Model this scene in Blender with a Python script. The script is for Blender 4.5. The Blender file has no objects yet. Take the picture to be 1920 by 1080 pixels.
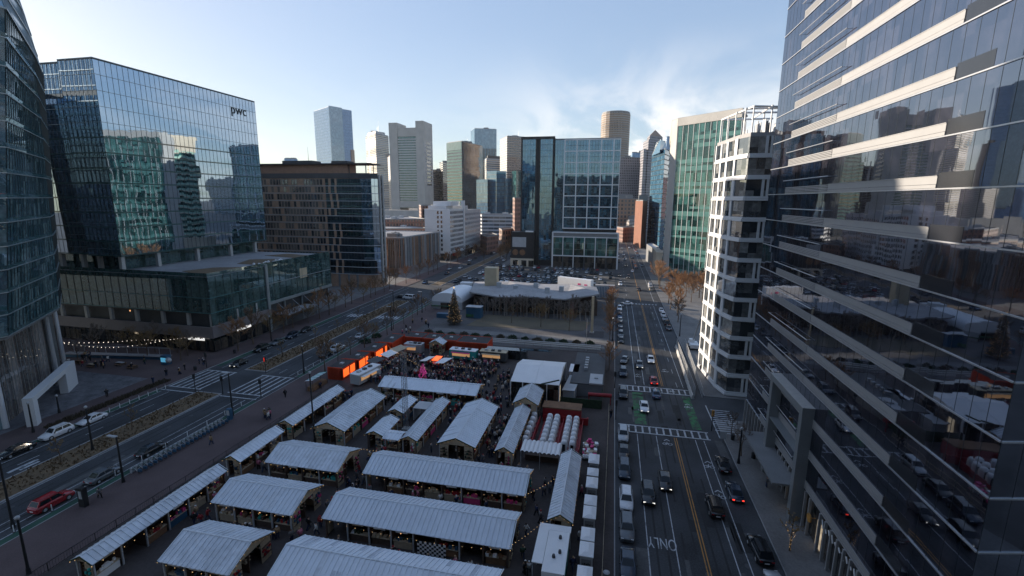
import bpy, bmesh, math, random
from mathutils import Vector, Matrix
R = math.radians
sc = bpy.context.scene
col = sc.collection
random.seed(7)
rnd = random.Random(11)
# ------------------------------------------------------------------ camera frame (solved from the photograph's vanishing points)
EYE = 42.0
FPX = 880.71
RX = ((0.9775522, -0.04619314, 0.20556725), (0.2105641, 0.18001594, -0.96086265), (0.00737988, 0.98257847, 0.18570159))
def ray(x, y):
    c = ((x - 960) / FPX, -(y - 540) / FPX, -1.0)
    return [sum(RX[i][k] * c[k] for k in range(3)) for i in range(3)]
def G(x, y, z=0.0):
    d = ray(x, y); t = (z - EYE) / d[2]
    return (d[0] * t, d[1] * t)
def D(x, y, Y):
    d = ray(x, y); t = Y / d[1]
    return (d[0] * t, Y, EYE + d[2] * t)
# ------------------------------------------------------------------ materials
MATS = {}
def newmat(name):
    m = bpy.data.materials.new(name); m.use_nodes = True
    nt = m.node_tree
    for n in list(nt.nodes): nt.nodes.remove(n)
    out = nt.nodes.new('ShaderNodeOutputMaterial')
    b = nt.nodes.new('ShaderNodeBsdfPrincipled')
    nt.links.new(b.outputs[0], out.inputs[0])
    MATS[name] = m
    return m, nt, b
def c4(c): return (c[0], c[1], c[2], 1.0)
def N(nt, t, **k):
    n = nt.nodes.new(t)
    for a, v in k.items(): setattr(n, a, v)
    return n
def surf(name, color, rough=0.7, metal=0.0, var=0.25, scale=0.35, fine=6.0, bump=0.0, spec=0.4, color2=None, thr=None):
    """painted / stone / metal surface with dirt at two scales"""
    m, nt, b = newmat(name)
    tc = N(nt, 'ShaderNodeTexCoord')
    n1 = N(nt, 'ShaderNodeTexNoise'); n1.inputs['Scale'].default_value = scale; n1.inputs['Detail'].default_value = 6
    n2 = N(nt, 'ShaderNodeTexNoise'); n2.inputs['Scale'].default_value = fine; n2.inputs['Detail'].default_value = 3
    nt.links.new(tc.outputs['Object'], n1.inputs['Vector']); nt.links.new(tc.outputs['Object'], n2.inputs['Vector'])
    mx = N(nt, 'ShaderNodeMath', operation='MULTIPLY_ADD'); mx.inputs[1].default_value = 0.6; nt.links.new(n1.outputs[0], mx.inputs[0])
    m2 = N(nt, 'ShaderNodeMath', operation='MULTIPLY'); m2.inputs[1].default_value = 0.4; nt.links.new(n2.outputs[0], m2.inputs[0])
    nt.links.new(m2.outputs[0], mx.inputs[2])
    rp = N(nt, 'ShaderNodeValToRGB'); e = rp.color_ramp.elements
    lo = [max(0, c * (1 - var)) for c in color]; hi = [min(1, c * (1 + var)) for c in color]
    if color2: lo, hi = color, color2
    e[0].position, e[1].position = (thr or (0.33, 0.67)); e[0].color = c4(lo); e[1].color = c4(hi)
    nt.links.new(mx.outputs[0], rp.inputs[0]); nt.links.new(rp.outputs[0], b.inputs['Base Color'])
    b.inputs['Roughness'].default_value = rough; b.inputs['Metallic'].default_value = metal
    b.inputs['Specular IOR Level'].default_value = spec
    if bump:
        bp = N(nt, 'ShaderNodeBump'); bp.inputs['Strength'].default_value = bump; bp.inputs['Distance'].default_value = 0.05
        nt.links.new(n2.outputs[0], bp.inputs['Height']); nt.links.new(bp.outputs[0], b.inputs['Normal'])
    return m
def glass(name, dark, light, pw=1.5, ph=4.0, ior=2.3, tilt=0.012, wave=0.02, lit=0.0, rough=0.02, frac=0.5, tint=(1, 1, 1), wscale=0.25):
    """coated facade glass: every pane sits at its own slight tilt, with its own blinds behind it"""
    m, nt, b = newmat(name)
    uv = N(nt, 'ShaderNodeUVMap')
    sp = N(nt, 'ShaderNodeVectorMath', operation='DIVIDE'); sp.inputs[1].default_value = (pw, ph, 1)
    nt.links.new(uv.outputs[0], sp.inputs[0])
    fl = N(nt, 'ShaderNodeVectorMath', operation='FLOOR'); nt.links.new(sp.outputs[0], fl.inputs[0])
    gm = N(nt, 'ShaderNodeNewGeometry')
    wn = N(nt, 'ShaderNodeTexWhiteNoise', noise_dimensions='3D'); nt.links.new(fl.outputs[0], wn.inputs['Vector'])
    s1 = N(nt, 'ShaderNodeVectorMath', operation='SUBTRACT'); s1.inputs[1].default_value = (.5, .5, .5); nt.links.new(wn.outputs['Color'], s1.inputs[0])
    s2 = N(nt, 'ShaderNodeVectorMath', operation='SCALE'); s2.inputs['Scale'].default_value = tilt; nt.links.new(s1.outputs[0], s2.inputs[0])
    ns = N(nt, 'ShaderNodeTexNoise'); ns.inputs['Scale'].default_value = wscale; ns.inputs['Detail'].default_value = 2; nt.links.new(uv.outputs[0], ns.inputs['Vector'])
    w1 = N(nt, 'ShaderNodeVectorMath', operation='SUBTRACT'); w1.inputs[1].default_value = (.5, .5, .5); nt.links.new(ns.outputs['Color'], w1.inputs[0])
    w2 = N(nt, 'ShaderNodeVectorMath', operation='SCALE'); w2.inputs['Scale'].default_value = wave; nt.links.new(w1.outputs[0], w2.inputs[0])
    a1 = N(nt, 'ShaderNodeVectorMath', operation='ADD'); nt.links.new(gm.outputs['Normal'], a1.inputs[0]); nt.links.new(s2.outputs[0], a1.inputs[1])
    a2 = N(nt, 'ShaderNodeVectorMath', operation='ADD'); nt.links.new(a1.outputs[0], a2.inputs[0]); nt.links.new(w2.outputs[0], a2.inputs[1])
    nm = N(nt, 'ShaderNodeVectorMath', operation='NORMALIZE'); nt.links.new(a2.outputs[0], nm.inputs[0])
    nt.links.new(nm.outputs[0], b.inputs['Normal'])
    rp = N(nt, 'ShaderNodeValToRGB'); e = rp.color_ramp.elements
    e[0].position = frac * 0.6; e[1].position = min(1, frac + 0.45); e[0].color = c4(dark); e[1].color = c4(light)
    nt.links.new(wn.outputs['Value'], rp.inputs[0])
    b.inputs['Roughness'].default_value = rough; b.inputs['IOR'].default_value = ior
    b.inputs['Specular Tint'].default_value = c4(tint)
    # furniture, blinds and ceilings behind the pane: broken bands inside each storey
    fr = N(nt, 'ShaderNodeTexNoise'); fr.inputs['Scale'].default_value = 1.3; fr.inputs['Detail'].default_value = 4
    nt.links.new(uv.outputs[0], fr.inputs['Vector'])
    fm = N(nt, 'ShaderNodeMapRange'); fm.inputs[1].default_value = .35; fm.inputs[2].default_value = .7; fm.inputs[3].default_value = .7; fm.inputs[4].default_value = 1.35
    nt.links.new(fr.outputs[0], fm.inputs[0])
    mm = N(nt, 'ShaderNodeVectorMath', operation='SCALE'); nt.links.new(rp.outputs[0], mm.inputs[0]); nt.links.new(fm.outputs[0], mm.inputs['Scale'])
    nt.links.new(mm.outputs[0], b.inputs['Base Color'])
    if lit > 0:   # rooms with the lights on
        gt = N(nt, 'ShaderNodeMath', operation='GREATER_THAN'); gt.inputs[1].default_value = 0.975; nt.links.new(wn.outputs['Value'], gt.inputs[0])
        mu = N(nt, 'ShaderNodeMath', operation='MULTIPLY'); mu.inputs[1].default_value = lit; nt.links.new(gt.outputs[0], mu.inputs[0])
        m3 = N(nt, 'ShaderNodeMath', operation='MULTIPLY'); nt.links.new(mu.outputs[0], m3.inputs[0]); nt.links.new(fm.outputs[0], m3.inputs[1])
        b.inputs['Emission Color'].default_value = (1, .8, .55, 1); nt.links.new(m3.outputs[0], b.inputs['Emission Strength'])
        m.cycles.emission_sampling = 'NONE'
    return m
def gridwall(name, wall, win, pw, ph, fw=0.6, fh=0.55, rough=0.6, ior=1.5):
    """masonry facade of a far tower with its small windows as a surface pattern"""
    m, nt, b = newmat(name)
    uv = N(nt, 'ShaderNodeUVMap')
    sp = N(nt, 'ShaderNodeVectorMath', operation='DIVIDE'); sp.inputs[1].default_value = (pw, ph, 1); nt.links.new(uv.outputs[0], sp.inputs[0])
    fr = N(nt, 'ShaderNodeVectorMath', operation='FRACTION'); nt.links.new(sp.outputs[0], fr.inputs[0])
    sx = N(nt, 'ShaderNodeSeparateXYZ'); nt.links.new(fr.outputs[0], sx.inputs[0])
    a = N(nt, 'ShaderNodeMath', operation='LESS_THAN'); a.inputs[1].default_value = fw; nt.links.new(sx.outputs[0], a.inputs[0])
    c = N(nt, 'ShaderNodeMath', operation='LESS_THAN'); c.inputs[1].default_value = fh; nt.links.new(sx.outputs[1], c.inputs[0])
    mu = N(nt, 'ShaderNodeMath', operation='MULTIPLY'); nt.links.new(a.outputs[0], mu.inputs[0]); nt.links.new(c.outputs[0], mu.inputs[1])
    ns = N(nt, 'ShaderNodeTexNoise'); ns.inputs['Scale'].default_value = .05; nt.links.new(uv.outputs[0], ns.inputs['Vector'])
    vr = N(nt, 'ShaderNodeMapRange'); vr.inputs[3].default_value = .8; vr.inputs[4].default_value = 1.2; nt.links.new(ns.outputs[0], vr.inputs[0])
    wl = N(nt, 'ShaderNodeVectorMath', operation='SCALE'); wl.inputs[0].default_value = wall; nt.links.new(vr.outputs[0], wl.inputs['Scale'])
    fl = N(nt, 'ShaderNodeVectorMath', operation='FLOOR'); nt.links.new(sp.outputs[0], fl.inputs[0])
    wn = N(nt, 'ShaderNodeTexWhiteNoise', noise_dimensions='3D'); nt.links.new(fl.outputs[0], wn.inputs['Vector'])
    wr = N(nt, 'ShaderNodeMapRange'); wr.inputs[3].default_value = .4; wr.inputs[4].default_value = 1.8; nt.links.new(wn.outputs[0], wr.inputs[0])
    gl = N(nt, 'ShaderNodeVectorMath', operation='SCALE'); gl.inputs[0].default_value = win; nt.links.new(wr.outputs[0], gl.inputs['Scale'])
    mx = N(nt, 'ShaderNodeMix', data_type='RGBA'); nt.links.new(mu.outputs[0], mx.inputs[0]); nt.links.new(wl.outputs[0], mx.inputs[6]); nt.links.new(gl.outputs[0], mx.inputs[7])
    nt.links.new(mx.outputs[2], b.inputs['Base Color'])
    rr = N(nt, 'ShaderNodeMapRange'); rr.inputs[3].default_value = rough; rr.inputs[4].default_value = .08; nt.links.new(mu.outputs[0], rr.inputs[0])
    nt.links.new(rr.outputs[0], b.inputs['Roughness']); b.inputs['IOR'].default_value = ior
    return m
def glow(name, color, strength):
    m, nt, b = newmat(name)
    b.inputs['Base Color'].default_value = c4(color); b.inputs['Emission Color'].default_value = c4(color); b.inputs['Emission Strength'].default_value = strength
    m.cycles.emission_sampling = 'NONE'
    return m
def paint(name, color, rough=0.25, metal=0.0):
    m, nt, b = newmat(name)
    tc = N(nt, 'ShaderNodeTexCoord'); ns = N(nt, 'ShaderNodeTexNoise'); ns.inputs['Scale'].default_value = 3; nt.links.new(tc.outputs['Object'], ns.inputs['Vector'])
    vr = N(nt, 'ShaderNodeMapRange'); vr.inputs[3].default_value = .75; vr.inputs[4].default_value = 1.2; nt.links.new(ns.outputs[0], vr.inputs[0])
    sl = N(nt, 'ShaderNodeVectorMath', operation='SCALE'); sl.inputs[0].default_value = color; nt.links.new(vr.outputs[0], sl.inputs['Scale'])
    nt.links.new(sl.outputs[0], b.inputs['Base Color'])
    b.inputs['Roughness'].default_value = rough; b.inputs['Metallic'].default_value = metal; b.inputs['Coat Weight'].default_value = 0.5; b.inputs['Coat Roughness'].default_value = 0.08
    return m
# ------------------------------------------------------------------ mesh builder
class MB:
    def __init__(s): s.v = []; s.f = []; s.m = []; s.sm = []
    def face(s, pts, mi=0, smooth=False):
        n = len(s.v); s.v += [tuple(p) for p in pts]; s.f.append(tuple(range(n, n + len(pts)))); s.m.append(mi); s.sm.append(smooth)
    def raw(s, vs, fs, mi=0, smooth=False):
        n = len(s.v); s.v += [tuple(p) for p in vs]
        for f in fs: s.f.append(tuple(i + n for i in f)); s.m.append(mi); s.sm.append(smooth)
    def box(s, x0, y0, z0, x1, y1, z1, mi=0):
        if x0 > x1: x0, x1 = x1, x0
        if y0 > y1: y0, y1 = y1, y0
        vs = [(x0, y0, z0), (x1, y0, z0), (x1, y1, z0), (x0, y1, z0), (x0, y0, z1), (x1, y0, z1), (x1, y1, z1), (x0, y1, z1)]
        s.raw(vs, [(3, 2, 1, 0), (4, 5, 6, 7), (0, 1, 5, 4), (1, 2, 6, 5), (2, 3, 7, 6), (3, 0, 4, 7)], mi)
    def obox(s, p, q, t0, t1, z0, z1, mi=0):
        """box along the plan segment p-q, from t0 to t1 metres to its right-hand (outer) side"""
        dx, dy = q[0] - p[0], q[1] - p[1]; L = math.hypot(dx, dy) or 1e-6
        nx, ny = dy / L, -dx / L
        P = [(p[0] + nx * t0, p[1] + ny * t0), (p[0] + nx * t1, p[1] + ny * t1), (q[0] + nx * t1, q[1] + ny * t1), (q[0] + nx * t0, q[1] + ny * t0)]
        s.prism(P, z0, z1, mi)
    def prism(s, poly, z0, z1, mi=0, top=None, topm=None):
        A = sum(poly[i][0] * poly[(i + 1) % len(poly)][1] - poly[(i + 1) % len(poly)][0] * poly[i][1] for i in range(len(poly)))
        tp = top or poly
        if A < 0: poly = poly[::-1]; tp = tp[::-1]
        n = len(poly)
        vs = [(x, y, z0) for x, y in poly] + [(x, y, z1) for x, y in tp]
        s.raw(vs, [tuple(range(n))[::-1]], mi); s.raw(vs, [tuple(range(n, 2 * n))], mi if topm is None else topm)
        s.raw(vs, [(i, (i + 1) % n, n + (i + 1) % n, n + i) for i in range(n)], mi)
    def tube(s, p, q, r0, r1=None, n=6, mi=0, smooth=True, caps=True):
        r1 = r0 if r1 is None else r1
        p, q = Vector(p), Vector(q); d = (q - p)
        if d.length < 1e-6: return
        d.normalize(); a = d.orthogonal().normalized(); b = d.cross(a)
        vs = []
        for c, r in ((p, r0), (q, r1)):
            for i in range(n):
                t = 2 * math.pi * i / n; vs.append(c + a * (r * math.cos(t)) + b * (r * math.sin(t)))
        s.raw(vs, [(i, (i + 1) % n, n + (i + 1) % n, n + i) for i in range(n)], mi, smooth)
        if caps:
            s.raw(vs, [tuple(range(n))[::-1], tuple(range(n, 2 * n))], mi)
    def ball(s, c, r, mi=0, n=6, k=4, sz=1.0):
        vs = []; fs = []
        for j in range(k + 1):
            t = math.pi * j / k
            for i in range(n):
                a = 2 * math.pi * i / n; vs.append((c[0] + r * math.sin(t) * math.cos(a), c[1] + r * math.sin(t) * math.sin(a), c[2] + r * sz * math.cos(t)))
        for j in range(k):
            for i in range(n): fs.append((j * n + i, (j + 1) * n + i, (j + 1) * n + (i + 1) % n, j * n + (i + 1) % n))
        s.raw(vs, fs, mi, True)
    def mesh(s, name, mats, off=(0, 0, 0)):
        me = bpy.data.meshes.new(name)
        ox, oy, oz = off
        me.from_pydata([(x - ox, y - oy, z - oz) for x, y, z in s.v], [], s.f)
        me.polygons.foreach_set('material_index', s.m); me.polygons.foreach_set('use_smooth', s.sm)
        uvl = me.uv_layers.new(name='UVMap'); data = []
        for f in s.f:
            a = Vector(s.v[f[0]]); b = Vector(s.v[f[1]]); c = Vector(s.v[f[2]])
            n = (b - a).cross(c - a)
            if n.length > 1e-12: n.normalize()
            if abs(n.z) > 0.75:
                for i in f: data += [s.v[i][0], s.v[i][1]]
            else:
                tx, ty = -n.y, n.x; L = math.hypot(tx, ty) or 1
                tx, ty = tx / L, ty / L
                for i in f: data += [s.v[i][0] * tx + s.v[i][1] * ty, s.v[i][2]]
        uvl.data.foreach_set('uv', data)
        for m in mats: me.materials.append(MATS[m] if isinstance(m, str) else m)
        me.update()
        return me
    def build(s, name, mats, parent=None, loc=None):
        if not s.f: return None
        off = loc or (tuple(WL[parent.name]) if parent is not None and parent.name in WL else (0, 0, 0))
        o = bpy.data.objects.new(name, s.mesh(name, mats if isinstance(mats, (list, tuple)) else [mats], off)); col.objects.link(o)
        if parent is not None: o.parent = parent
        if loc: o.location = loc
        WL[o.name] = off
        return o
WL = {}     # world base of each thing, so that a child's mesh is stored relative to its thing
def thing(name, label, cat, loc=(0, 0, 0), rz=0.0, group=None, kind=None):
    o = bpy.data.objects.new(name, None); col.objects.link(o); o.empty_display_size = 0.5
    o.location = loc; o.rotation_euler = (0, 0, rz); o['label'] = label; o['category'] = cat
    if group: o['group'] = group
    if kind: o['kind'] = kind
    WL[o.name] = tuple(loc)
    return o
def tag(o, label, cat, group=None, kind=None):
    if label: o['label'] = label
    if cat: o['category'] = cat
    if group: o['group'] = group
    if kind: o['kind'] = kind
    return o
def struct(name, mb, mats, label=None, cat=None):
    o = mb.build(name, mats); o['kind'] = 'structure'
    if label: o['label'] = label
    if cat: o['category'] = cat
    return o
KIDS = {}
def kids(o):
    if o.name not in KIDS: KIDS[o.name] = [c for c in bpy.data.objects if c.parent == o]
    return KIDS[o.name]
def dup(o, parent=None):
    c = o.copy(); col.objects.link(c); c.parent = parent
    for k in kids(o): dup(k, c)
    return c
def recolor(o, slot, mat):
    o.material_slots[slot].link = 'OBJECT'; o.material_slots[slot].material = MATS[mat]
# ------------------------------------------------------------------ palette
surf('asphalt', (0.052, 0.055, 0.06), .85, var=.55, scale=.12, fine=5, bump=.15)
surf('asphalt_old', (0.07, 0.07, 0.074), .9, var=.35, scale=.1, fine=5, bump=.15)
surf('market_ground', (0.062, 0.052, 0.05), .9, var=.35, scale=.12, fine=3, bump=.2)
surf('brick_pavement', (0.105, 0.075, 0.074), .9, var=.3, scale=.15, fine=7, bump=.2)
surf('concrete_pavement', (0.17, 0.165, 0.16), .9, var=.3, scale=.2, fine=4, bump=.15)
surf('paver', (0.13, 0.13, 0.14), .85, var=.45, scale=.5, fine=2.2, bump=.2)
surf('kerb_stone', (0.3, 0.3, 0.3), .8, var=.2)
surf('road_paint', (0.12, 0.125, 0.13), .7, fine=3, scale=.7, color2=(0.5, 0.52, 0.54), thr=(.34, .5))
surf('yellow_paint', (0.16, 0.1, 0.05), .7, fine=3, scale=.7, color2=(0.5, 0.24, 0.05), thr=(.32, .48))
surf('green_paint', (0.06, 0.07, 0.06), .8, fine=5, scale=.8, color2=(0.055, 0.2, 0.08), thr=(.46, .54))
surf('green_lane', (0.03, 0.085, 0.06), .85, var=.35, fine=6)
surf('dry_grass', (0.13, 0.095, 0.06), .95, var=.4, scale=.5, fine=5, bump=.4, color2=(0.19, 0.13, 0.075))
surf('lawn', (0.105, 0.09, 0.065), .95, var=.3, scale=.2, fine=4, bump=.3, color2=(0.15, 0.125, 0.085))
surf('city_ground', (0.1, 0.095, 0.09), .95, var=.4, scale=.01, fine=.2)
surf('lot_asphalt', (0.085, 0.083, 0.08), .9, var=.35, scale=.06, fine=3)
surf('white_paint', (0.78, 0.78, 0.78), .55, var=.06)
surf('roof_metal', (0.72, 0.77, 0.83), .42, metal=.0, var=.08, scale=.3, fine=1.4, spec=.5)
surf('roof_metal_worn', (0.62, 0.66, 0.71), .5, var=.22, scale=.5, fine=1.6, spec=.4)
surf('roof_metal_dull', (0.5, 0.54, 0.6), .55, var=.2, scale=.6, fine=1.5)
surf('roof_metal_grey', (0.62, 0.67, 0.73), .45, var=.1, scale=.22, fine=1.1, spec=.45)
surf('cream_wood', (0.42, 0.34, 0.24), .7, var=.2, fine=4)
surf('dark_wood', (0.09, 0.06, 0.045), .8, var=.4, fine=4)
surf('brown_wood', (0.2, 0.11, 0.06), .8, var=.4, fine=4)
surf('black_metal', (0.02, 0.021, 0.023), .5, var=.2)
surf('dark_grey', (0.06, 0.062, 0.066), .6, var=.25)
surf('mid_grey', (0.2, 0.205, 0.21), .6, var=.15)
surf('light_grey', (0.42, 0.43, 0.44), .55, var=.12)
surf('steel', (0.5, 0.51, 0.53), .35, metal=.6, var=.12)
surf('silver_panel', (0.31, 0.31, 0.31), .45, metal=.1, var=.06, scale=.1, fine=.6)
surf('grey_panel', (0.2, 0.215, 0.22), .3, var=.1)
surf('orange_paint', (0.62, 0.07, 0.025), .5, var=.2, fine=2)
surf('red_paint', (0.3, 0.022, 0.026), .5, var=.2)
surf('pink_cloth', (0.6, 0.06, 0.2), .7, var=.2)
surf('teal_paint', (0.03, 0.32, 0.3), .5, var=.2)
surf('blue_paint', (0.035, 0.1, 0.17), .5, var=.3)
surf('tan_metal', (0.5, 0.41, 0.28), .6, var=.15)
surf('brick_red', (0.21, 0.095, 0.062), .85, var=.25, fine=3)
surf('roof_dark', (0.055, 0.05, 0.05), .85, var=.3, scale=.2)
surf('roof_pale', (0.31, 0.305, 0.31), .8, var=.25, scale=.12, fine=1)
surf('gravel_roof', (0.26, 0.24, 0.22), .9, var=.3, scale=.2)
surf('concrete', (0.42, 0.41, 0.39), .8, var=.15, scale=.1, fine=2)
surf('beige_stone', (0.52, 0.45, 0.35), .75, var=.12, scale=.1)
surf('bark', (0.12, 0.085, 0.06), .95, var=.3)
surf('pale_bark', (0.3, 0.27, 0.24), .9, var=.3)
surf('evergreen', (0.028, 0.05, 0.026), .9, var=.4, scale=2)
surf('rubber', (0.018, 0.018, 0.019), .8, var=.2)
surf('skin', (0.45, 0.28, 0.2), .6, var=.1)
surf('hair', (0.04, 0.025, 0.018), .8, var=.3)
glow('warm_bulb', (1, .62, .28), .35)
glow('warm_lamp', (1, .5, .2), .35)
glow('white_bulb', (1, .86, .7), .7)
glow('head_lamp', (1, .95, .85), .4)
glow('tail_lamp', (1, .05, .03), .5)
glow('hatch_glow', (1, .55, .25), .1)
glow('green_lamp', (.2, 1, .35), .12)
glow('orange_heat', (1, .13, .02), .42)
glow('sign_white', (1, .97, .92), .25)
glow('cyan_screen', (.15, .6, .9), .12)
# ------------------------------------------------------------------ ground
b = MB(); b.face([(-5000, -800, -.06), (5000, -800, -.06), (5000, 9000, -.06), (-5000, 9000, -.06)])
struct('ground', b, 'city_ground')
def sheet(name, mat, rects, z, t=0.0):
    m = MB()
    for x0, y0, x1, y1 in rects:
        if t: m.box(x0, y0, z - t, x1, y1, z)
        else: m.face([(x0, y0, z), (x1, y0, z), (x1, y1, z), (x0, y1, z)])
    return struct(name, m, mat)
sheet('road', 'asphalt', [(-97, -60, -71, 900), (2, -60, 21, 900), (-71, 206, 2, 216), (-71, 293, 2, 296)], 0.0)
sheet('cross_road', 'asphalt', [(21, 92, 120, 103)], 0.0)
sheet('pavement', 'brick_pavement', [(-71, -40, -61, 205.9), (-105, 11, -97, 700)], .12, .3)
sheet('market_square', 'market_ground', [(-61, -40, 2, 128)], .12, .3)
sheet('street_pavement', 'concrete_pavement', [(21, -40, 60, 92), (21, 103, 60, 420)], .12, .3)
sheet('plaza', 'brick_pavement', [(-230, 84, -105, 108)], .12, .3)
sheet('paved_forecourt', 'paver', [(-230, 10, -105, 84)], .12, .3)
surf('park_stone', (0.1, 0.095, 0.095), .9, var=.35, scale=.15, fine=2.5, bump=.1)
sheet('park_paving', 'park_stone', [(-61, 128, 2, 206)], .12, .3)
sheet('parking_lot', 'lot_asphalt', [(-71, 216, 2, 293)], .05, .2)
sheet('far_pavement', 'concrete_pavement', [(-71, 296, 2, 460), (-130, 110, -105, 480)], .11, .3)
# park lawn and its crossing paths
m = MB(); m.prism([(-47, 146), (-8, 149), (-6, 161), (-44, 163)], .124, .17)
o = m.build('lawn', 'lawn'); tag(o, 'short winter lawn in front of the low pavilion', 'lawn', kind='structure')
sheet('path', 'concrete_pavement', [(-56, 137.5, 0, 141.5), (-58, 131, 1, 133.6)], .128)
# median with dry planting, split at the crossing
m = MB()
for y0, y1 in ((-60, 80.5), (94, 178), (214, 600)):
    m.box(-87.6, y0, -.1, -81.4, y1, .14)
struct('median_kerb', m, 'kerb_stone')
m = MB()
for y0, y1 in ((-60, 80.2), (94.3, 177.7), (214.3, 600)):
    m.face([(-87.3, y0, .15), (-81.7, y0, .15), (-81.7, y1, .15), (-87.3, y1, .15)])
    n = int((y1 - y0) * 26) if y0 < 200 else 300
    for i in range(n):       # tufts
        x = rnd.uniform(-87.1, -81.9); y = rnd.uniform(y0 + .2, y1 - .2); h = rnd.uniform(.15, .5); w = rnd.uniform(.08, .22); a = rnd.uniform(0, 3.1)
        dx, dy = math.cos(a) * w, math.sin(a) * w
        m.face([(x - dx, y - dy, .15), (x + dx, y + dy, .15), (x + dy * .8, y - dx * .8, .15 + h)])
o = m.build('dry_grass', 'dry_grass'); tag(o, 'dry brown grass planted along the boulevard median', 'grass', kind='stuff')
# kerbs
m = MB()
for x in (-97.0, -71.15, 1.85, 21.0):
    y0, y1 = (-40, 205.5) if x != 21.0 else (-40, 91.8)
    m.box(x, y0, -.1, x + .15, y1, .13)
    if x == 21.0: m.box(x, 103.2, -.1, x + .15, 420, .13)
struct('kerb', m, 'kerb_stone')
# ------------------------------------------------------------------ road markings
m = MB(); yl = MB(); gr = MB(); gl = MB()
def ln(mb, x0, y0, x1, y1, z=.006): mb.face([(x0, y0, z), (x1, y0, z), (x1, y1, z), (x0, y1, z)])
def dash(mb, x, y0, y1, w=.12, on=None, off=0):
    if not on: ln(mb, x - w / 2, y0, x + w / 2, y1); return
    y = y0
    while y < y1: ln(mb, x - w / 2, y, x + w / 2, min(y + on, y1)); y += on + off
for x in (5.95, 9.3, 16.0, 17.45): dash(m, x, 22, 82.6)
dash(yl, 12.4, 22, 82.6, .13); dash(yl, 12.75, 22, 82.6, .13)
for x in (6.6, 8.6): dash(m, x, 107, 193, .12)
dash(m, 17.2, 107, 193, .12); dash(m, 15.9, 107, 193, .1, 3, 6)
dash(yl, 12.45, 107, 193, .12); dash(yl, 12.8, 107, 193, .12)
dash(yl, 12.6, 200, 600, .2); dash(m, 7, 200, 600, .14, 3, 9); dash(m, 18, 200, 600, .14)
def ladder(y0, y1, x0, x1, st):
    ln(m, x0, y0 - .15, x1, y0 + .15); ln(m, x0, y1 - .15, x1, y1 + .15)
    x = x0 + .5
    while x < x1 - .3: ln(m, x, y0 + .15, x + .32, y1 - .15, .007); x += st
ladder(83.2, 85.9, 2.6, 18.7, 1.25); ladder(102.9, 105.7, 2.8, 18.2, 1.25)
x = 5
while x < 19: ln(m, x, 195, x + .7, 196.2); x += 1.3
# boulevard: ladder crossings (bars run with the traffic), lane lines, bike lane
for x0, x1 in ((-96.6, -88.0), (-81.0, -72.2)):
    ln(m, x0, 81.5, x1, 81.8); ln(m, x0, 91.9, x1, 92.2); ln(m, x0, 79.6, x1, 79.9)
    for i in range(6):
        x = x0 + .4 + i * (x1 - x0 - .8) / 5
        ln(m, x - .2, 81.8, x + .2, 91.9, .007)
dash(m, -90.7, -40, 79, .12, 3, 7); dash(m, -93.6, -40, 79, .12); dash(m, -95.6, -40, 79, .12)
dash(m, -90.7, 94, 205, .12, 3, 7); dash(m, -94.2, 94, 205, .12)
dash(m, -77.8, 94, 205, .12, 3, 7); dash(m, -74.2, -40, 79, .14); dash(m, -72.6, -40, 205, .12); dash(m, -74.2, 93, 205, .12); dash(m, -75.9, -40, 79, .1)
dash(m, -81.2, -40, 80, .12)
for y in (24, 30, 42, 48): ln(m, -89.8, y, -89.2, y + 4.0); ln(m, -88.9, y + 1, -88.4, y + 3.6)
for i in range(16): ln(m, -92.9 + i * 1.25, 148.5, -92.2 + i * 1.25, 152.5) if not -87.6 < -92.5 + i * 1.25 < -81.4 else None
ln(gl, -72.4, -40, -71.2, 79); ln(gl, -72.4, 93, -71.2, 205); ln(gl, -96.9, 48, -95.7, 79); ln(gl, -96.9, 95, -95.4, 150)
for y in (86.7, 90.2, 93.7, 97.2, 100.4):
    ln(gr, 5.7, y, 7.9, y + 3.5 if y < 100 else y + 1.6); ln(gr, 16.2, y, 17.8, y + 3.5 if y < 100 else y + 1.6)
# cyclist marks
def bike(mb, cx, cy, s=1.0, d=1):
    for ox in (-.45, .45):
        for k in range(10):
            a, c = 2 * math.pi * k / 10, 2 * math.pi * (k + 1) / 10
            p = lambda t, r: (cx + ox * s + r * s * math.cos(t), cy + r * s * math.sin(t), .008)
            mb.face([p(a, .28), p(a, .4), p(c, .4), p(c, .28)])
    ln(mb, cx - .45 * s, cy + .02, cx + .1 * s, cy + .16 * s, .009); ln(mb, cx - .1 * s, cy, cx + .02 * s, cy + .75 * s * d, .009)
    mb.face([(cx - .5 * s, cy + 1.0 * s, .008), (cx, cy + 1.5 * s, .008), (cx + .5 * s, cy + 1.0 * s, .008), (cx + .5 * s, cy + 1.25 * s, .008), (cx, cy + 1.75 * s, .008), (cx - .5 * s, cy + 1.25 * s, .008)])
for cx, cy in ((11.0, 80.0), (7.4, 112), (14.2, 117), (14.3, 104.2), (16.8, 96.5), (16.8, 66), (16.8, 74), (7.4, 93)): bike(m, cx, cy, 1.0)
struct('road_marking', m, 'road_paint'); struct('centre_line', yl, 'yellow_paint'); struct('green_bike_box', gr, 'green_paint'); struct('bike_lane', gl, 'green_lane')
dg = None
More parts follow.
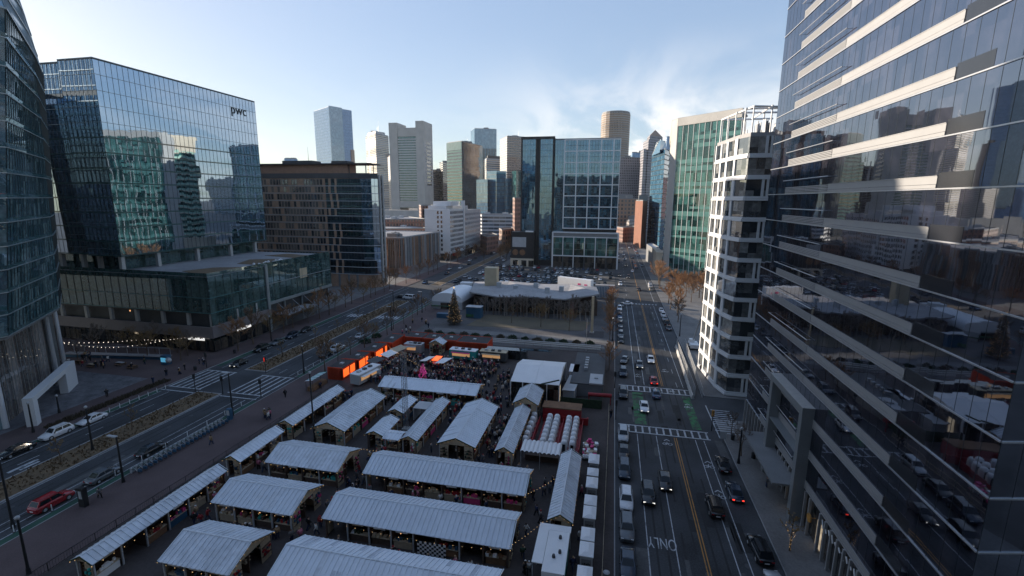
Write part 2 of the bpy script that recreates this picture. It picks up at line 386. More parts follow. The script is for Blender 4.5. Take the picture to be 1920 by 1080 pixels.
def text_mesh(name, txt, size, mat, depth=0.0, parent=None, mw=None, loc=None):
    cu = bpy.data.curves.new(name + '_lettering', 'FONT'); cu.body = txt; cu.size = size; cu.extrude = depth; cu.align_x = 'CENTER'
    t = bpy.data.objects.new(name + '_lettering', cu); col.objects.link(t)
    d = bpy.context.evaluated_depsgraph_get(); d.update()
    me = bpy.data.meshes.new_from_object(t.evaluated_get(d)); bpy.data.objects.remove(t); bpy.data.curves.remove(cu)
    me.transform(mw); me.materials.clear(); me.materials.append(MATS[mat])
    if parent is not None:
        me.transform(Matrix.Translation(-Vector(WL[parent.name])))
    o = bpy.data.objects.new(name, me); col.objects.link(o)
    if parent is not None: o.parent = parent
    return o
gx, gy = G(1242, 1022)
o = text_mesh('road_lettering', 'ONLY', 2.1, 'road_paint', 0, None, Matrix.Translation((gx, gy + 1.2, .01)) @ Matrix.Rotation(math.pi, 4, 'Z') @ Matrix.Diagonal((.62, 1.35, 1, 1)))
tag(o, 'the word ONLY painted upside down in white on the street lane', 'road lettering', kind='structure')

# patched asphalt, manholes and tyre-dark wheel paths
surf('tar_patch', (0.024, 0.025, 0.027), .8, var=.3, scale=.5, fine=4)
surf('old_patch', (0.1, 0.1, 0.1), .9, var=.3, scale=.5, fine=4)
pa = MB(); pb = MB(); pc = MB()
for i in range(120):
    x = rnd.choice((rnd.uniform(2.5, 20), rnd.uniform(2.5, 20), rnd.uniform(-96, -72))); y = rnd.uniform(35, 200) if x > 0 else rnd.uniform(25, 190)
    if -88.2 < x < -80.8: continue
    L, w_ = rnd.uniform(1.5, 9), rnd.uniform(.5, 1.6); ln(pa if i % 2 else pb, x, y, x + w_, y + L, .0035)
for x in (7.0, 8.3, 10.3, 11.6, 13.6, 14.9, -79.7, -78.4, -76.6, -75.2, -92.9, -91.5, -89.8, -88.5):
    y = 20
    while y < 190: L = rnd.uniform(8, 30); ln(pa, x - .12, y, x + .12, y + L, .003); y += L + rnd.uniform(2, 14)
for i in range(24):
    x, y = (rnd.uniform(3, 19), rnd.uniform(45, 170)) if i % 2 else (rnd.choice((-93, -90, -79, -76)), rnd.uniform(30, 150)); pc.tube((x, y, 0), (x, y, .005), .38, .38, 14)
struct('tar_patch', pa, 'tar_patch'); struct('repair_patch', pb, 'old_patch'); struct('manhole_cover', pc, 'dark_grey')
# ------------------------------------------------------------------ facade glass and walls
glass('glass_right', (0.006, 0.006, 0.010), (0.03, 0.028, 0.036), 1.55, 4.2, 3.3, .004, .010, lit=0.0, tint=(.82, .88, 1.0), frac=.6)
glass('glass_teal', (0.004, 0.014, 0.016), (0.03, 0.055, 0.055), 1.55, 4.0, 7.0, .004, .012, lit=0.0, tint=(.64, .8, 1.0), wscale=.12)
glass('glass_leaning', (0.05, 0.12, 0.14), (0.22, 0.33, 0.34), 1.55, 4.05, 4.0, .006, .014, lit=0.0, tint=(.76, .88, 1.0))
glass('glass_podium', (0.03, 0.062, 0.06), (0.08, 0.125, 0.115), 1.4, 5.0, 2.2, .004, .012, lit=0.0, tint=(.8, 1, .98))
glass('glass_green', (0.006, 0.024, 0.025), (0.045, 0.13, 0.12), 2.2, 4.0, 1.75, 0.012, .015, lit=0.0, tint=(.8, 1, .95), frac=.35)
glass('glass_dark', (0.006, 0.009, 0.012), (0.03, 0.045, 0.055), 1.6, 3.6, 2.1, .012, .02, lit=0.0)
glass('glass_blue', (0.006, 0.03, 0.05), (0.05, 0.13, 0.18), 1.6, 3.3, 2.9, .012, .02, tint=(.55, .8, 1))
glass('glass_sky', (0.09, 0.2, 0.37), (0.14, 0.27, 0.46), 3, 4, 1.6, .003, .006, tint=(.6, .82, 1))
glass('glass_room', (0.008, 0.010, 0.012), (0.07, 0.075, 0.075), 1.5, 3.3, 1.7, .012, .02, lit=0.04)
glass('glass_hotel', (0.03, 0.035, 0.04), (0.24, 0.2, 0.16), 1.66, 3.42, 2.2, .012, .02)
glass('glass_white_block', (0.035, 0.042, 0.048), (0.28, 0.28, 0.27), 1.6, 2.1, 2.6, .012, .02)
glass('glass_spandrel', (0.06, 0.13, 0.14), (0.12, 0.2, 0.21), 1.55, 4, 3.2, .006, .01, tint=(.8, .95, 1))
glass('glass_lobby', (0.1, 0.09, 0.085), (0.3, 0.27, 0.25), 1.5, 17, 2.4, .02, .04)
glass('glass_shop', (0.01, 0.012, 0.013), (0.1, 0.08, 0.06), 1.5, 3.5, 1.7, .01, .02, lit=0.12)
surf('brown_panel', (0.4, 0.26, 0.18), .55, var=.25, scale=.3, fine=.8)
surf('bronze_panel', (0.3, 0.175, 0.12), .5, var=.25, scale=.2, fine=.9)
surf('teal_spandrel', (0.08, 0.18, 0.185), .25, var=.2)
surf('green_spandrel', (0.075, 0.18, 0.17), .22, var=.2, fine=.5)
surf('podium_spandrel', (0.05, 0.1, 0.1), .08, var=.15, spec=1.0)
surf('sunlit_green_panel', (0.3, 0.47, 0.38), .4, var=.2)  # brighter spandrel green, with the sunlit look put into the colour
surf('dark_spandrel', (0.025, 0.027, 0.032), .12, var=.1, spec=.6)
surf('white_panel', (0.64, 0.65, 0.66), .45, var=.06, scale=.1)
surf('mullion_grey', (0.3, 0.33, 0.34), .4, metal=.4, var=.1)
surf('mullion_dark', (0.035, 0.045, 0.05), .4, metal=.3, var=.1)
surf('plum_stone', (0.23, 0.2, 0.195), .8, var=.15, scale=.2)
surf('brick_tan', (0.3, 0.22, 0.165), .85, var=.15, fine=3)
# ------------------------------------------------------------------ generic facade pieces
def lerp2(p, q, t): return (p[0] + (q[0] - p[0]) * t, p[1] + (q[1] - p[1]) * t)
def storeys(root, edges, z0, n, fh, sph, gm, sm, mm, mw=1.5, md=.08, proud=.05, top=None, mwid=.06, sp_name='spandrel_band'):
    """n storeys of glazing: one window_band part and one spandrel part per storey; `edges` in plan, outside on the right"""
    for k in range(n):
        a = MB(); s_ = MB(); za = z0 + k * fh; zb = za + fh
        for (p, q) in edges:
            L = math.hypot(q[0] - p[0], q[1] - p[1])
            a.face([(p[0], p[1], za + sph), (q[0], q[1], za + sph), (q[0], q[1], zb), (p[0], p[1], zb)], 0)
            if mw:
                c = max(1, round(L / mw))
                for i in range(c + 1):
                    u = lerp2(p, q, max(0, i / c - mwid / 2 / L)); w = lerp2(p, q, min(1, i / c + mwid / 2 / L))
                    a.obox(u, w, 0.004, md, za + sph, zb, 1)
            if sph: s_.obox(p, q, -.02, proud, za, za + sph, 0)
        a.build('window_band', [gm, mm], root)
        if sph: s_.build(sp_name, sm, root)
def edges_of(poly):
    A = sum(poly[i][0] * poly[(i + 1) % len(poly)][1] - poly[(i + 1) % len(poly)][0] * poly[i][1] for i in range(len(poly)))
    if A < 0: poly = poly[::-1]
    return [(poly[i], poly[(i + 1) % len(poly)]) for i in range(len(poly))]
def inset(poly, d):
    cx = sum(p[0] for p in poly) / len(poly); cy = sum(p[1] for p in poly) / len(poly)
    return [(p[0] + (cx - p[0]) * d / max(1, math.hypot(p[0] - cx, p[1] - cy)), p[1] + (cy - p[1]) * d / max(1, math.hypot(p[0] - cx, p[1] - cy))) for p in poly]
def core(root, poly, z0, z1, mat='dark_grey', name='wall', d=.25):
    m = MB(); m.prism(inset(poly, d), z0, z1); return m.build(name, mat, root)
def roofcap(root, poly, z, mat='roof_dark', par=1.0, pmat=None):
    m = MB(); m.prism(inset(poly, .1), z, z + .25, 0)
    for p, q in edges_of(poly): m.obox(p, q, -.35, .06, z, z + par, 1)
    return m.build('roof', [mat, pmat or mat], root)
def rooftop(root, poly, z, n=4, seed=1, mat='light_grey'):
    r = random.Random(seed); cx = sum(p[0] for p in poly) / len(poly); cy = sum(p[1] for p in poly) / len(poly)
    for i in range(n):
        m = MB(); t = r.uniform(.1, .55); v = r.choice(poly); x = cx + (v[0] - cx) * t; y = cy + (v[1] - cy) * t
        w = r.uniform(1.2, 3.2); h = r.uniform(1.2, 2.6); m.box(x - w, y - w * .7, z + .25, x + w, y + w * .7, z + h)
        m.tube((x, y, z + h), (x, y, z + h + .4), .6, .6, 10); m.build('roof_plant', mat, root)
def windows(root, spots, w, h, gm='glass_room', fm='light_grey', cap=100, fr=.1, depth=.1, bars=1):
    """spots: (x, y, z, angle) of window centres; nearest `cap` stand as parts, the rest as one part"""
    spots = sorted(spots, key=lambda s: s[0] ** 2 + s[1] ** 2 + (s[2] - EYE) ** 2)
    def one(m, o=(0, 0, 0), a=0.0):
        t = MB(); w2, h2 = w / 2, h / 2
        t.face([(-w2, -.02, -h2), (w2, -.02, -h2), (w2, -.02, h2), (-w2, -.02, h2)], 0)
        t.box(-w2 - fr, -depth, -h2 - fr, w2 + fr, 0, -h2, 1); t.box(-w2 - fr, -depth, h2, w2 + fr, 0, h2 + fr, 1)
        t.box(-w2 - fr, -depth, -h2, -w2, 0, h2, 1); t.box(w2, -depth, -h2, w2 + fr, 0, h2, 1)
        for i in range(bars):
            x = -w2 + w * (i + 1) / (bars + 1); t.box(x - .03, -.07, -h2, x + .03, -.022, h2, 1)
        ca, sa = math.cos(a), math.sin(a)
        n = len(m.v); m.v += [(o[0] + x * ca - y * sa, o[1] + x * sa + y * ca, o[2] + z) for x, y, z in t.v]
        for f, mi in zip(t.f, t.m): m.f.append(tuple(i + n for i in f)); m.m.append(mi); m.sm.append(False)
    first = None
    bx = WL[root.name]
    for x, y, z, a in spots[:cap]:
        m = MB(); one(m, (x, y, z), a); m.build('window', [gm, fm], root)
    if len(spots) > cap:
        m = MB()
        for x, y, z, a in spots[cap:]: one(m, (x, y, z), a)
        o = m.build('window', [gm, fm], root); o['kind'] = 'stuff'
def wallspots(p, q, z0, n, fh, pitch, zc, skip=None, m0=.5):
    L = math.hypot(q[0] - p[0], q[1] - p[1]); c = max(1, int((L - m0) / pitch)); a = math.atan2(q[1] - p[1], q[0] - p[0]); out = []
    nx, ny = (q[1] - p[1]) / L, -(q[0] - p[0]) / L
    for k in range(n):
        for i in range(c):
            if skip and skip(i, k): continue
            x, y = lerp2(p, q, ((i + .5) * (L / c)) / L); out.append((x + nx * .01, y + ny * .01, z0 + k * fh + zc, a))
    return out
def leanring(m, A, B, za, zb, t0, t1, mw, mi_g, mi_m, md=.1):
    """one leaning storey between plan polylines A (at t=0) and B (at t=1)"""
    for i in range(len(A) - 1):
        def P(s, t): return (A[i][0] + (A[i + 1][0] - A[i][0]) * s + ((B[i][0] - A[i][0]) * (1 - s) + (B[i + 1][0] - A[i + 1][0]) * s) * t,
                             A[i][1] + (A[i + 1][1] - A[i][1]) * s + ((B[i][1] - A[i][1]) * (1 - s) + (B[i + 1][1] - A[i + 1][1]) * s) * t)
        a, b2, c, d = P(0, t0), P(1, t0), P(1, t1), P(0, t1)
        m.face([(*a, za), (*b2, za), (*c, zb), (*d, zb)], mi_g)
        if mw:
            L = math.hypot(a[0] - b2[0], a[1] - b2[1]); n = max(1, round(L / mw)); nx, ny = (b2[1] - a[1]) / L, -(b2[0] - a[0]) / L
            for j in range(n + 1):
                u, w = P(j / n, t0), P(j / n, t1)
                m.tube((u[0] + nx * md / 2, u[1] + ny * md / 2, za), (w[0] + nx * md / 2, w[1] + ny * md / 2, zb), .05, .05, 4, mi_m, False, False)
# ================================================================== 1. dark glass office tower on the right
t = thing('office_tower', 'huge dark glass office tower with long silver bands filling the right edge', 'office tower', (26, 60, 0))
FX = 26.0; YN, YF = 35.2, 90.6
side = (26 + 34, 35.2 + 34 * .215)
poly = [(FX, YF), (FX, YN), side, (side[0], YF)]
core(t, poly, 0, 93, 'black_metal', d=.6)
zk = [43.1 + 4.2 * k for k in range(-9, 13)]
storeys(t, [((FX, YF), (FX, YN)), ((FX, YN), side)], zk[0], 21, 4.2, 0, 'glass_right', None, 'mullion_dark', 1.55, .012, mwid=.03)
for i, z in enumerate(zk):
    m = MB(); m.obox((FX, YF), (FX, YN), -.05, .1, z - .06, z + .05); m.obox((FX, YN), side, -.05, .1, z - .06, z + .05); m.build('floor_trim', 'steel', t)
    m = MB(); m.obox((FX, 67), (FX, 46.3), .0, .09, z + .07, z + .36); m.obox((FX, 67), (FX, 46.3), .0, .07, z + .39, z + 1.05)
    m.obox((FX, 67), (FX, 46.3), .07, .11, z + 1.02, z + 1.08); m.build('spandrel_panel', 'silver_panel', t)
    m = MB()
    for j in range(5): m.obox((FX, 82.2), (FX, 67.05), .0, .1, z + .08 + j * .2, z + .21 + j * .2)
    m.build('louvre', 'silver_panel', t)
    m = MB(); m.tube((FX - .5, 82.2, z + 2.0), (FX - .5, 66.2, z + 2.0), .06, .06, 5)
    for y in (82, 74, 66.5): m.tube((FX, y, z + 2.0), (FX - .5, y, z + 2.0), .03, .03, 4)
    m.build('sunshade_rod', 'steel', t)
    m = MB(); m.obox((FX, 46.28), (FX, 42.3), .0, .016, z + .07, z + 1.3); m.build('grey_spandrel', 'dark_spandrel', t)
m = MB(); m.prism(poly, 93.4, 94.6); m.build('roof', 'mid_grey', t)
# street level: storefront glazing, portal frame and entrance canopy
m = MB(); m.obox((FX, YF), (FX, YN), -.4, -.3, .15, 5.3); m.build('storefront', 'glass_shop', t)
for y0, y1 in ((90.4, 76), (72, 60), (57, 36)):
    n = int((y0 - y1) / 1.5)
    for i in range(n + 1):
        y = y0 - (y0 - y1) * i / n; m = MB(); m.box(25.72, y - .12, .15, 26.02, y + .12, 5.25); m.build('storefront_pillar', 'silver_panel', t)
m = MB(); m.box(24.6, 74.0, .15, 26.0, 75.0, 15.3); m.box(24.6, 62.4, .15, 26.0, 63.4, 15.3); m.box(24.55, 62.35, 15.3, 26.0, 75.05, 16.2); m.box(24.7, 63.4, 9.4, 25.9, 74.0, 9.55); m.build('portal_frame', 'grey_panel', t)
m = MB(); m.box(24.5, 62.3, 16.2, 26, 75.1, 16.26); m.build('portal_roof', 'concrete', t)
m = MB(); m.box(22.6, 63.9, 4.2, 25.98, 79, 4.5); m.build('entrance_canopy', 'mid_grey', t)
m = MB()
for i in range(11): m.tube((25.85, 47.5 + i * .85, 4.1 + rnd.uniform(-.2, .2)), (25.85, 47.9 + i * .85, 4.7 + rnd.uniform(-.2, .2)), .09, .09, 4)
m.build('wall_lettering', 'white_paint', t)
m = MB(); m.tube((25.2, 58.4, 3.6), (25.35, 58.4, 3.6), .55, .55, 16); m.tube((25.3, 58.4, 3.6), (26, 58.4, 3.6), .05, .05, 5); m.build('round_sign', 'yellow_paint', t)
# ================================================================== 2. white-banded block beyond it
t = thing('apartment_block', 'white banded block under construction with an open steel frame on its roof', 'apartment block', (28, 112, 0))
P = [(22.9, 122.2), (24.3, 108.6), (25.6, 104.4), (31.2, 104.4), (33.0, 106.5), (50, 106.5), (50, 122.2)]
core(t, P, 0, 54.4, 'dark_grey', d=.5)
E5 = [(P[0], P[1]), (P[1], P[2]), (P[2], P[3])]
fh = 4.18
for k in range(13):
    za = k * fh + .2; m = MB(); g = MB(); f2 = MB()
    for p, q in E5:
        g.face([(*p, za + 1.0), (*q, za + 1.0), (*q, za + fh), (*p, za + fh)], 0)
        m.obox(p, q, -.05, .34, za + .08, za + .5); m.obox(p, q, -.05, .24, za + .52, za + .95)
    g.build('window_band', ['glass_white_block'], t); m.build('white_spandrel', 'white_panel', t)
    if k > 0 or True:
        for s0, s1 in ((0, .04), (.26, .33), (.55, .63), (.93, 1.0)):
            f2.obox(lerp2(P[0], P[1], s0), lerp2(P[0], P[1], s1), 0, .22, za + .95, za + fh + .08)
        if k % 2 == 0:
            f2.obox(lerp2(P[2], P[3], .52), lerp2(P[2], P[3], .60), 0, .24, za + .95, za + fh + .08); f2.obox(lerp2(P[2], P[3], .68), lerp2(P[2], P[3], .75), 0, .24, za + .95, za + fh + .08)
            f2.obox(P[1], lerp2(P[1], P[2], .08), 0, .2, za + .95, za + fh + .08)
        f2.build('window_frame', 'white_panel', t)
    if k > 1:
        m = MB(); m.box(31.3, 104.7, za, 33.6, 107.5, za + .35); m.build('balcony', 'concrete', t)
        m = MB(); m.box(31.35, 104.72, za + .35, 33.6, 104.78, za + 1.4); m.build('balustrade', 'glass_dark', t)
        m = MB(); m.box(32.0, 106.0, za + .35, 32.9, 106.3, za + fh); m.build('balcony_column', 'tan_metal', t)
m = MB(); m.prism(P, 54.5, 55.3); m.build('roof', 'roof_pale', t)
m = MB()
for x, y in ((23.2, 121), (23.7, 116.5), (24.3, 112), (25.0, 107.5), (25.9, 105), (29.2, 105), (32.5, 107), (28, 121), (30, 113)): m.tube((x, y, 55.3), (x, y, 60.4), .14, .14, 6)
for a_, c_ in (((23.2, 121), (25.9, 105)), ((25.9, 105), (33, 107)), ((23.2, 121), (34, 121)), ((24.3, 112), (34, 113)), ((25.0, 107.5), (34, 108)), ((29.2, 105), (29.6, 121))):
    m.tube((*a_, 60.3), (*c_, 60.3), .2, .2, 6)
m.build('roof_frame', 'white_paint', t)
m = MB()
for i in range(14):
    x = rnd.uniform(26, 33); y = rnd.uniform(107, 118); m.box(x, y, 55.3, x + .12, y + 2.0, 55.3 + rnd.uniform(1, 3.6))
m.build('roof_scaffold', 'light_grey', t)
# ================================================================== 3. green glass block further up the street
t = thing('office_block', 'green glass office block with pale vertical fins and a beige crown', 'office block', (38, 265, 0))
P = [(29.8, 296), (28.4, 277), (30.6, 270), (56, 246), (64, 270), (50, 306)]
core(t, P, 0, 84, 'dark_grey', d=.6)
for k in range(20):
    za = 3.2 + k * 3.85; g = MB(); s_ = MB()
    for p, q in ((P[2], P[3]),):
        g.face([(*p, za), (*q, za), (*q, za + 3.85), (*p, za + 3.85)], 0)
        if k % 1 == 0:
            if k % 3 != 1:
                a_, c_ = rnd.choice(((0, 1), (0, 1), (.0, .62), (.3, 1))); s_.obox(lerp2(p, q, a_), lerp2(p, q, c_), 0, .05, za, za + rnd.choice((1.2, 2.0, 2.4)))
    for p, q in ((P[0], P[1]), (P[1], P[2])):
        g.face([(*p, za), (*q, za), (*q, za + 3.85), (*p, za + 3.85)], 0)
    g.build('window_band', 'glass_green', t); s_.build('spandrel_band', 'green_spandrel', t)
    m = MB(); m.obox(P[0], P[1], 0, .3, za, za + .5, 0); m.obox(P[0], P[1], 0, .12, za + .5, za + 1.9, 1); m.build('pale_sill', ['beige_stone', 'sunlit_green_panel'], t)  # left face bands coloured brighter so the face reads as sunlit
for i in range(12):
    p = lerp2(P[2], P[3], i / 11); q = lerp2(P[2], P[3], i / 11 + .005); m = MB(); m.obox(p, q, .05, .16, 3.2, 80.2); m.build('fin', 'white_panel', t)
m = MB(); m.obox(P[1], P[2], -.1, .35, 0, 84); m.obox(P[2], P[3], -.2, .4, 80.2, 84.2); m.build('stone_frame', 'concrete', t); m = MB(); m.obox(P[0], P[1], -.2, .4, 74, 84.2); m.build('stone_crown', 'beige_stone', t)
m = MB(); m.prism(P, 84.05, 84.4); m.build('roof', 'mid_grey', t)
m = MB(); m.box(24.6, 276, .1, 27.6, 300, 12.5); m.box(24.2, 275.6, 12.5, 27.8, 300, 13.3); m.build('stone_annex', 'beige_stone', t)
# ================================================================== 4. blue-grey glazed tower with text on its crown
t = thing('glass_tower', 'blue reflective glass tower with small dark lettering near its top corner', 'office tower', (-140, 130, 21))
TX, Y0, Y1, ZT = -134.3, 104.8, 162.0, 77.4
P = [(TX, Y0), (TX, Y1), (-185, Y1), (-185, Y0 + 1.8), (-146, Y0 + 1.8), (-146, Y0 + .1)]
core(t, P, 25.2, ZT - .3, 'dark_grey', d=.8)
ed = [((TX, Y0), (TX, Y1)), ((-146, Y0 + .1), (TX, Y0)), ((-185, Y0 + 1.8), (-146, Y0 + 1.8)), ((TX, Y1), (-185, Y1))]
storeys(t, ed, 25.4, 13, 4.0, 0, 'glass_teal', None, 'mullion_dark', 1.55, .05, mwid=.06)
for k in range(14):
    m = MB()
    for p, q in ed: m.obox(p, q, -.05, .09, 25.4 + 4 * k - .06, 25.4 + 4 * k + .05)
    if k < 9:
        for p, q in ed: m.obox(p, q, -.02, .04, 25.4 + 4 * k + .06, 25.4 + 4 * k + .34)
    m.build('floor_line', 'mullion_grey' if k > 8 else 'podium_spandrel', t)
for y in (Y0 + .3, 116, 130, 144, 156): 
    m = MB(); m.box(TX - 1.5, y, 20.8, TX - .5, y + 1.0, 25.5); m.build('column', 'concrete', t)
for x in (-146, -152, -160, -170): 
    m = MB(); m.box(x, Y0 + 2.2, 20.8, x + 1.0, Y0 + 3.2, 25.5); m.build('column', 'concrete', t)
m = MB(); m.prism([(TX - 4, Y0 + 4), (TX - 4, Y1 - 3), (-180, Y1 - 3), (-180, Y0 + 5)], 20.9, 25.2); m.build('recessed_glazing', 'glass_podium', t)
roofcap(t, P, ZT - .4, 'mid_grey', .5, 'mullion_dark')
o = text_mesh('crown_lettering', 'pwc', 4.5, 'mullion_dark', .015, t, Matrix(((0, 0, 1, TX + .125), (1, 0, 0, 153.7), (0, 1, 0, 71.3), (0, 0, 0, 1))))
m = MB(); m.box(TX + .06, 150.4, 70.4, TX + .1, 156.9, 74.2)
# ================================================================== 5. its glazed podium
t = thing('podium_building', 'low green glass shopping podium with a stone band and terrace roof below the blue tower', 'shopping building', (-120, 130, 0))
PX = -105.0; C0 = (PX, 103.2); CL = (-176, 104.4)
P = [C0, (PX, 159), (-185, 159), (-185, 104.4)]
core(t, [(PX - 1, 104.4), (PX - 1, 124), (-184, 124), (-184, 105.6)], 0, 20.8, 'dark_grey', d=.1)
core(t, [(PX - 1, 124), (PX - 1, 158), (-184, 158), (-184, 124)], 5.6, 20.4, 'dark_grey', d=.1)
core(t, [(PX - 6, 124), (PX - 6, 156), (-184, 156), (-184, 124)], 0, 9, 'dark_wood', name='entrance_wall', d=.1)
eL = ((-176, 104.3), C0); eR = (C0, (PX, 124.3)); eB = ((PX, 125.3), (PX, 159)); eE = ((PX, 159), (-130, 159))
def band(z0, z1, edges, gm, mm, mw=2.7, name='window_band'):
    m = MB()
    for p, q in edges:
        m.face([(*p, z0), (*q, z0), (*q, z1), (*p, z1)], 0); L = math.hypot(q[0] - p[0], q[1] - p[1]); n = round(L / mw)
        for i in range(n + 1):
            m.obox(lerp2(p, q, max(0, i / n - .03 / L)), lerp2(p, q, min(1, i / n + .03 / L)), .004, .1, z0, z1, 1)
    m.build(name, [gm, mm], t)
band(15.4, 21.0, [eL, eR], 'glass_podium', 'mullion_dark'); band(11.2, 15.2, [eL, eR], 'glass_podium', 'mullion_dark'); band(7.6, 11.0, [eR], 'glass_podium', 'mullion_dark')
band(9.6, 15.2, [eB, eE], 'glass_podium', 'mullion_dark'); band(15.4, 21.3, [eB, eE], 'glass_podium', 'mullion_dark')
m = MB()
for z in (15.2, 11.0): 
    m.obox(*eL, -.05, .16, z, z + .2); m.obox(*eR, -.05, .16, z, z + .2)
m.build('floor_trim', 'teal_spandrel', t)
m = MB(); m.obox(*eB, -.1, .3, 8.7, 9.6); m.obox(*eE, -.1, .3, 8.7, 9.6); m.obox(*eB, -.1, .2, 15.2, 15.4); m.build('soffit_trim', 'mullion_grey', t)
m = MB(); m.box(-176, 103.8, 10.6, PX - .3, 106.5, 11.0); m.build('loggia_ceiling', 'dark_grey', t)
m = MB(); m.obox((-176, 103.9), (PX, 102.8), -.3, .1, 4.3, 7.3); m.obox((PX + .4, 102.8), (PX + .4, 124.4), -.5, .1, 4.3, 7.5); m.build('stone_band', 'plum_stone', t)
for x in (-167, -158, -149, -140, -131, -122, -113.5, -106):
    m = MB(); m.box(x, 103.6, 7.3, x + .9, 104.3, 10.7); m.build('loggia_column', 'concrete', t)
for y in (112, 119.5):
    m = MB(); m.box(PX - .1, y, 7.5, PX + .2, y + .5, 10.4); m.build('loggia_column', 'concrete', t)
m = MB(); m.box(PX - .4, 124.3, 0, PX + .5, 125.3, 21.6); m.build('glazed_pier', 'mullion_grey', t)
for y in (133, 142, 150, 157.5):
    m = MB(); m.tube((PX - .6, y, .1), (PX - .6, y, 8.8), .28, .28, 8); m.build('street_column', 'mullion_grey', t)
band(.4, 4.2, [((-176, 104.2), (PX - .4, 103.3)), ((PX - .1, 103.3), (PX - .1, 124))], 'glass_shop', 'mullion_dark', 2.2, 'shop_window')
m = MB(); m.box(PX - .3, 128, 4.9, PX + 4.6, 143, 5.25); m.build('glass_canopy', 'roof_pale', t)
for y in (129, 136, 142): 
    m = MB(); m.tube((PX + 4.2, y, 5.2), (PX, y, 8.6), .05, .05, 4); m.build('canopy_rod', 'steel', t)
m = MB(); m.prism(inset(P, .2), 20.75, 21.05); m.build('roof', 'roof_pale', t)
m = MB()
for poly_ in ([(-112, 107), (-107.5, 112), (-108.5, 122), (-117, 118), (-120, 110)], [(-109, 127), (-107, 133), (-112, 141), (-121, 137), (-117, 127)], [(-108, 145), (-107, 152), (-120, 155), (-124, 148)]): m.prism(poly_, 21.05, 21.16)
m.build('roof_planting', 'dry_grass', t)
m = MB()
for i in range(30): 
    y = rnd.uniform(126, 140); x = rnd.uniform(-111, -107); m.ball((x, y, 21.25), rnd.uniform(.2, .5), 0, 5, 3)
m.build('terrace_cushion', 'white_paint', t)
m = MB(); m.obox((-176, 104.6), (PX - .2, 103.4), -.1, -.05, 21, 22.0); m.obox((PX - .2, 103.4), (PX - .2, 159), -.1, -.05, 21, 22); m.build('glass_balustrade', 'glass_podium', t)
for nm, w in (('red_curtain', 'pink_cloth'),):
    m = MB(); m.box(-146, 104.15, 11.8, -128, 104.18, 14.4); m.box(-126, 104.15, 11.8, -118, 104.18, 14.2); m.build(nm, w, t)
for x in (-134, -122, -115.5, -111):
    m = MB(); m.ball((x, 105, 9.9), .3, 0, 6, 4); m.build('loggia_lamp', 'warm_lamp' if x < -130 else 'sign_white', t)
m = MB()
for i in range(9): m.box(-112.6 + i * .62, 102.5, 3.55, -112.25 + i * .62, 102.6, 3.95 + (i % 3) * .15); m.box(-112.7 + i * .62, 102.5, 3.55, -112.6 + i * .62, 102.6, 4.3 - (i % 2) * .2)
for i in range(9): m.box(PX + .55, 111.0 + i * .62, 4.1, PX + .65, 111.35 + i * .62, 4.5 + (i % 3) * .15); m.box(PX + .55, 110.9 + i * .62, 4.1, PX + .65, 111.0 + i * .62, 4.85 - (i % 2) * .2)
m.build('shop_lettering', 'sign_white', t)
m = MB(); m.box(PX + .02, 141, 14.6, PX + .06, 145, 18.0); m.build('lit_picture', 'tan_metal', t)
# ================================================================== 6. leaning glass tower at the left edge
t = thing('leaning_tower', 'pale green glass tower leaning outward over a tall white lobby at the left edge', 'office tower', (-118, 60, 0))
A = [(-104.6, 38), (-103.6, 59.4), (-119.9, 78.6), (-136, 90), (-175, 92)]
B = [(-88, 34), (-91.0, 59.4), (-115.1, 78.6), (-133, 92), (-175, 94)]
n = 13; zb0, zt0 = 17.6, 69.6
for k in range(n):
    za = zb0 + (zt0 - zb0) * k / n; zb = zb0 + (zt0 - zb0) * (k + 1) / n; f = (zt0 - zb0) / n
    g = MB(); s_ = MB()
    leanring(g, A, B, za + .7, zb, (k + .7 / f) / n, (k + 1) / n, 1.55, 0, 1)
    leanring(s_, [(x * 1.0 + .06, y) for x, y in A], [(x + .06, y) for x, y in B], za, za + .7, k / n, (k + .7 / f) / n, 0, 0, 0)
    g.build('window_band', ['glass_leaning', 'mullion_dark'], t); s_.build('spandrel_band', 'glass_spandrel', t)
    l_ = MB()
    for i in range(len(A) - 1):
        tt = k / n
        p = (A[i][0] + (B[i][0] - A[i][0]) * tt, A[i][1] + (B[i][1] - A[i][1]) * tt); q = (A[i + 1][0] + (B[i + 1][0] - A[i + 1][0]) * tt, A[i + 1][1] + (B[i + 1][1] - A[i + 1][1]) * tt)
        l_.obox(p, q, .05, .14, za - .08, za + .06)
    l_.build('floor_trim', 'mullion_grey', t)
C = [(-95, 36), (-95.5, 60), (-117, 78.5), (-134, 91), (-175, 93)]
for k in range(3):
    g = MB(); leanring(g, B, C, zt0 + 4.4 * k + .15, zt0 + 4.4 * (k + 1) - .1, k / 3, (k + 1) / 3, 1.55, 0, 1); g.build('crown_glazing', ['glass_leaning', 'mullion_grey'], t)
    l_ = MB()
    for i in range(len(B) - 1):
        tt = k / 3; p = (B[i][0] + (C[i][0] - B[i][0]) * tt, B[i][1] + (C[i][1] - B[i][1]) * tt); q = (B[i + 1][0] + (C[i + 1][0] - B[i + 1][0]) * tt, B[i + 1][1] + (C[i + 1][1] - B[i + 1][1]) * tt)
        l_.obox(p, q, -.05, .2, zt0 + 4.4 * k - .1, zt0 + 4.4 * k + .15)
    l_.build('crown_trim', 'mullion_grey', t)
m = MB(); m.prism([(x - 1.5, y) for x, y in A] + [(-175, 38)], zb0 - .3, zt0 + 3, top=[(x - 1.5, y) for x, y in B] + [(-175, 34)]); m.build('wall', 'dark_grey', t)
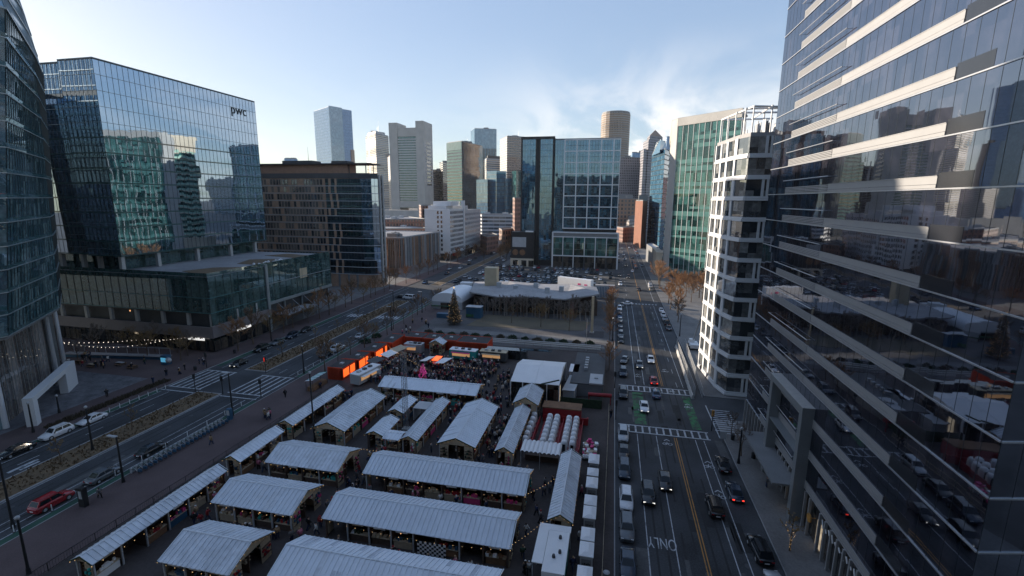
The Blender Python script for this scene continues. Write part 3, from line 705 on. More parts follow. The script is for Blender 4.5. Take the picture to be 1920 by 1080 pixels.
m = MB(); m.prism([(x - .3, y) for x, y in A] + [(-175, 38)], zb0 - .6, zb0 - .3); m.build('lobby_soffit', 'mid_grey', t)
LB = [(-107.5, 40), (-107.2, 58.6), (-121.0, 76.5), (-136, 88)]
m = MB(); band_pts = [(-105.0, 38), (-107.2, 58.6)]; m.face([(*band_pts[0], .1), (*band_pts[1], .1), (*band_pts[1], zb0 - .4), (*band_pts[0], zb0 - .4)])
for z in (4, 8, 12): m.obox(*band_pts, 0, .15, z, z + .3, 1)
m.build('base_glazing', ['glass_leaning', 'mullion_grey'], t)
for i in (1, 2):
    p, q = LB[i], LB[i + 1]; L = math.hypot(q[0] - p[0], q[1] - p[1]); nn = 1
    for j in range(nn + 1):
        x, y = lerp2(p, q, j / nn); m = MB(); m.tube((x, y, .1), (x - .2, y, zb0 - .5), .5, .42, 12); m.build('lobby_column', 'white_panel', t)
    m = MB(); a_, c_ = (p[0] - .5, p[1] - .4), (q[0] - .5, q[1] - .4); m.face([(*a_, .12), (*c_, .12), (*c_, zb0 - .5), (*a_, zb0 - .5)], 0)
    for j in range(round(L / 1.5)):
        u = lerp2(a_, c_, j / round(L / 1.5)); m.tube((u[0] + .05, u[1], .1), (u[0] + .05, u[1], zb0 - .5), .05, .05, 4, 1)
    m.build('lobby_glazing', ['glass_lobby', 'mullion_grey'], t)
m = MB(); m.prism([(-102.6, 60.5), (-103.8, 59.6), (-118.6, 77.0), (-117.4, 78.0)], 4.6, 5.6)
m.prism([(-102.6, 60.5), (-103.8, 59.6), (-104.9, 61.1), (-103.6, 61.8)], .1, 4.6); m.prism([(-113.6, 73.4), (-114.8, 72.6), (-118.6, 77.0), (-117.4, 78.0)], .1, 4.6); m.build('entrance_portal', 'white_panel', t)
# ================================================================== 7. brown panelled hotel
t = thing('hotel', 'broad brown panelled hotel with a rounded glass corner and flat roof canopy', 'hotel', (-135, 205, 0))
HY = 200.3
P = [(-190, HY), (-114, HY), (-109.4, 201.5), (-107.4, 204.0), (-107.2, 209), (-109.5, 212), (-190, 212)]
core(t, P, 0, 52.4, 'brown_panel', d=.3)
fh = 3.42; z0 = 6.4; hs = []
for k in range(13):
    za = z0 + k * fh
    m = MB(); m.obox(P[0], P[1], 0, .18, za - .13, za + .17); m.obox(P[1], P[2], 0, .25, za - .12, za + .16); m.obox(P[2], P[3], 0, .25, za - .12, za + .16); m.build('slab_edge', 'light_grey', t)
    g = MB(); s0 = (-132, HY - .03)
    for p, q in ((s0, (P[1][0], HY - .03)), (P[1], P[2]), (P[2], P[3])):
        g.face([(*p, za + .16), (*q, za + .16), (*q, za + fh - .12), (*p, za + fh - .12)], 0)
        L = math.hypot(q[0] - p[0], q[1] - p[1]); nn = max(1, round(L / 1.6))
        for i in range(nn): g.obox(lerp2(p, q, i / nn), lerp2(p, q, i / nn + .06 / L), .004, .08, za + .16, za + fh - .12, 1)
    g.build('corner_window_band', ['glass_teal', 'mullion_dark'], t)
    for i in range(34):
        if rnd.random() < .8: hs.append((-189 + i * 1.66 + (.5 if k % 2 else 0), HY - .01, za + 1.75, 0.0))
    if rnd.random() < .75:
        m = MB(); a_ = -131.5 + rnd.random() * 3; m.box(a_, HY - .12, za + .2, a_ + 1.2, HY - .04, za + fh - .15); m.box(a_ + 3.2, HY - .12, za + .2, a_ + 4.2, HY - .04, za + fh - .15); m.build('brown_panel', 'brown_panel', t)
windows(t, hs, 1.18, 2.45, 'glass_hotel', 'mid_grey', 100, .06, .1, 0)
m = MB(); m.obox(P[0], P[1], 0, .12, 50.9, 53.2); m.obox(P[1], P[2], 0, .12, 50.9, 53.2); m.obox(P[2], P[3], 0, .12, 50.9, 53.2); m.build('parapet', 'dark_grey', t)
m = MB(); m.box(-188, 202.5, 53, -121.5, 210, 57.2)
m.build('penthouse', 'bronze_panel', t)
m = MB(); m.box(-190, 201.0, 57.2, -109.5, 211.5, 57.75); m.build('roof', 'roof_dark', t)
for x, y in ((-112.5, 203), (-112.5, 210), (-121, 203)): 
    m = MB(); m.tube((x, y, 52.5), (x, y, 57.2), .22, .22, 8); m.build('roof_post', 'dark_grey', t)
m = MB(); m.box(-156, 203, 57.75, -140, 210, 59.2); m.box(-130, 203, 57.75, -122, 209, 58.9); m.tube((-146, 209, 58), (-146, 209, 66), .12, .05, 5); m.build('roof_plant', 'dark_grey', t)
for x in (-133, -128, -123, -118.5): 
    m = MB(); m.box(x, HY - .25, .1, x + 1.0, HY + .05, 6.2); m.build('street_pier', 'mid_grey', t)
for y in (204.3, 207.2):
    m = MB(); m.box(-107.3, y, 2, -106.7, y + 1.2, 52.6); m.build('stone_pier', 'concrete', t)
g = MB()
for k in range(13): g.box(-107.2, 205.6, 6.8 + k * 3.42, -107.05, 207, 9.2 + k * 3.42)
g.build('side_window_band', 'glass_dark', t)
# ================================================================== 8. low finned block with rounded corner
t = thing('finned_block', 'low grey block with vertical fins and a rounded corner beside the brown hotel', 'office block', (-120, 265, 0))
P = [(-122.5, 244.2)] + [(-121.0 + 5 * math.sin(R(a)), 249.2 - 5 * math.cos(R(a))) for a in (10, 30, 50, 70, 85)] + [(-112.6, 296), (-150, 296), (-150, 244.2)]
core(t, P, 0, 20, 'plum_stone', d=.4)
m = MB(); 
for p, q in edges_of(P)[:]: m.face([(*p, 3), (*q, 3), (*q, 19.2), (*p, 19.2)], 0)
m.build('glazing', 'glass_room', t)
E8 = edges_of(P)
cnt = 0
for p, q in E8:
    if max(p[1], q[1]) > 297 or p[0] < -149 and q[0] < -149 or (p[1] > 295 and q[1] > 295): continue
    L = math.hypot(q[0] - p[0], q[1] - p[1]); nn = max(1, round(L / 1.1))
    for i in range(nn):
        if cnt >= 95: break
        s = rnd.choice((.22, .3, .55)); m = MB(); m.obox(lerp2(p, q, i / nn), lerp2(p, q, min(1, i / nn + s / L)), 0, .4, 3, 19.8); m.build('fin', rnd.choice(['light_grey', 'brown_panel', 'mid_grey']), t); cnt += 1
roofcap(t, P, 20, 'roof_pale', .7, 'light_grey'); rooftop(t, P, 20, 6, 4, 'mid_grey')
# ================================================================== 9. white hotel with punched windows, in two volumes
t = thing('white_hotel', 'white hotel block on slanted legs with rows of small square windows', 'hotel', (-112, 315, 0))
P = [(-126, 303), (-107.8, 303), (-106.0, 328.4), (-126, 328.4)]
core(t, P, 5.2, 34.6, 'white_panel', d=.02)
sp = wallspots(P[1], P[2], 6.4, 9, 3.1, 2.0, 1.6, None, 1.0)
sp2 = [(x, 302.98, z, 0.0) for x in (-116.4, -113.9) for z in [8 + 3.1 * k for k in range(9)]]
windows(t, sp + sp2, 1.15, 1.75, 'glass_dark', 'light_grey', 100, .06, .06, 0)
m = MB()
for x in (-118, -112, -108.5): m.tube((x, 304, .1), (x + (2.2 if x < -110 else 0), 304, 5.3), .3, .3, 8)
m.build('slanted_leg', 'white_paint', t)
core(t, [(-125, 306), (-110, 306), (-108, 327), (-125, 327)], 0, 5.1, 'dark_grey', name='ground_floor_wall', d=.2)
m = MB(); m.box(-108.6, 309, 3.0, -106.6, 320, 5.0); m.build('red_awning', 'red_paint', t)
roofcap(t, P, 34.6, 'roof_pale', .6, 'white_paint')
m = MB(); m.box(-124, 305, 35, -111.5, 320, 37.3); m.box(-122, 309, 37.3, -109, 327, 40.3); m.build('penthouse', 'white_panel', t)
m = MB(); m.box(-107.9, 326.8, 5.2, -105.6, 329.2, 40.8); m.build('stair_shaft', 'white_panel', t)
t = thing('grey_hotel', 'grey hotel wing with punched windows directly behind the white hotel', 'hotel', (-112, 350, 0))
P = [(-126, 330), (-106.0, 330), (-106.8, 374), (-126, 374)]
core(t, P, 0, 33.4, 'light_grey', d=.02)
windows(t, wallspots(P[1], P[2], 6.0, 8, 3.3, 2.6, 1.7, None, 1.0), 1.2, 1.9, 'glass_dark', 'white_paint', 100, .06, .06, 0)
m = MB(); m.obox(P[1], P[2], .01, .06, .5, 5.5); m.build('shop_window', 'glass_shop', t)
roofcap(t, P, 33.4, 'gravel_roof', .6, 'light_grey'); m = MB(); m.box(-122, 334, 33.6, -110, 350, 37); m.build('penthouse', 'light_grey', t)
# ================================================================== 10. twin tower facing the street, dark slab and white grid
t = thing('twin_tower', 'dark glass slab and white gridded tower joined above a white framed podium', 'apartment tower', (-28, 310, 0))
TY = 297.0
P = [(-58.2, TY), (-37.4, TY), (-37.4, 330), (-58.2, 330)]
core(t, P, 0, 79.2, 'black_metal', d=.3); core(t, [(-37, TY + 1.5), (2.0, TY + 1.5), (2.0, 326), (-37, 326)], 0, 77.8, 'black_metal', d=.3)
for k in range(21):
    za = 4 + k * 3.55; g = MB()
    for x0, x1 in ((-57.4, -49.2), (-46.6, -38.6)):
        g.face([(x0, TY - .02, za), (x1, TY - .02, za), (x1, TY - .02, za + 3.45), (x0, TY - .02, za + 3.45)], 0)
        for i in range(6): x = x0 + (x1 - x0) * i / 5; g.box(x - .04, TY - .1, za, x + .04, TY - .025, za + 3.45, 1)
        g.box(x0, TY - .07, za - .05, x1, TY - .022, za + .05, 1)
    g.face([(-37.3, TY + 1.4, za), (-31.2, TY + 1.4, za), (-31.2, TY + 1.4, za + 3.45), (-37.3, TY + 1.4, za + 3.45)], 0)
    for i in range(4): x = -37.3 + 6.1 * i / 4; g.box(x - .04, TY + 1.3, za, x + .04, TY + 1.39, za + 3.45, 1)
    g.build('window_band', ['glass_blue', 'mullion_dark'], t)
m = MB()
for x in (-58.3, -49.1, -46.7, -38.5): m.box(x, TY - .35, 0, x + (.9 if x in (-58.3, -38.5) else .5), TY + .1, 79.4)
m.build('dark_pier', 'black_metal', t)
m = MB(); m.box(-58.3, TY - .4, 78.3, -37.3, TY + .3, 79.9); m.build('dark_cornice', 'black_metal', t)
X0, X1, Zb, Zt = -31.2, 2.0, 24.4, 77.6; nx, nz = 5, 8; cw = (X1 - X0 + 3.3) / nx; ch = (Zt - Zb) / nz
for i in range(nx):
    for k in range(nz):
        x0 = X0 + i * cw; x1 = min(X1, x0 + cw); z = Zb + k * ch; g = MB()
        g.face([(x0 + .3, TY + .2, z + .3), (x1 - .3, TY + .2, z + .3), (x1 - .3, TY + .2, z + ch - .3), (x0 + .3, TY + .2, z + ch - .3)], 0)
        for j in range(1, 4):
            xx = x0 + (x1 - x0) * j / 4; g.box(xx - .07, TY + .08, z + .3, xx + .07, TY + .19, z + ch - .3, 1)
        g.box(x0 + .3, TY + .1, z + ch / 2 - .08, x1 - .3, TY + .19, z + ch / 2 + .08, 1)
        g.build('window', ['glass_blue', 'mullion_dark'], t)
m = MB()
for i in range(nx): m.box(X0 + i * cw - .3, TY - .25, Zb, X0 + i * cw + .3, TY + .25, Zt)
for k in range(nz + 1): m.box(X0 - .3, TY - .22, Zb + k * ch - .28, X1, TY + .24, Zb + k * ch + .28)
m.box(X1 - .3, TY - .25, Zb, X1 + .05, TY + .25, Zt); m.build('white_grid', 'white_panel', t)
m = MB(); m.box(-37.2, TY + 1.2, 77.8, 2.1, 326, 78.6); m.box(-57, 299, 79.4, -39, 328, 80); m.build('roof', 'mid_grey', t)
m = MB(); m.box(-37.4, TY - 4, 21.6, 3.2, TY + 1.2, 22.2); m.box(-37.4, TY - 4, 19.0, 3.2, TY - 3.6, 19.5); m.box(-37.4, TY - 4, 7.2, 3.2, TY - 3.6, 7.9)
for i in range(7): x = -37.4 + i * 40 / 6; m.box(x, TY - 4.05, 0 if i in (0, 2, 4, 6) else 7.2, x + (.9 if i in (0, 6) else .5), TY - 3.6, 21.6 if i in (0, 6) else 19.2)
m.build('podium_frame', 'white_panel', t)
m = MB(); m.box(-37.2, TY - 3.55, 19.5, 3.0, TY - 3.2, 21.6); m.build('podium_louvre', 'mid_grey', t)
for i in range(6):
    x = -37.4 + i * 40 / 6; m = MB(); m.face([(x + .6, TY - 3.7, 7.9), (x + 6.6, TY - 3.7, 7.9), (x + 6.6, TY - 3.7, 19), (x + .6, TY - 3.7, 19)], 0)
    for j in (1, 2): m.box(x + .6, TY - 3.78, 7.9 + j * 3.7, x + 6.6, TY - 3.71, 8.0 + j * 3.7, 1)
    m.build('podium_window', ['glass_green', 'mullion_grey'], t)
    m = MB(); m.box(x + .7, TY - 3.4, .1, x + 6.5, TY - 3.3, 7.0); m.build('street_window', 'glass_shop', t)
m = MB(); m.box(-37, TY - 3.2, 0, 3, TY, 21.5); m.build('podium_wall', 'dark_grey', t)
t = thing('billboard_block', 'small black block with a pale screen and two round portraits left of the twin tower', 'building', (-56, 297, 0))
m = MB(); m.box(-63, 291, 0, -48.6, 296.9, 21.8); m.build('wall', 'black_metal', t)
m = MB(); m.box(-62.2, 290.9, 12.4, -53.4, 290.98, 18.6); m.build('screen', 'light_grey', t)
for x in (-60.3, -55.7): 
    m = MB(); m.tube((x, 290.98, 9), (x, 290.86, 9), 1.9, 1.9, 20); m.build('round_panel', 'brown_wood', t)
m = MB(); m.box(-63.2, 289.6, .1, -48.4, 290.9, 5.2); m.build('shop_front', 'beige_stone', t)
for x in (-61.5, -56, -51.5):
    m = MB(); m.box(x, 289.5, .3, x + 3.2, 289.58, 4.2); m.build('shop_window', 'glass_shop', t)
m = MB(); m.box(-54, 291.2, 21.8, -49, 293, 22.6); m.build('roof_light', 'white_paint', t)

t = thing('camera_side_block', 'glass office block on the near side of the market, seen only reflected in the towers', 'office block', (-10, -18, 0))
P = [(-75, -34), (60, -34), (60, -5), (-75, -5)]
core(t, P, 0, 70, 'dark_grey', d=.4)
storeys(t, [(P[2], P[3]), (P[3], P[0])], 0.2, 17, 4.1, 1.0, 'glass_room', 'mid_grey', 'mullion_dark', 3.0, .08)
roofcap(t, P, 70, 'mid_grey', .8)
# ================================================================== skyline
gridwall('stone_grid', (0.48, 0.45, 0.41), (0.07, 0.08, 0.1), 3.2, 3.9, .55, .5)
gridwall('stone_grid_close', (0.36, 0.32, 0.285), (0.05, 0.055, 0.065), 2.4, 3.6, .5, .55)
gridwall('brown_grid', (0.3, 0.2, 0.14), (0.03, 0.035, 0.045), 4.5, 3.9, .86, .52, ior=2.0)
gridwall('grey_grid', (0.27, 0.26, 0.28), (0.07, 0.075, 0.085), 2.6, 3.4, .55, .6)
gridwall('dark_stripes', (0.1, 0.09, 0.085), (0.03, 0.032, 0.036), 30, 3.8, 1.0, .55, ior=1.9)
gridwall('brick_grid', (0.27, 0.16, 0.11), (0.08, 0.085, 0.09), 4.2, 4.4, .55, .6)
gridwall('brick_small', (0.22, 0.11, 0.08), (0.05, 0.05, 0.055), 2.6, 3.6, .45, .55)
gridwall('plain_blocks', (0.34, 0.31, 0.29), (0.07, 0.075, 0.08), 3.5, 3.6, .6, .5)
gridwall('white_stripe', (0.4, 0.42, 0.44), (0.06, 0.08, 0.1), 6, 3.7, .97, .55, ior=1.9)
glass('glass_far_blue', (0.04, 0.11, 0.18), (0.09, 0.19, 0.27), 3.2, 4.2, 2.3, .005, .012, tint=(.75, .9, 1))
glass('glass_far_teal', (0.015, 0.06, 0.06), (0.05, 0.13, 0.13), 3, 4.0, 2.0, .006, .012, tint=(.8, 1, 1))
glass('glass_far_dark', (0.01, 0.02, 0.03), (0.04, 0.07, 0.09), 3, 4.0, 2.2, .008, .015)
def corners(xl, xc, xr, Y, dl=40, dr=40):
    a, c, d = D(xl, 300, Y + dl)[:2], D(xc, 300, Y)[:2], D(xr, 300, Y + dr)[:2]
    return [a, c, d, (a[0] + d[0] - c[0], a[1] + d[1] - c[1])]
def ztop(x, y, Y): return D(x, y, Y)[2]
def tower(name, label, xl, xc, xr, yt, Y, wall, dl=40, dr=40, fh=4.0, sph=None, spm=None, roofm='mid_grey', cat='tower', cap=1.0, z0=0, nb=None):
    P = corners(xl, xc, xr, Y, dl, dr); H = ztop(xc, yt, Y)
    c = (sum(p[0] for p in P) / 4, sum(p[1] for p in P) / 4, 0)
    t = thing(name, label, cat, c)
    m = MB(); m.prism(P, 0, H); m.build('wall', wall, t)
    m = MB(); m.prism(inset(P, 1.5), H, H + cap); m.build('roof', roofm, t)
    rr = random.Random(int(abs(c[0]) * 7 + Y))
    for i in range(3):
        cx, cy = lerp2(P[0], P[2], rr.uniform(.25, .75)); cx += rr.uniform(-4, 4); w_ = rr.uniform(2, 6); m = MB(); m.box(cx - w_, cy - w_ * .8, H, cx + w_, cy + w_ * .8, H + rr.uniform(2, 5.5)); m.build('roof_plant', roofm, t)
    if H > 60: m = MB(); m.tube((c[0] + 3, c[1], H), (c[0] + 3, c[1], H + rr.uniform(8, 16)), .25, .1, 5); m.build('mast', 'steel', t)
    if sph:
        k = 0; z = H - fh
        while z > max(z0, 4) and k < (nb or 45):
            m = MB(); m.obox(P[0], P[1], 0, .35, z, z + sph); m.obox(P[1], P[2], 0, .35, z, z + sph); m.build('spandrel_band', spm, t); z -= fh; k += 1
    return t, P, H
# tall glass tower left of the pair
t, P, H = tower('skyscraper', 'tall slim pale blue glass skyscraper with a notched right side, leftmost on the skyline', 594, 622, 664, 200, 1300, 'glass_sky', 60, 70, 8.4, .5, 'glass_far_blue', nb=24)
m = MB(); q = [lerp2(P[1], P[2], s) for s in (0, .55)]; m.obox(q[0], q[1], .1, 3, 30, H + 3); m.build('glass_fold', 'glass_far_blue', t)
m = MB(); m.obox(lerp2(P[1], P[2], .86), P[2], .1, 4, 20, H * .62); m.build('lower_wing', 'brick_tan', t)
tower('office_tower', 'narrow beige banded tower with antennas beside the grey twin pillared tower', 688, 706, 730, 250, 1000, 'white_stripe', 45, 45, 4.1, 1.7, 'beige_stone')
t = bpy.data.objects[-1] if False else None
t, P, H = tower('roof_house', 'small plant room with antennas on the beige banded tower', 692, 706, 724, 246, 1004, 'light_grey', 30, 30)
m = MB(); cx, cy = P[1][0] + 2, P[1][1] + 12; m.tube((cx, cy, H), (cx, cy, H + 24), .5, .15, 5); m.tube((cx - 6, cy + 5, H), (cx - 6, cy + 5, H + 16), .4, .15, 5); m.build('antenna', 'steel', t)
# pale grey tower between two taller pillars
Y = 800; a0, a1 = D(731, 300, Y)[0], D(791, 300, Y)[0]; H = ztop(760, 240, Y); Hp = ztop(740, 230, Y)
t = thing('pillared_tower', 'pale grey tower with two taller side pillars and ribbed glass between them', 'tower', ((a0 + a1) / 2, Y + 20, 0))
w = (a1 - a0)
m = MB(); m.box(a0, Y, 0, a0 + w * .26, Y + 38, Hp); m.build('pillar', 'concrete', t)
m = MB(); m.box(a1 - w * .17, Y, 0, a1 + 4, Y + 42, Hp + 2); m.build('pillar', 'concrete', t)
m = MB(); m.box(a0 + w * .26, Y + 2, 25, a1 - w * .17, Y + 34, H); m.build('wall', 'glass_far_teal', t)
m = MB(); m.box(a0 + w * .26, Y + 1.0, H - 14, a1 - w * .17, Y + 1.99, H + .5); m.build('crown', 'concrete', t)
z = 40; 
while z < H - 18:
    m = MB(); m.box(a0 + w * .26, Y + .6, z, a1 - w * .17, Y + 1.99, z + 1.9); m.build('spandrel_band', 'light_grey', t); z += 4.3
m = MB(); m.box(a0 + w * .26, Y + 1, 26, a1 - w * .17, Y + 2, 38); m.build('base_wall', 'concrete', t)
for i in range(12):
    m = MB(); m.box(a1 + 3.9, Y + 12, H - 26 - i * 6.5, a1 + 4.3, Y + 34, H - 22.5 - i * 6.5); m.build('side_window', 'glass_far_dark', t)
tower('stepped_block', 'dark brown stepped block behind the white hotel, the taller step', 824, 830, 842, 304, 860, 'dark_stripes', 30, 40)
tower('lower_block', 'dark brown block, the lower step left of the taller dark one', 804, 811, 826, 319, 850, 'dark_stripes', 30, 40)
tower('small_block', 'small brown office block low beside the pillared tower', 790, 803, 816, 342, 830, 'plain_blocks', 30, 40)
t, P, H = tower('teal_tower', 'broad green teal tower with one banded face and one dark face', 838, 866, 905, 265, 650, 'glass_far_dark', 18, 62, 4.3)
z = H - 14
while z > 15:
    m = MB(); m.obox(P[0], P[1], 0, .3, z, z + 2.2); m.build('spandrel_band', 'green_spandrel', t); z -= 4.3
m = MB(); m.obox(P[0], P[1], -.1, .4, H - 11, H); m.build('crown', 'teal_spandrel', t)
t, P, H = tower('blue_tower', 'bright blue glass tower with a dark striped lower part behind the teal tower', 883, 890, 931, 241, 1100, 'glass_far_blue', 40, 20)
m = MB()
for i in range(14): m.obox(lerp2(P[1], P[2], (i + .25) / 14), lerp2(P[1], P[2], (i + .75) / 14), .05, .6, 60, H - 44)
m.build('dark_stripe', 'black_metal', t)
t, P, H = tower('beige_block', 'beige banded block standing in front of the bright blue tower', 907, 912, 946, 297, 900, 'white_stripe', 30, 30, 4.2, 1.7, 'beige_stone', nb=30)
m = MB(); m.prism(inset(P, 5), H, H + 6); m.build('penthouse', 'dark_grey', t)
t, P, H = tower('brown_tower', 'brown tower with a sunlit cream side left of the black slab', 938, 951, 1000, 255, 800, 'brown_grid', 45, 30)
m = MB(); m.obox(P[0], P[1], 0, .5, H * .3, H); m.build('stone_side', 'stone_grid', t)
t = thing('mirror_block', 'faceted blue mirror glass office block between the white hotel and the black slab', 'office block', (D(935, 300, 600)[0], 615, 0))
for nm, xs, yt in (('left_wing', (893, 914, 918), 336), ('centre_wing', (912, 931, 950), 320), ('right_wing', (944, 952, 976), 334)):
    P = corners(xs[0], xs[1], xs[2], 600, 12, 12); H = ztop(xs[1], yt, 600); m = MB(); m.prism(P, 0, H); m.build('glass_wing', 'glass_far_blue', t)
    for k in range(12):
        z = H - 5 * (k + 1)
        if z > 8: m = MB(); m.obox(P[0], P[1], 0, .15, z, z + .5); m.obox(P[1], P[2], 0, .15, z, z + .5); m.build('floor_line', 'mullion_dark', t)
m = MB(); P = corners(960, 968, 980, 585, 12, 12); m.prism(P, 0, ztop(968, 320, 585)); m.build('glass_wing', 'glass_far_teal', t)
# round tower behind the white grid
Y = 900; xc = D(1151, 300, Y)[0]; r = (D(1178, 300, Y)[0] - D(1125, 300, Y)[0]) / 2; H = ztop(1151, 214, Y)
t = thing('round_tower', 'tall round brown banded tower rising behind the white gridded tower', 'tower', (xc, Y, 0))
P = [(xc + r * math.cos(2 * math.pi * i / 22), Y + r * math.sin(2 * math.pi * i / 22)) for i in range(22)]
m = MB(); m.prism(P, 0, H); m.build('wall', 'stone_grid_close', t)
m = MB(); m.prism(inset(P, 1), H, H + 2); m.build('roof', 'mid_grey', t)
z = H - 4.6
for k in range(40):
    if z < 20: break
    m = MB()
    for p, q in edges_of(P): m.obox(p, q, 0, .4, z, z + 1.7)
    m.build('spandrel_band', 'brick_tan', t); z -= 4.1
tower('grey_tower', 'flat grey gridded tower just right of the white gridded tower', 1158, 1163, 1201, 296, 700, 'grey_grid', 40, 8)
tower('brick_block', 'tan brick office block with large windows at the end of the street', 1156, 1162, 1206, 373, 560, 'brick_grid', 40, 8, cat='office block')
t, P, H = tower('pointed_tower', 'stepped grey brown tower with a pyramid roof', 1204, 1214, 1247, 262, 660, 'grey_grid', 30, 25)
m = MB(); Q = inset(P, 5); H2 = ztop(1214, 253, 660); m.prism(Q, H, H2); m.build('wall', 'grey_grid', t)
cx, cy = sum(p[0] for p in Q) / 4, sum(p[1] for p in Q) / 4; m = MB()
ZA = ztop(1226, 240, 670)
for i in range(4): m.face([(*Q[i], H2), (*Q[(i + 1) % 4], H2), (cx, cy, ZA)])
m.build('pyramid_roof', 'brick_tan', t)
m = MB(); Q = corners(1200, 1206, 1214, 652, 20, 10); m.prism(Q, 0, ztop(1206, 279, 652)); m.build('lower_step', 'grey_grid', t)
z = H
for k in range(20):
    m = MB(); m.obox(lerp2(P[1], P[2], .35), lerp2(P[1], P[2], .65), 0, 1.6, z - 6 - k * 5.4, z - 3.4 - k * 5.4); m.build('bay_window', 'light_grey', t)
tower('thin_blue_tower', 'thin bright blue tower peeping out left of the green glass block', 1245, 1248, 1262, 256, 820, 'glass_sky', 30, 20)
t, P, H = tower('slim_glass_tower', 'slim angular glass tower beside the green glass block', 1222, 1246, 1258, 280, 420, 'glass_far_blue', 40, 30, 4.0, .5, 'mullion_dark', nb=30)
m = MB(); Q = corners(1222, 1236, 1252, 424, 30, 25); m.prism(Q, H - 2, H + 9, top=inset(Q, 3)); m.build('sloped_crown', 'glass_far_blue', t)
tower('orange_brick_block', 'sunlit orange brick block at the edge of the far street', 1196, 1210, 1219, 377, 430, 'brick_red', 45, 20, cat='building')
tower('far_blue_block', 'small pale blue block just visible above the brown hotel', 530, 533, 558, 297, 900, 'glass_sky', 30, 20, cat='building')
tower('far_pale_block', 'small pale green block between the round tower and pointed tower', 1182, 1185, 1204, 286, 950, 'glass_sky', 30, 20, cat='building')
tower('side_slab', 'thin grey green slab at the left flank of the pillared tower', 727, 731, 737, 292, 840, 'plain_blocks', 20, 20, cat='building')
# ------------------------------------------------------------------ lower town between the near blocks and the skyline
def block(name, label, xl, xc, xr, yb, yt, wall, roofm='gravel_roof', dl=30, dr=30, cat='building', plant=0, seed=1):
    gx, gy = G(xc, yb); P = corners(xl, xc, xr, gy, dl, dr); H = ztop(xc, yt, gy)
    t = thing(name, label, cat, (gx, gy, 0)); m = MB(); m.prism(P, 0, H); m.build('wall', wall, t); roofcap(t, P, H, roofm, .8, wall if wall in ('concrete',) else 'mid_grey')
    if plant: rooftop(t, P, H, plant, seed)
    return t, P, H
block('brick_warehouse', 'long red brick warehouse with rows of dark windows behind the finned block', 640, 716, 800, 470, 430, 'brick_small', 'roof_pale', 60, 20, plant=6, seed=2)
block('brick_hall', 'second red brick warehouse with a bright roof further back', 690, 716, 796, 462, 412, 'brick_small', 'roof_pale', 40, 20, plant=5, seed=3)
t, P, H = block('brick_tower', 'slim red brick tower with a tall windowed front left of the white hotel', 783, 787, 812, 450, 386, 'brick_small', 'gravel_roof', 30, 8)
m = MB()
for i in range(3): m.obox(lerp2(P[1], P[2], .12 + i * .3), lerp2(P[1], P[2], .26 + i * .3), .05, .3, H * .35, H * .9)
m.build('tall_window', 'glass_dark', t)
block('grey_station', 'long low grey roofed station building in front of the pillared tower', 640, 700, 790, 430, 395, 'concrete', 'mid_grey', 30, 12)
block('white_slab', 'long low pale grey slab building left of the black slab tower', 890, 903, 976, 450, 403, 'white_stripe', 'mid_grey', 30, 5, plant=2, seed=5)
block('brick_pier', 'narrow red brick block directly left of the black slab tower', 962, 966, 977, 470, 372, 'brick_small', 'gravel_roof', 20, 10)
block('gabled_house', 'low brown brick block at the bend of the far boulevard', 900, 912, 935, 478, 445, 'brick_small', 'roof_dark', 20, 20)
block('low_house', 'low tan block among bare trees beside the far boulevard', 936, 942, 966, 470, 432, 'brick_grid', 'roof_dark', 20, 20)
block('street_end_block', 'low red brown block closing the far end of the street', 1160, 1175, 1204, 455, 428, 'brick_small', 'roof_dark', 20, 20)
block('entrance_pavilion', 'low grey canopy pavilion beside the slim glass tower', 1222, 1236, 1246, 500, 468, 'mid_grey', 'light_grey', 30, 12)
r2 = random.Random(5)
names = ['grey', 'tan', 'brown', 'pale', 'dark', 'red']
walls = ['plain_blocks', 'brick_grid', 'stone_grid_close', 'white_stripe', 'dark_stripes', 'brick_small']
for i, (x0, x1, Y, yt) in enumerate([(640, 690, 1150, 352), (668, 692, 1500, 340), (796, 842, 1100, 352), (560, 640, 1500, 336), (1176, 1204, 1250, 330), (1190, 1225, 1500, 345), (888, 940, 1500, 330), (500, 590, 1300, 340),
                                   (300, 480, 1200, 330), (60, 240, 1150, 335), (1290, 1400, 1200, 335), (1450, 1600, 1100, 330), (1180, 1200, 520, 415), (990, 1150, 1300, 345), (-300, 0, 1100, 330), (1650, 2000, 1100, 330)]):
    k = i % 6
    lab = ['grey block low on the skyline right of the leftmost skyscraper', 'tan block far behind the leftmost skyscraper', 'brown block low behind the teal tower', 'pale slab behind the brown hotel roof', 'dark slab low between the round and pointed towers', 'red brick block behind the pointed tower', 'far grey block behind the mirror glass block', 'far tan block behind the brown hotel',
           'brown block hidden behind the blue glass tower', 'pale block hidden behind the leaning tower', 'dark block behind the green glass block', 'red brick block behind the dark right tower', 'grey brown block lining the far street', 'far tan block behind the twin tower', 'brown block far off to the left', 'pale block far off to the right'][i]
    tower('city_block', lab, x0, (x0 + x1) / 2 - (x1 - x0) * .2, x1, yt, Y, walls[k], 30, 30, cat='building')
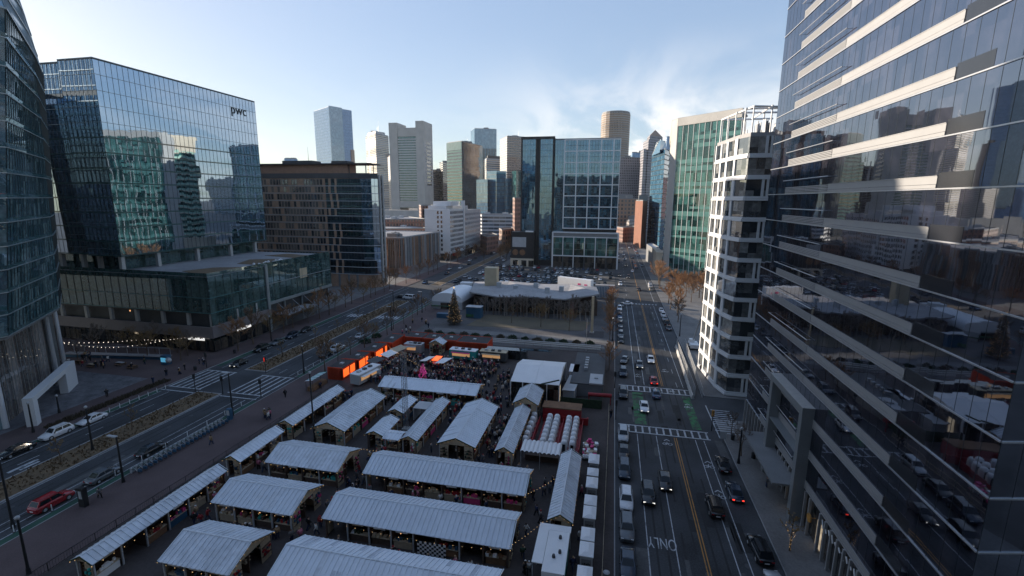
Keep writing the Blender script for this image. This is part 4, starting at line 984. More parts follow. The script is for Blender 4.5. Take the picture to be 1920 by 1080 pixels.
# unseen blocks added to hold the low sun off the market and street
def rear(label, ya, yb, h):
    t = thing('unseen_sun_blocker', label, 'office block', (-225, (ya + yb) / 2, 0)); sl = .31
    P = [(-245, ya + 30 * sl), (-215, ya), (-215, yb), (-245, yb + 30 * sl)]; m = MB(); m.prism(P, 0, h); m.build('wall', 'plain_blocks', t); roofcap(t, P, h)
rear('low grey block added unseen behind the blue glass tower to shade the street', 165, 200.8, 45.0)
rear('lowest grey block added unseen between two others to trim the sun stripe', 200.9, 205.8, 34)
rear('grey block added unseen behind the brown hotel to shade the park', 206, 230, 45.5)
rear('tall slab added unseen behind the leaning tower to block the low sun', 104, 152, 80)
# ================================================================== market
Z0 = .12
def lights(root, pts, step=.55, mat='warm_bulb', r=.045, name='string_light'):
    m = MB()
    for a, c in zip(pts[:-1], pts[1:]):
        a, c = Vector(a), Vector(c); L = (c - a).length; n = max(1, int(L / step)); sag = min(.7, L * .03)
        prev = a
        for i in range(n + 1):
            s = i / n; p = a.lerp(c, s); p.z -= sag * 4 * s * (1 - s)
            if i: m.tube(prev, p, .012, .012, 3, 1, False, False)
            m.ball((p.x, p.y, p.z - .05), r * rnd.uniform(.7, 1.2), 0, 4, 2); prev = p
    return m.build(name, [mat, 'black_metal'], root)
GOODS = ['red_paint', 'cream_wood', 'teal_paint', 'brown_wood', 'white_paint', 'blue_paint', 'tan_metal', 'pink_cloth', 'dark_wood', 'evergreen']
def shed(label, x0, y0, x1, y1, axis, ez=2.9, rz=4.2, name='market_shed', bay=3.0, group='white roofed market sheds', open_ends=True):
    """gabled timber market shed under ribbed white metal, ridge along `axis`"""
    cx, cy = (x0 + x1) / 2, (y0 + y1) / 2
    t = thing(name, label, 'market stall', (cx, cy, Z0), 0, group)
    rm = rnd.choice(['roof_metal', 'roof_metal', 'roof_metal_worn', 'roof_metal_grey'])
    L, W = (x1 - x0, y1 - y0) if axis == 'x' else (y1 - y0, x1 - x0)
    def P(u, v, z): return (cx + u, cy + v, z) if axis == 'x' else (cx - v, cy + u, z)
    hl, hw = L / 2, W / 2
    for sgn in (-1, 1):      # the two roof slopes with standing seams
        m = MB(); e, g = (hw, ez), (0, rz)
        th = .07
        q = [P(-hl, sgn * hw, ez), P(hl, sgn * hw, ez), P(hl, 0, rz), P(-hl, 0, rz)]
        ql = [(a, b_, c - th) for a, b_, c in q]
        if (sgn > 0): q = q[::-1]; ql = ql[::-1]
        m.face(q); m.face(ql[::-1])
        for i in range(4): m.face([ql[i], ql[(i + 1) % 4], q[(i + 1) % 4], q[i]])
        n = max(2, int(L / .6))
        for i in range(n + 1):
            u = -hl + L * i / n
            a, c = P(u, sgn * hw, ez + .07), P(u, sgn * .05, rz + .07); d = P(u + .1, sgn * hw, ez + .07); f = P(u + .1, sgn * .05, rz + .07)
            s_ = [a, d, f, c]; lo = [(p[0], p[1], p[2] - .08) for p in s_]
            if sgn > 0: s_ = s_[::-1]; lo = lo[::-1]
            m.face(s_)
            for k in range(4): m.face([lo[k], lo[(k + 1) % 4], s_[(k + 1) % 4], s_[k]])
        for i in range(n):
            if rnd.random() < .22:
                u0, u1 = -hl + L * i / n + .1, -hl + L * (i + 1) / n; s0, s1 = (1, .5) if rnd.random() < .5 else (1, 0.02)
                q2 = [P(u0, sgn * hw * s0, ez + (rz - ez) * (1 - s0) + .012), P(u1, sgn * hw * s0, ez + (rz - ez) * (1 - s0) + .012), P(u1, sgn * hw * s1, ez + (rz - ez) * (1 - s1) + .012), P(u0, sgn * hw * s1, ez + (rz - ez) * (1 - s1) + .012)]
                m.face(q2[::-1] if sgn > 0 else q2, 1)
        m.build('roof_slope', [rm, rnd.choice(['roof_metal_grey', 'roof_metal_worn', 'roof_metal_dull'])], t)
    m = MB(); m.tube(P(-hl, 0, rz + .02), P(hl, 0, rz + .02), .09, .09, 6); m.build('ridge_cap', 'roof_metal', t)
    n = max(1, round((L - .8) / bay)); posts = []
    for sgn in (-1, 1):
        for i in range(n + 1):
            u = -hl + .4 + (L - .8) * i / n; v = sgn * (hw - .35); posts.append((u, v))
    for u, v in posts:
        m = MB(); x, y, _ = P(u, v, 0); m.box(x - .08, y - .08, Z0, x + .08, y + .08, ez); m.build('post', 'light_grey' if rnd.random() < .6 else 'dark_wood', t)
    for s in (-1, 1):
        m = MB(); u = s * (hl - .25); a, c, d = P(u, -hw + .2, ez + .0), P(u, hw - .2, ez + .0), P(u, 0, rz - .1)
        e = .06 * s
        f = [P(u + e, -hw + .2, ez), P(u + e, hw - .2, ez), P(u + e, 0, rz - .1)]
        m.face([a, c, d]); m.face(f[::-1])
        for i in range(3): A_ = [a, c, d]; m.face([A_[i], A_[(i + 1) % 3], f[(i + 1) % 3], f[i]])
        m.build('gable', 'cream_wood', t)
        m = MB()
        for v0, v1 in ((-hw + .45, -hw * .42), (hw * .42, hw - .45)) if W > 4 else ((-hw + .4, -hw * .1),):
            g0, g1 = P(u - .03, v0, 0), P(u + .03, v1, 0); m.box(g0[0], g0[1], Z0, g1[0], g1[1], ez - .1, 0)
            g0, g1 = P(u + s * .04, v0 + .1, 0), P(u + s * .22, v1 - .1, 0)
            for zz in (.9, 1.5, 2.0): m.box(g0[0], g0[1], zz, g1[0], g1[1], zz + .05, 1)
            for j in range(9):
                vv = rnd.uniform(v0 + .2, v1 - .2); zz = rnd.choice((.95, 1.55, 2.05)); x, y, _ = P(u + s * .14, vv, 0); m.box(x - .1, y - .1, zz, x + .1, y + .1, zz + rnd.uniform(.15, .35), rnd.choice((2, 3)))
        m.build('end_wall', ['cream_wood', 'dark_wood', rnd.choice(GOODS), rnd.choice(GOODS)], t)
        m = MB()
        for g0, g1 in ((P(s * hl, -hw, ez - .02), P(s * hl, 0, rz - .02)), (P(s * hl, 0, rz - .02), P(s * hl, hw, ez - .02))): m.tube(g0, g1, .09, .09, 5)
        m.build('fir_garland', 'evergreen', t)
    # stalls between the posts: back partition, counters, goods
    m = MB(); 
    x, y, _ = P(0, 0, 0)
    if W > 4: 
        a, c = P(-hl + .6, -.05, 0), P(hl - .6, .05, 0); m.box(a[0], a[1], Z0, c[0], c[1], ez - .1)
    else:
        a, c = P(-hl + .6, hw - .5, 0), P(hl - .6, hw - .42, 0); m.box(a[0], a[1], Z0, c[0], c[1], ez - .1)
    for i in range(1, n):
        u = -hl + .4 + (L - .8) * i / n; a, c = P(u - .04, -hw + .45, 0), P(u + .04, hw - .45, 0); m.box(a[0], a[1], Z0, c[0], c[1], ez - .5)
    m.build('partition', 'dark_wood', t)
    for sgn in ((-1, 1) if W > 4 else (-1,)):
        for i in range(n):
            u0 = -hl + .4 + (L - .8) * i / n; u1 = u0 + (L - .8) / n
            if rnd.random() < .12: continue
            gd = rnd.choice(GOODS); m = MB(); a, c = P(u0 + .25, sgn * (hw - .95), 0), P(u1 - .25, sgn * (hw - .5), 0)
            m.box(a[0], a[1], Z0, c[0], c[1], 1.05, 0)
            a2, c2 = P(u0 + .2, sgn * (hw - 1.0), 0), P(u1 - .2, sgn * (hw - .42), 0); m.box(a2[0], a2[1], 1.05, c2[0], c2[1], 1.12, 1)
            for j in range(7):
                u = rnd.uniform(u0 + .4, u1 - .4); v = sgn * (hw - rnd.uniform(.55, .9)); h = rnd.uniform(.12, .5); x, y, _ = P(u, v, 0); w = rnd.uniform(.08, .22); m.box(x - w, y - w, 1.12, x + w, y + w, 1.12 + h, rnd.choice((2, 3, 2)))
            m.build('counter', [rnd.choice(['brown_wood', 'cream_wood', 'dark_wood', gd]), 'cream_wood', gd, rnd.choice(GOODS)], t)
            m = MB(); u = (u0 + u1) / 2; a, c = P(u - .75, sgn * (hw - .33), 0), P(u + .75, sgn * (hw - .27), 0); m.box(a[0], a[1], ez - .48, c[0], c[1], ez - .12); m.build('name_board', rnd.choice(['white_paint', 'white_paint', 'cream_wood', 'dark_grey']), t)
            m = MB(); sh_u = rnd.uniform(.25, .45)
            for zz in (1.5, 1.95): a, c = P(u0 + .3, sgn * .12 if W > 4 else hw - .8, 0), P(u1 - .3, sgn * .4 if W > 4 else hw - .55, 0); m.box(a[0], a[1], zz, c[0], c[1], zz + .05, 0)
            for j in range(8):
                u_ = rnd.uniform(u0 + .35, u1 - .35); v_ = sgn * .26 if W > 4 else hw - .67; x, y, _ = P(u_, v_, 0); zz = rnd.choice((1.55, 2.0)); m.box(x - .12, y - .08, zz, x + .12, y + .08, zz + rnd.uniform(.15, .35), 1)
            m.build('shelf', ['cream_wood', rnd.choice(GOODS)], t)
            if rnd.random() < .8:
                m = MB()
                for j in range(rnd.randint(1, 3)): x, y, _ = P(rnd.uniform(u0 + .5, u1 - .5), sgn * (hw - rnd.uniform(.5, 1.3)), 0); m.ball((x, y, ez - rnd.uniform(.35, .8)), rnd.uniform(.06, .11), 0, 5, 3)
                m.build('stall_lamp', 'warm_lamp', t)
    pts = [P(-hl, -hw, ez - .12), P(hl, -hw, ez - .12)]; lights(t, pts, 1.1); 
    if W > 4: lights(t, [P(-hl, hw, ez - .12), P(hl, hw, ez - .12)], 1.1)
    for s in (-1, 1): lights(t, [P(s * hl, -hw, ez - .1), P(s * hl, 0, rz - .1), P(s * hl, hw, ez - .1)], .6)
    return t
S = [('longest white market shed across the nearest row, cut by the bottom edge', -33.9, 36.5, -9.9, 42.9, 'x'),
     ('long white market shed in the second row with checkered front stall', -33.8, 45.9, -9.8, 52.5, 'x'),
     ('long white market shed in the third row, farthest of the long ones', -33.9, 55.9, -9.95, 62.4, 'x'),
     ('short white market shed nearest the camera on the left of the aisle', -47, 35.7, -37.9, 42.6, 'x'),
     ('medium white market shed left of the aisle in the second row', -49.7, 45.5, -37.75, 52.2, 'x'),
     ('medium white market shed left of the aisle in the third row', -49.7, 55.3, -37.6, 62.1, 'x')]
for s in S: shed(*s)
S2 = [('longest narrow white shed along the boulevard fence', -56.3, 33.7, -53.3, 52.2), ('short narrow white shed along the boulevard fence, middle of three', -56.3, 54.4, -53.2, 64.3),
      ('narrow white shed along the boulevard fence, farthest of three', -56.2, 66.3, -53.1, 82.7)]
for l, a, b_, c, d in S2: shed(l, a, b_, c, d, 'y', 2.9, 3.7)
shed('broad white shed with its gable to the camera, left of the courtyard', -49.6, 66.4, -43.2, 81.5, 'y')
shed('broad white shed with its gable to the camera and a two toned ridge', -26.5, 66.2, -20.0, 82.0, 'y')
shed('small narrow white shed at the back left of the courtyard', -39.7, 75.0, -36.5, 81.6, 'y', 2.9, 3.6)
shed('small white shed at the front left corner of the courtyard', -39.4, 66.4, -36.1, 72.8, 'y', 2.9, 3.6)
shed('long narrow white shed on the right side of the courtyard', -32.9, 66.1, -29.9, 82.2, 'y', 2.9, 3.6)
shed('short white link roof closing the front of the courtyard', -36.0, 65.9, -33.0, 69.0, 'x', 2.8, 3.2)
shed('long narrow white shed leading to the bigger gabled hall', -16.8, 65.9, -13.7, 82.2, 'y', 2.9, 3.8)
shed('white gabled hall with a red front at the end of the narrow shed', -17.4, 82.5, -12.4, 90.0, 'y', 3.6, 5.0)
shed('wide white shed along the edge of the food truck square', -47.2, 85.7, -25.6, 92.0, 'x', 2.9, 4.0)
shed('long narrow white shed beside the row of ticket booths', -6.4, 51.6, -3.2, 67.4, 'y', 3.0, 4.0)
shed('small white gabled hut among the orange containers', -48.2, 116.0, -44.0, 119.6, 'y', 2.9, 4.0)
# checkered stall front in the second row
m = MB()
for i in range(12):
    for j in range(6):
        x = -21.2 + i * .3; z = .2 + j * .28; m.box(x, 46.0, z, x + .3, 46.04, z + .28, (i + j) % 2)
o = m.build('checkered_board', ['white_paint', 'black_metal'], None); tag(o, 'black and white checkered stall front under the second long shed', 'stall front')
# courtyard service tower (lattice mast) and grey deck
t = thing('lattice_mast', 'slender steel lattice mast standing in the shed courtyard', 'mast', (-37.2, 75.0, Z0))
m = MB(); x, y = -35.6, 74.2
for dx, dy in ((-.35, -.35), (.35, -.35), (.35, .35), (-.35, .35)): m.tube((x + dx, y + dy, Z0), (x + dx, y + dy, 15), .04, .04, 4)
for i in range(20):
    z = .3 + i * .73
    for (a, c) in (((-.35, -.35), (.35, -.35)), ((.35, -.35), (.35, .35)), ((.35, .35), (-.35, .35)), ((-.35, .35), (-.35, -.35))):
        m.tube((x + a[0], y + a[1], z), (x + c[0], y + c[1], z + .73), .022, .022, 3, 0, False, False); m.tube((x + a[0], y + a[1], z), (x + c[0], y + c[1], z), .022, .022, 3, 0, False, False)
m.build('lattice', 'mid_grey', t); m = MB(); m.box(x - .6, y - .6, Z0, x + .6, y + .6, .6); m.build('ballast', 'concrete', t)
m = MB(); m.box(-36.0, 78.3, 2.5, -33.2, 81.5, 2.62); m.box(-36, 78.3, Z0, -35.8, 81.4, 2.5); m.box(-33.4, 78.3, Z0, -33.2, 81.4, 2.5); o = m.build('flat_canopy', 'light_grey'); tag(o, 'flat grey canopy between the two sheds at the back of the courtyard', 'canopy')
# flagged white tent
t = thing('marquee', 'big square white marquee tent with glazed sides and fir garland', 'tent', (-14.4, 97.5, Z0))
x0, x1, y0, y1, ez, rz = -19.6, -9.4, 90.9, 105, 4.6, 6.0
m = MB(); ym = (y0 + y1) / 2
m.face([(x0, y0, ez), (x1, y0, ez), (x1, ym, rz), (x0, ym, rz)]); m.face([(x1, y1, ez), (x0, y1, ez), (x0, ym, rz), (x1, ym, rz)])
m.face([(x0, y0, ez - .05), (x0, ym, rz - .05), (x1, ym, rz - .05), (x1, y0, ez - .05)]); m.face([(x1, y1, ez - .05), (x1, ym, rz - .05), (x0, ym, rz - .05), (x0, y1, ez - .05)])
for x in (x0, x1): m.face([(x, y0, ez), (x, y1, ez), (x, ym, rz)])
for x in (x0, (x0 + x1) / 2, x1): m.tube((x, y0, ez + .02), (x, ym, rz + .02), .06, .06, 5); m.tube((x, ym, rz + .02), (x, y1, ez + .02), .06, .06, 5)
m.build('tent_roof', 'white_paint', t)
for i in range(5):
    x = x0 + (x1 - x0) * i / 4; m = MB(); m.box(x - .09, y0 - .02, Z0, x + .09, y0 + .16, ez); m.box(x - .07, y1 - .1, Z0, x + .07, y1, ez); m.build('tent_post', 'white_paint', t)
m = MB(); m.box(x0 + .1, y0 + .08, Z0, x1 - .1, y0 + .1, ez - .1); m.box(x1 - .1, y0 + .1, Z0, x1 - .08, y1, ez - .1); m.box(x0 + .08, y0 + .1, Z0, x0 + .1, y1, ez - .1); m.build('glazed_side', 'glass_shop', t)
m = MB(); m.tube((x0 + 6.5, y0 - .15, ez), (x1, y0 - .15, ez + 1.2), .16, .16, 6); m.build('fir_garland', 'evergreen', t)
# scalloped awning
t = thing('scalloped_canopy', 'small white canopy with a scalloped edge below the igloo rows', 'canopy', (-9.7, 68.5, Z0))
m = MB(); n = 9
for i in range(n):
    xa = -12.8 + i * 6.3 / n; xb = xa + 6.3 / n
    for k in range(3):
        s0, s1 = k / 3, (k + 1) / 3; za = 2.9 + .25 * math.sin(math.pi * s0); zb = 2.9 + .25 * math.sin(math.pi * s1)
        m.face([(xa + (xb - xa) * s0, 66.9, za), (xa + (xb - xa) * s1, 66.9, zb), (xa + (xb - xa) * s1, 70, zb + .3), (xa + (xb - xa) * s0, 70, za + .3)], 0, True)
m.build('canopy_cloth', 'white_paint', t)
for x in (-12.7, -9.7, -6.6):
    for y in (67, 69.9): m = MB(); m.tube((x, y, Z0), (x, y, 3.0), .05, .05, 6); m.build('canopy_pole', 'light_grey', t)
m = MB(); m.box(-12.4, 69.2, Z0, -7, 69.8, 1.1); m.build('bar_counter', 'dark_wood', t)
# teal-sided food trailer and its white awning deck
t = thing('food_trailer', 'white food trailer with teal sides parked against the narrow shed', 'food trailer', (-4.6, 46.7, Z0))
m = MB(); m.box(-5.8, 43.3, .5, -3.45, 49.7, 2.5, 0); m.box(-5.85, 43.25, 2.5, -3.4, 49.75, 3.15, 1); m.build('body', ['teal_paint', 'white_paint'], t)
for y in (45.6, 47.0):
    for x in (-5.75, -3.5): m = MB(); m.tube((x - .12, y, .5), (x + .12, y, .5), .36, .36, 12); m.build('wheel', 'rubber', t)
for (x, y) in ((-4.4, 48.6), (-4.8, 45.5), (-4.2, 46.3)): m = MB(); m.tube((x, y, 3.15), (x, y, 3.5), .2, .16, 8); m.build('roof_vent', 'dark_grey', t)
m = MB(); m.box(-5.86, 44.5, 1.3, -5.81, 48.5, 2.2); m.build('hatch', 'glass_shop', t)
t = thing('deck_canopy', 'flat white canopy wrapping the left side of the teal food trailer', 'canopy', (-6.4, 47.8, Z0))
m = MB(); m.box(-7.1, 44.4, 3.0, -5.9, 50.9, 3.1); m.box(-5.9, 49.85, 3.0, -3.3, 50.9, 3.1); m.build('canopy_roof', 'white_paint', t)
for x, y in ((-7, 44.5), (-7, 47.5), (-7, 50.8), (-3.4, 50.8)): m = MB(); m.tube((x, y, Z0), (x, y, 3.0), .05, .05, 6); m.build('canopy_pole', 'light_grey', t)
o = MB(); o.prism([(-7.5, 37.4), (-4.0, 37.4), (-4.0, 41.5), (-7.5, 41.5)], 2.7, 2.75); o.prism([(-7.4, 37.5), (-4.1, 37.5), (-4.1, 41.4), (-7.4, 41.4)], 2.75, 3.7, top=[(-5.8, 39.4), (-5.7, 39.4), (-5.7, 39.5), (-5.8, 39.5)])
for x, y in ((-7.4, 37.5), (-4.1, 37.5), (-4.1, 41.4), (-7.4, 41.4)): o.tube((x, y, Z0), (x, y, 2.7), .04, .04, 5)
tag(o.build('gazebo', 'white_paint'), 'white pyramid gazebo tip at the bottom edge below the food trailer', 'gazebo')
# ticket booths along the street fence
def booth(y0, y1, label, rm):
    t = thing('ticket_booth', label, 'booth', (-1.3, (y0 + y1) / 2, Z0), 0, 'white topped booths along the street fence')
    m = MB(); m.box(-2.0, y0 + .12, Z0, -.6, y1 - .1, 2.45); m.build('wall', 'cream_wood' if rm else 'light_grey', t)
    m = MB(); m.prism([(-2.15, y0), (-.5, y0), (-.5, y1), (-2.15, y1)], 2.46, 2.56); m.prism([(-2.12, y0 + .03), (-.53, y0 + .03), (-.53, y1 - .03), (-2.12, y1 - .03)], 2.56, 2.78, top=[(-1.5, y0 + .5), (-1.1, y0 + .5), (-1.1, y1 - .5), (-1.5, y1 - .5)]); m.build('roof', 'white_paint', t)
    m = MB(); m.box(-1.85, y0 + .06, 1.1, -.75, y0 + .11, 2.1); m.build('hatch', 'mid_grey', t)
    m = MB()
    for i in range(5): m.box(-1.7 + i * .19, y0 + .03, 1.45, -1.58 + i * .19, y0 + .055, 1.6 + (i % 2) * .08)
    m.build('sign_lettering', 'black_metal', t)
for i, (a, c) in enumerate([(66.6, 69.3), (63.3, 65.3), (60.3, 62.9), (56.4, 58.6), (53.7, 56.2), (49.7, 52.0), (47.1, 49.5), (43.2, 45.7)]):
    booth(a, c, ['farthest white topped booth in the street fence row', 'second farthest white topped booth in the fence row', 'white topped booth joined to the second farthest one', 'fourth white topped booth counted from the far end', 'white topped booth level with the middle of the narrow shed', 'white topped booth beside the near gable of the narrow shed', 'white topped booth beside the far end of the teal trailer', 'nearest white topped booth at the bottom edge'][i], i % 2)
# igloo domes on red decks
t0 = None
domes = [(-9.4, 7), (-5.8, 7), (-13.1, 6)]
for ci, (cx, nn) in enumerate(domes):
    t = thing('red_deck', ['low red deck under the middle row of white domes', 'low red deck under the right row of white domes', 'low red deck under the short left row of white domes'][ci], 'deck', (cx, 77.5, Z0))
    m = MB(); m.box(cx - 1.9 if ci < 2 else cx - 1.0, 72.2, Z0, cx + 1.9 if ci < 2 else cx + 1.1, 83.2, .35); m.build('platform', 'red_paint', t)
    m = MB(); m.box(cx + (1.8 if ci < 2 else 1.0), 72.2, .35, cx + (1.9 if ci < 2 else 1.1), 83.2, 1.3); m.build('rail', 'red_paint', t)
    for i in range(nn):
        for s in ((-1, 1) if ci < 2 else (0,)):
            y = 73.1 + i * (82.4 - 73.1) / (nn - 1); x = cx + s * .68
            if t0 is None:
                t0 = thing('dome_tent', '', 'dome tent', (0, 0, .35)); m = MB(); vs = []; n_, k_ = 12, 4
                for j in range(k_ + 1):
                    a = math.pi / 2 * j / k_
                    for q in range(n_): th = 2 * math.pi * q / n_; sq = 1 / max(abs(math.cos(th)), abs(math.sin(th))) ** .6; rr = .56 * math.cos(a) ** .5 * sq; vs.append((rr * math.cos(th), rr * .98 * math.sin(th), .35 + 1.2 + .75 * math.sin(a)))
                vs += [(.6 * math.cos(2 * math.pi * q / n_) * 1, .58 * math.sin(2 * math.pi * q / n_), .35) for q in range(n_)]
                fs = [(j * n_ + q, j * n_ + (q + 1) % n_, (j + 1) * n_ + (q + 1) % n_, (j + 1) * n_ + q) for j in range(k_) for q in range(n_)]
                b0 = (k_ + 1) * n_; fs += [(b0 + q, b0 + (q + 1) % n_, (q + 1) % n_, q) for q in range(n_)]
                m.raw(vs, fs, 0, True); m.build('shell', 'white_paint', t0); m = MB(); m.box(-.25, -.62, .4, .25, -.56, 1.8); m.build('door', 'glass_room', t0); o = t0
            else: o = dup(t0)
            o.location = (x, y, .35); o['group'] = 'rows of white dome tents'
            o['label'] = ['white dome tent in the middle double row on a red deck', 'white dome tent in the right double row on a red deck', 'white dome tent in the short single row beside the narrow shed'][ci]
m = MB(); m.box(-11.8, 84.6, Z0, -4.5, 87.4, 2.4, 0); m.box(-11.9, 84.5, 2.4, -4.4, 87.5, 2.6, 1); tag(m.build('red_container', ['red_paint', 'brown_wood']), 'red container with a planted brown roof behind the domes', 'container')
m = MB(); m.box(-3.3, 84.0, Z0, -3.0, 84.3, 1.4); m.box(-11.6, 83.5, Z0, -3.0, 83.65, 1.5); tag(m.build('red_fence', 'red_paint'), 'low red fence between the domes and the container', 'fence')
# big screen wall / deck behind domes on the right
t = thing('service_container', 'long grey roofed service container block beside the marquee', 'container', (-4, 108, Z0))
m = MB(); m.box(-7.6, 97, Z0, -.6, 118, 2.9); m.build('wall', 'mid_grey', t); m = MB(); m.box(-7.7, 96.9, 2.9, -.5, 118.1, 3.05); m.build('roof', 'dark_grey', t)
m = MB(); m.box(-3.6, 96.6, 3.05, -.8, 102.4, 3.4); m.box(-2.6, 99.3, 3.4, -1.8, 100.2, 3.7); m.build('roof_panel', 'light_grey', t)
m = MB()
for i in range(5): m.box(-5.2, 105 + i * 1.8, 3.05, -4.4, 105.8 + i * 1.8, 3.7)
m.build('roof_plant', 'light_grey', t)
m = MB(); m.box(-8.6, 103.5, 2.95, -6.4, 108.8, 3.05); m.box(-8.5, 103.6, Z0, -6.5, 108.7, 2.95); tag(m.build('white_kiosk', 'white_paint'), 'small white kiosk beside the marquee, the farther one', 'kiosk')
m = MB(); m.prism([(-9.0, 93), (-6.4, 93), (-5.6, 102), (-8.2, 102)], 2.7, 2.8); m.prism([(-8.8, 93.3), (-6.5, 93.3), (-5.8, 101.8), (-8.0, 101.8)], Z0, 2.7); tag(m.build('grey_kiosk', 'light_grey'), 'long pale grey kiosk right of the marquee', 'kiosk')
m = MB(); m.box(-7.8, 97.0, 2.81, -6.7, 100.2, 2.9); tag(m.build('roof_board', 'tan_metal'), 'tan board lying on the long pale grey kiosk roof', 'board')
m = MB(); m.box(-9.2, 91.2, Z0, -.7, 91.35, 2.0); m.box(-.85, 91.2, Z0, -.7, 97, 2.0); tag(m.build('green_screen_fence', 'evergreen'), 'dark green screened fence in front of the service containers', 'fence')
t = thing('red_gate', 'bright red gate canopy at the street end of the screened fence', 'gate', (0, 94, Z0))
m = MB(); m.tube((-3.6, 93.6, 2.1), (1.2, 93.9, 2.1), .42, .42, 10); m.build('canopy_tube', 'red_paint', t)
for x in (-3.4, 1.0): m = MB(); m.box(x - .1, 93.6, Z0, x + .1, 93.9, 2.2); m.build('gate_post', 'red_paint', t)
# street fence, boulevard fence
def fence(label, p, q, h, step, mat='black_metal', mesh=False, name='fence'):
    L = math.hypot(q[0] - p[0], q[1] - p[1]); t = thing(name, label, 'fence', (p[0], p[1], Z0)); n = max(1, min(95, int(L / step)))
    for i in range(n + 1):
        x, y = lerp2(p, q, i / n); m = MB(); m.tube((x, y, Z0), (x, y, Z0 + h), .035, .035, 5); m.build('post', mat, t)
    m = MB(); m.obox(p, q, -.02, .02, Z0 + h - .06, Z0 + h); m.obox(p, q, -.02, .02, Z0 + .12, Z0 + .17); m.build('rail', mat, t)
    m = MB(); k = int(L / .28)
    for i in range(k + 1): x, y = lerp2(p, q, i / k); m.tube((x, y, Z0 + .15), (x, y, Z0 + h - .05), .014, .014, 3, 0, False, False)
    m.build('bar_panel', mat, t)
    return t
fence('black bar fence between the boulevard pavement and the market sheds', (-61.3, 22), (-59.6, 84), 1.1, 2.4)
fence('thin pale fence along the street side of the booths', (.45, 30), (.75, 92), 1.0, 2.4, 'tan_metal')
fence('dark fence closing the market towards the park', (-26, 127.5), (-.6, 126.5), 1.6, 2.4)
# orange shipping containers
def container(x0, y0, x1, y1, label, lit=None):
    t = thing('shipping_container', label, 'shipping container', ((x0 + x1) / 2, (y0 + y1) / 2, Z0), 0, 'orange shipping containers with dark roofs')
    m = MB(); m.box(x0, y0, Z0, x1, y1, 2.95)
    L = y1 - y0; n = int(L / .35)
    for i in range(n): m.box(x0 - .03, y0 + i * .35, .25, x1 + .03, y0 + i * .35 + .17, 2.85)
    n = int((x1 - x0) / .35)
    for i in range(n): m.box(x0 + i * .35, y0 - .03, .25, x0 + i * .35 + .17, y1 + .03, 2.85)
    m.build('corrugated_wall', 'orange_paint', t)
    m = MB(); m.box(x0 + .1, y0 + .1, 2.95, x1 - .1, y1 - .1, 3.05); m.build('roof', 'roof_dark', t)
    m = MB(); m.box(x0, y0, 2.95, x1, y0 + .12, 3.15); m.box(x0, y1 - .12, 2.95, x1, y1, 3.15); m.build('roof_rail', 'orange_paint', t)
    m = MB(); m.box((x0 + x1) / 2 - .4, (y0 + y1) / 2 - .5, 3.05, (x0 + x1) / 2 + .4, (y0 + y1) / 2 + .5, 3.3); m.build('roof_light', 'light_grey', t)
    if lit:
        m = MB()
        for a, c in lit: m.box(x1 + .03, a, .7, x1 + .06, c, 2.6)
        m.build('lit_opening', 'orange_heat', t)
container(-64.0, 93.2, -60.2, 99.2, 'orange container nearest the boulevard corner with glowing side', [(93.6, 96.0), (96.6, 98.6)])
container(-63.4, 99.5, -59.7, 105.6, 'orange container second in the boulevard row, glowing side', [(99.9, 102.6), (103, 104)])
container(-62.7, 106.0, -59.0, 113.5, 'orange container third in the boulevard row, glowing half', [(107, 110.6), (112, 113)])
container(-62.0, 114, -58.0, 122.5, 'orange container at the far end of the boulevard row')
container(-57.2, 120.4, -51.8, 125.6, 'orange container at the left end of the back row')
container(-51.6, 120.2, -46.6, 125.6, 'orange container second in the back row behind the gabled hut')
container(-46.4, 120.0, -41.4, 125.6, 'orange container third in the back row')
container(-41.2, 119.2, -32.4, 125.6, 'wide orange container at the right end of the back row')
# food trucks and trailers of the square
def truck(label, x0, y0, x1, y1, rz, c1, c2, awn=None):
    L, W = x1 - x0, y1 - y0; cx, cy = (x0 + x1) / 2, (y0 + y1) / 2
    t = thing('food_truck', label, 'food truck', (0, 0, 0))
    m = MB(); m.box(-L / 2, -W / 2, .5, L / 2, W / 2, 2.7, 0); m.box(-L / 2 - .03, -W / 2 - .03, 2.7, L / 2 + .03, W / 2 + .03, 2.85, 1); m.build('body', [c1, c2], t)
    m = MB(); m.box(-L / 2 + .8, -W / 2 - .04, 1.2, L / 2 - 1.6, -W / 2 - .01, 2.2); m.build('serving_hatch', 'hatch_glow', t)
    m = MB(); m.box(-L / 2 + .7, -W / 2 - .9, 2.25, L / 2 - 1.5, -W / 2 - .03, 2.32); m.build('hatch_flap', awn or c2, t)
    for i in range(3): m = MB(); x = -L / 2 + 1.2 + i * L / 4; m.box(x, -.4, 2.85, x + .8, .4, 3.2); m.build('roof_vent', 'dark_grey' if i else 'light_grey', t)
    for x in (-L / 2 + 1.1, L / 2 - 1.1):
        for y in (-W / 2 + .15, W / 2 - .15): m = MB(); m.tube((x, y - .13, .5), (x, y + .13, .5), .38, .38, 12); m.build('wheel', 'rubber', t)
    t.location = (cx, cy, Z0); t.rotation_euler = (0, 0, rz)
truck('white food truck parked beside the glowing orange containers', -58.8, 93.2, -51.0, 95.7, R(80), 'light_grey', 'white_paint')
truck('silver food trailer left of the small gabled hut', -54.6, 114.4, -49.6, 116.8, 0, 'steel', 'light_grey')
truck('white and teal food truck in front of the wide orange container', -40.9, 112.6, -33.6, 115, R(-3), 'teal_paint', 'white_paint', 'pink_cloth')
truck('dark food trailer at the back right of the square', -32.8, 113.2, -25.6, 115.4, R(-2), 'dark_grey', 'tan_metal')
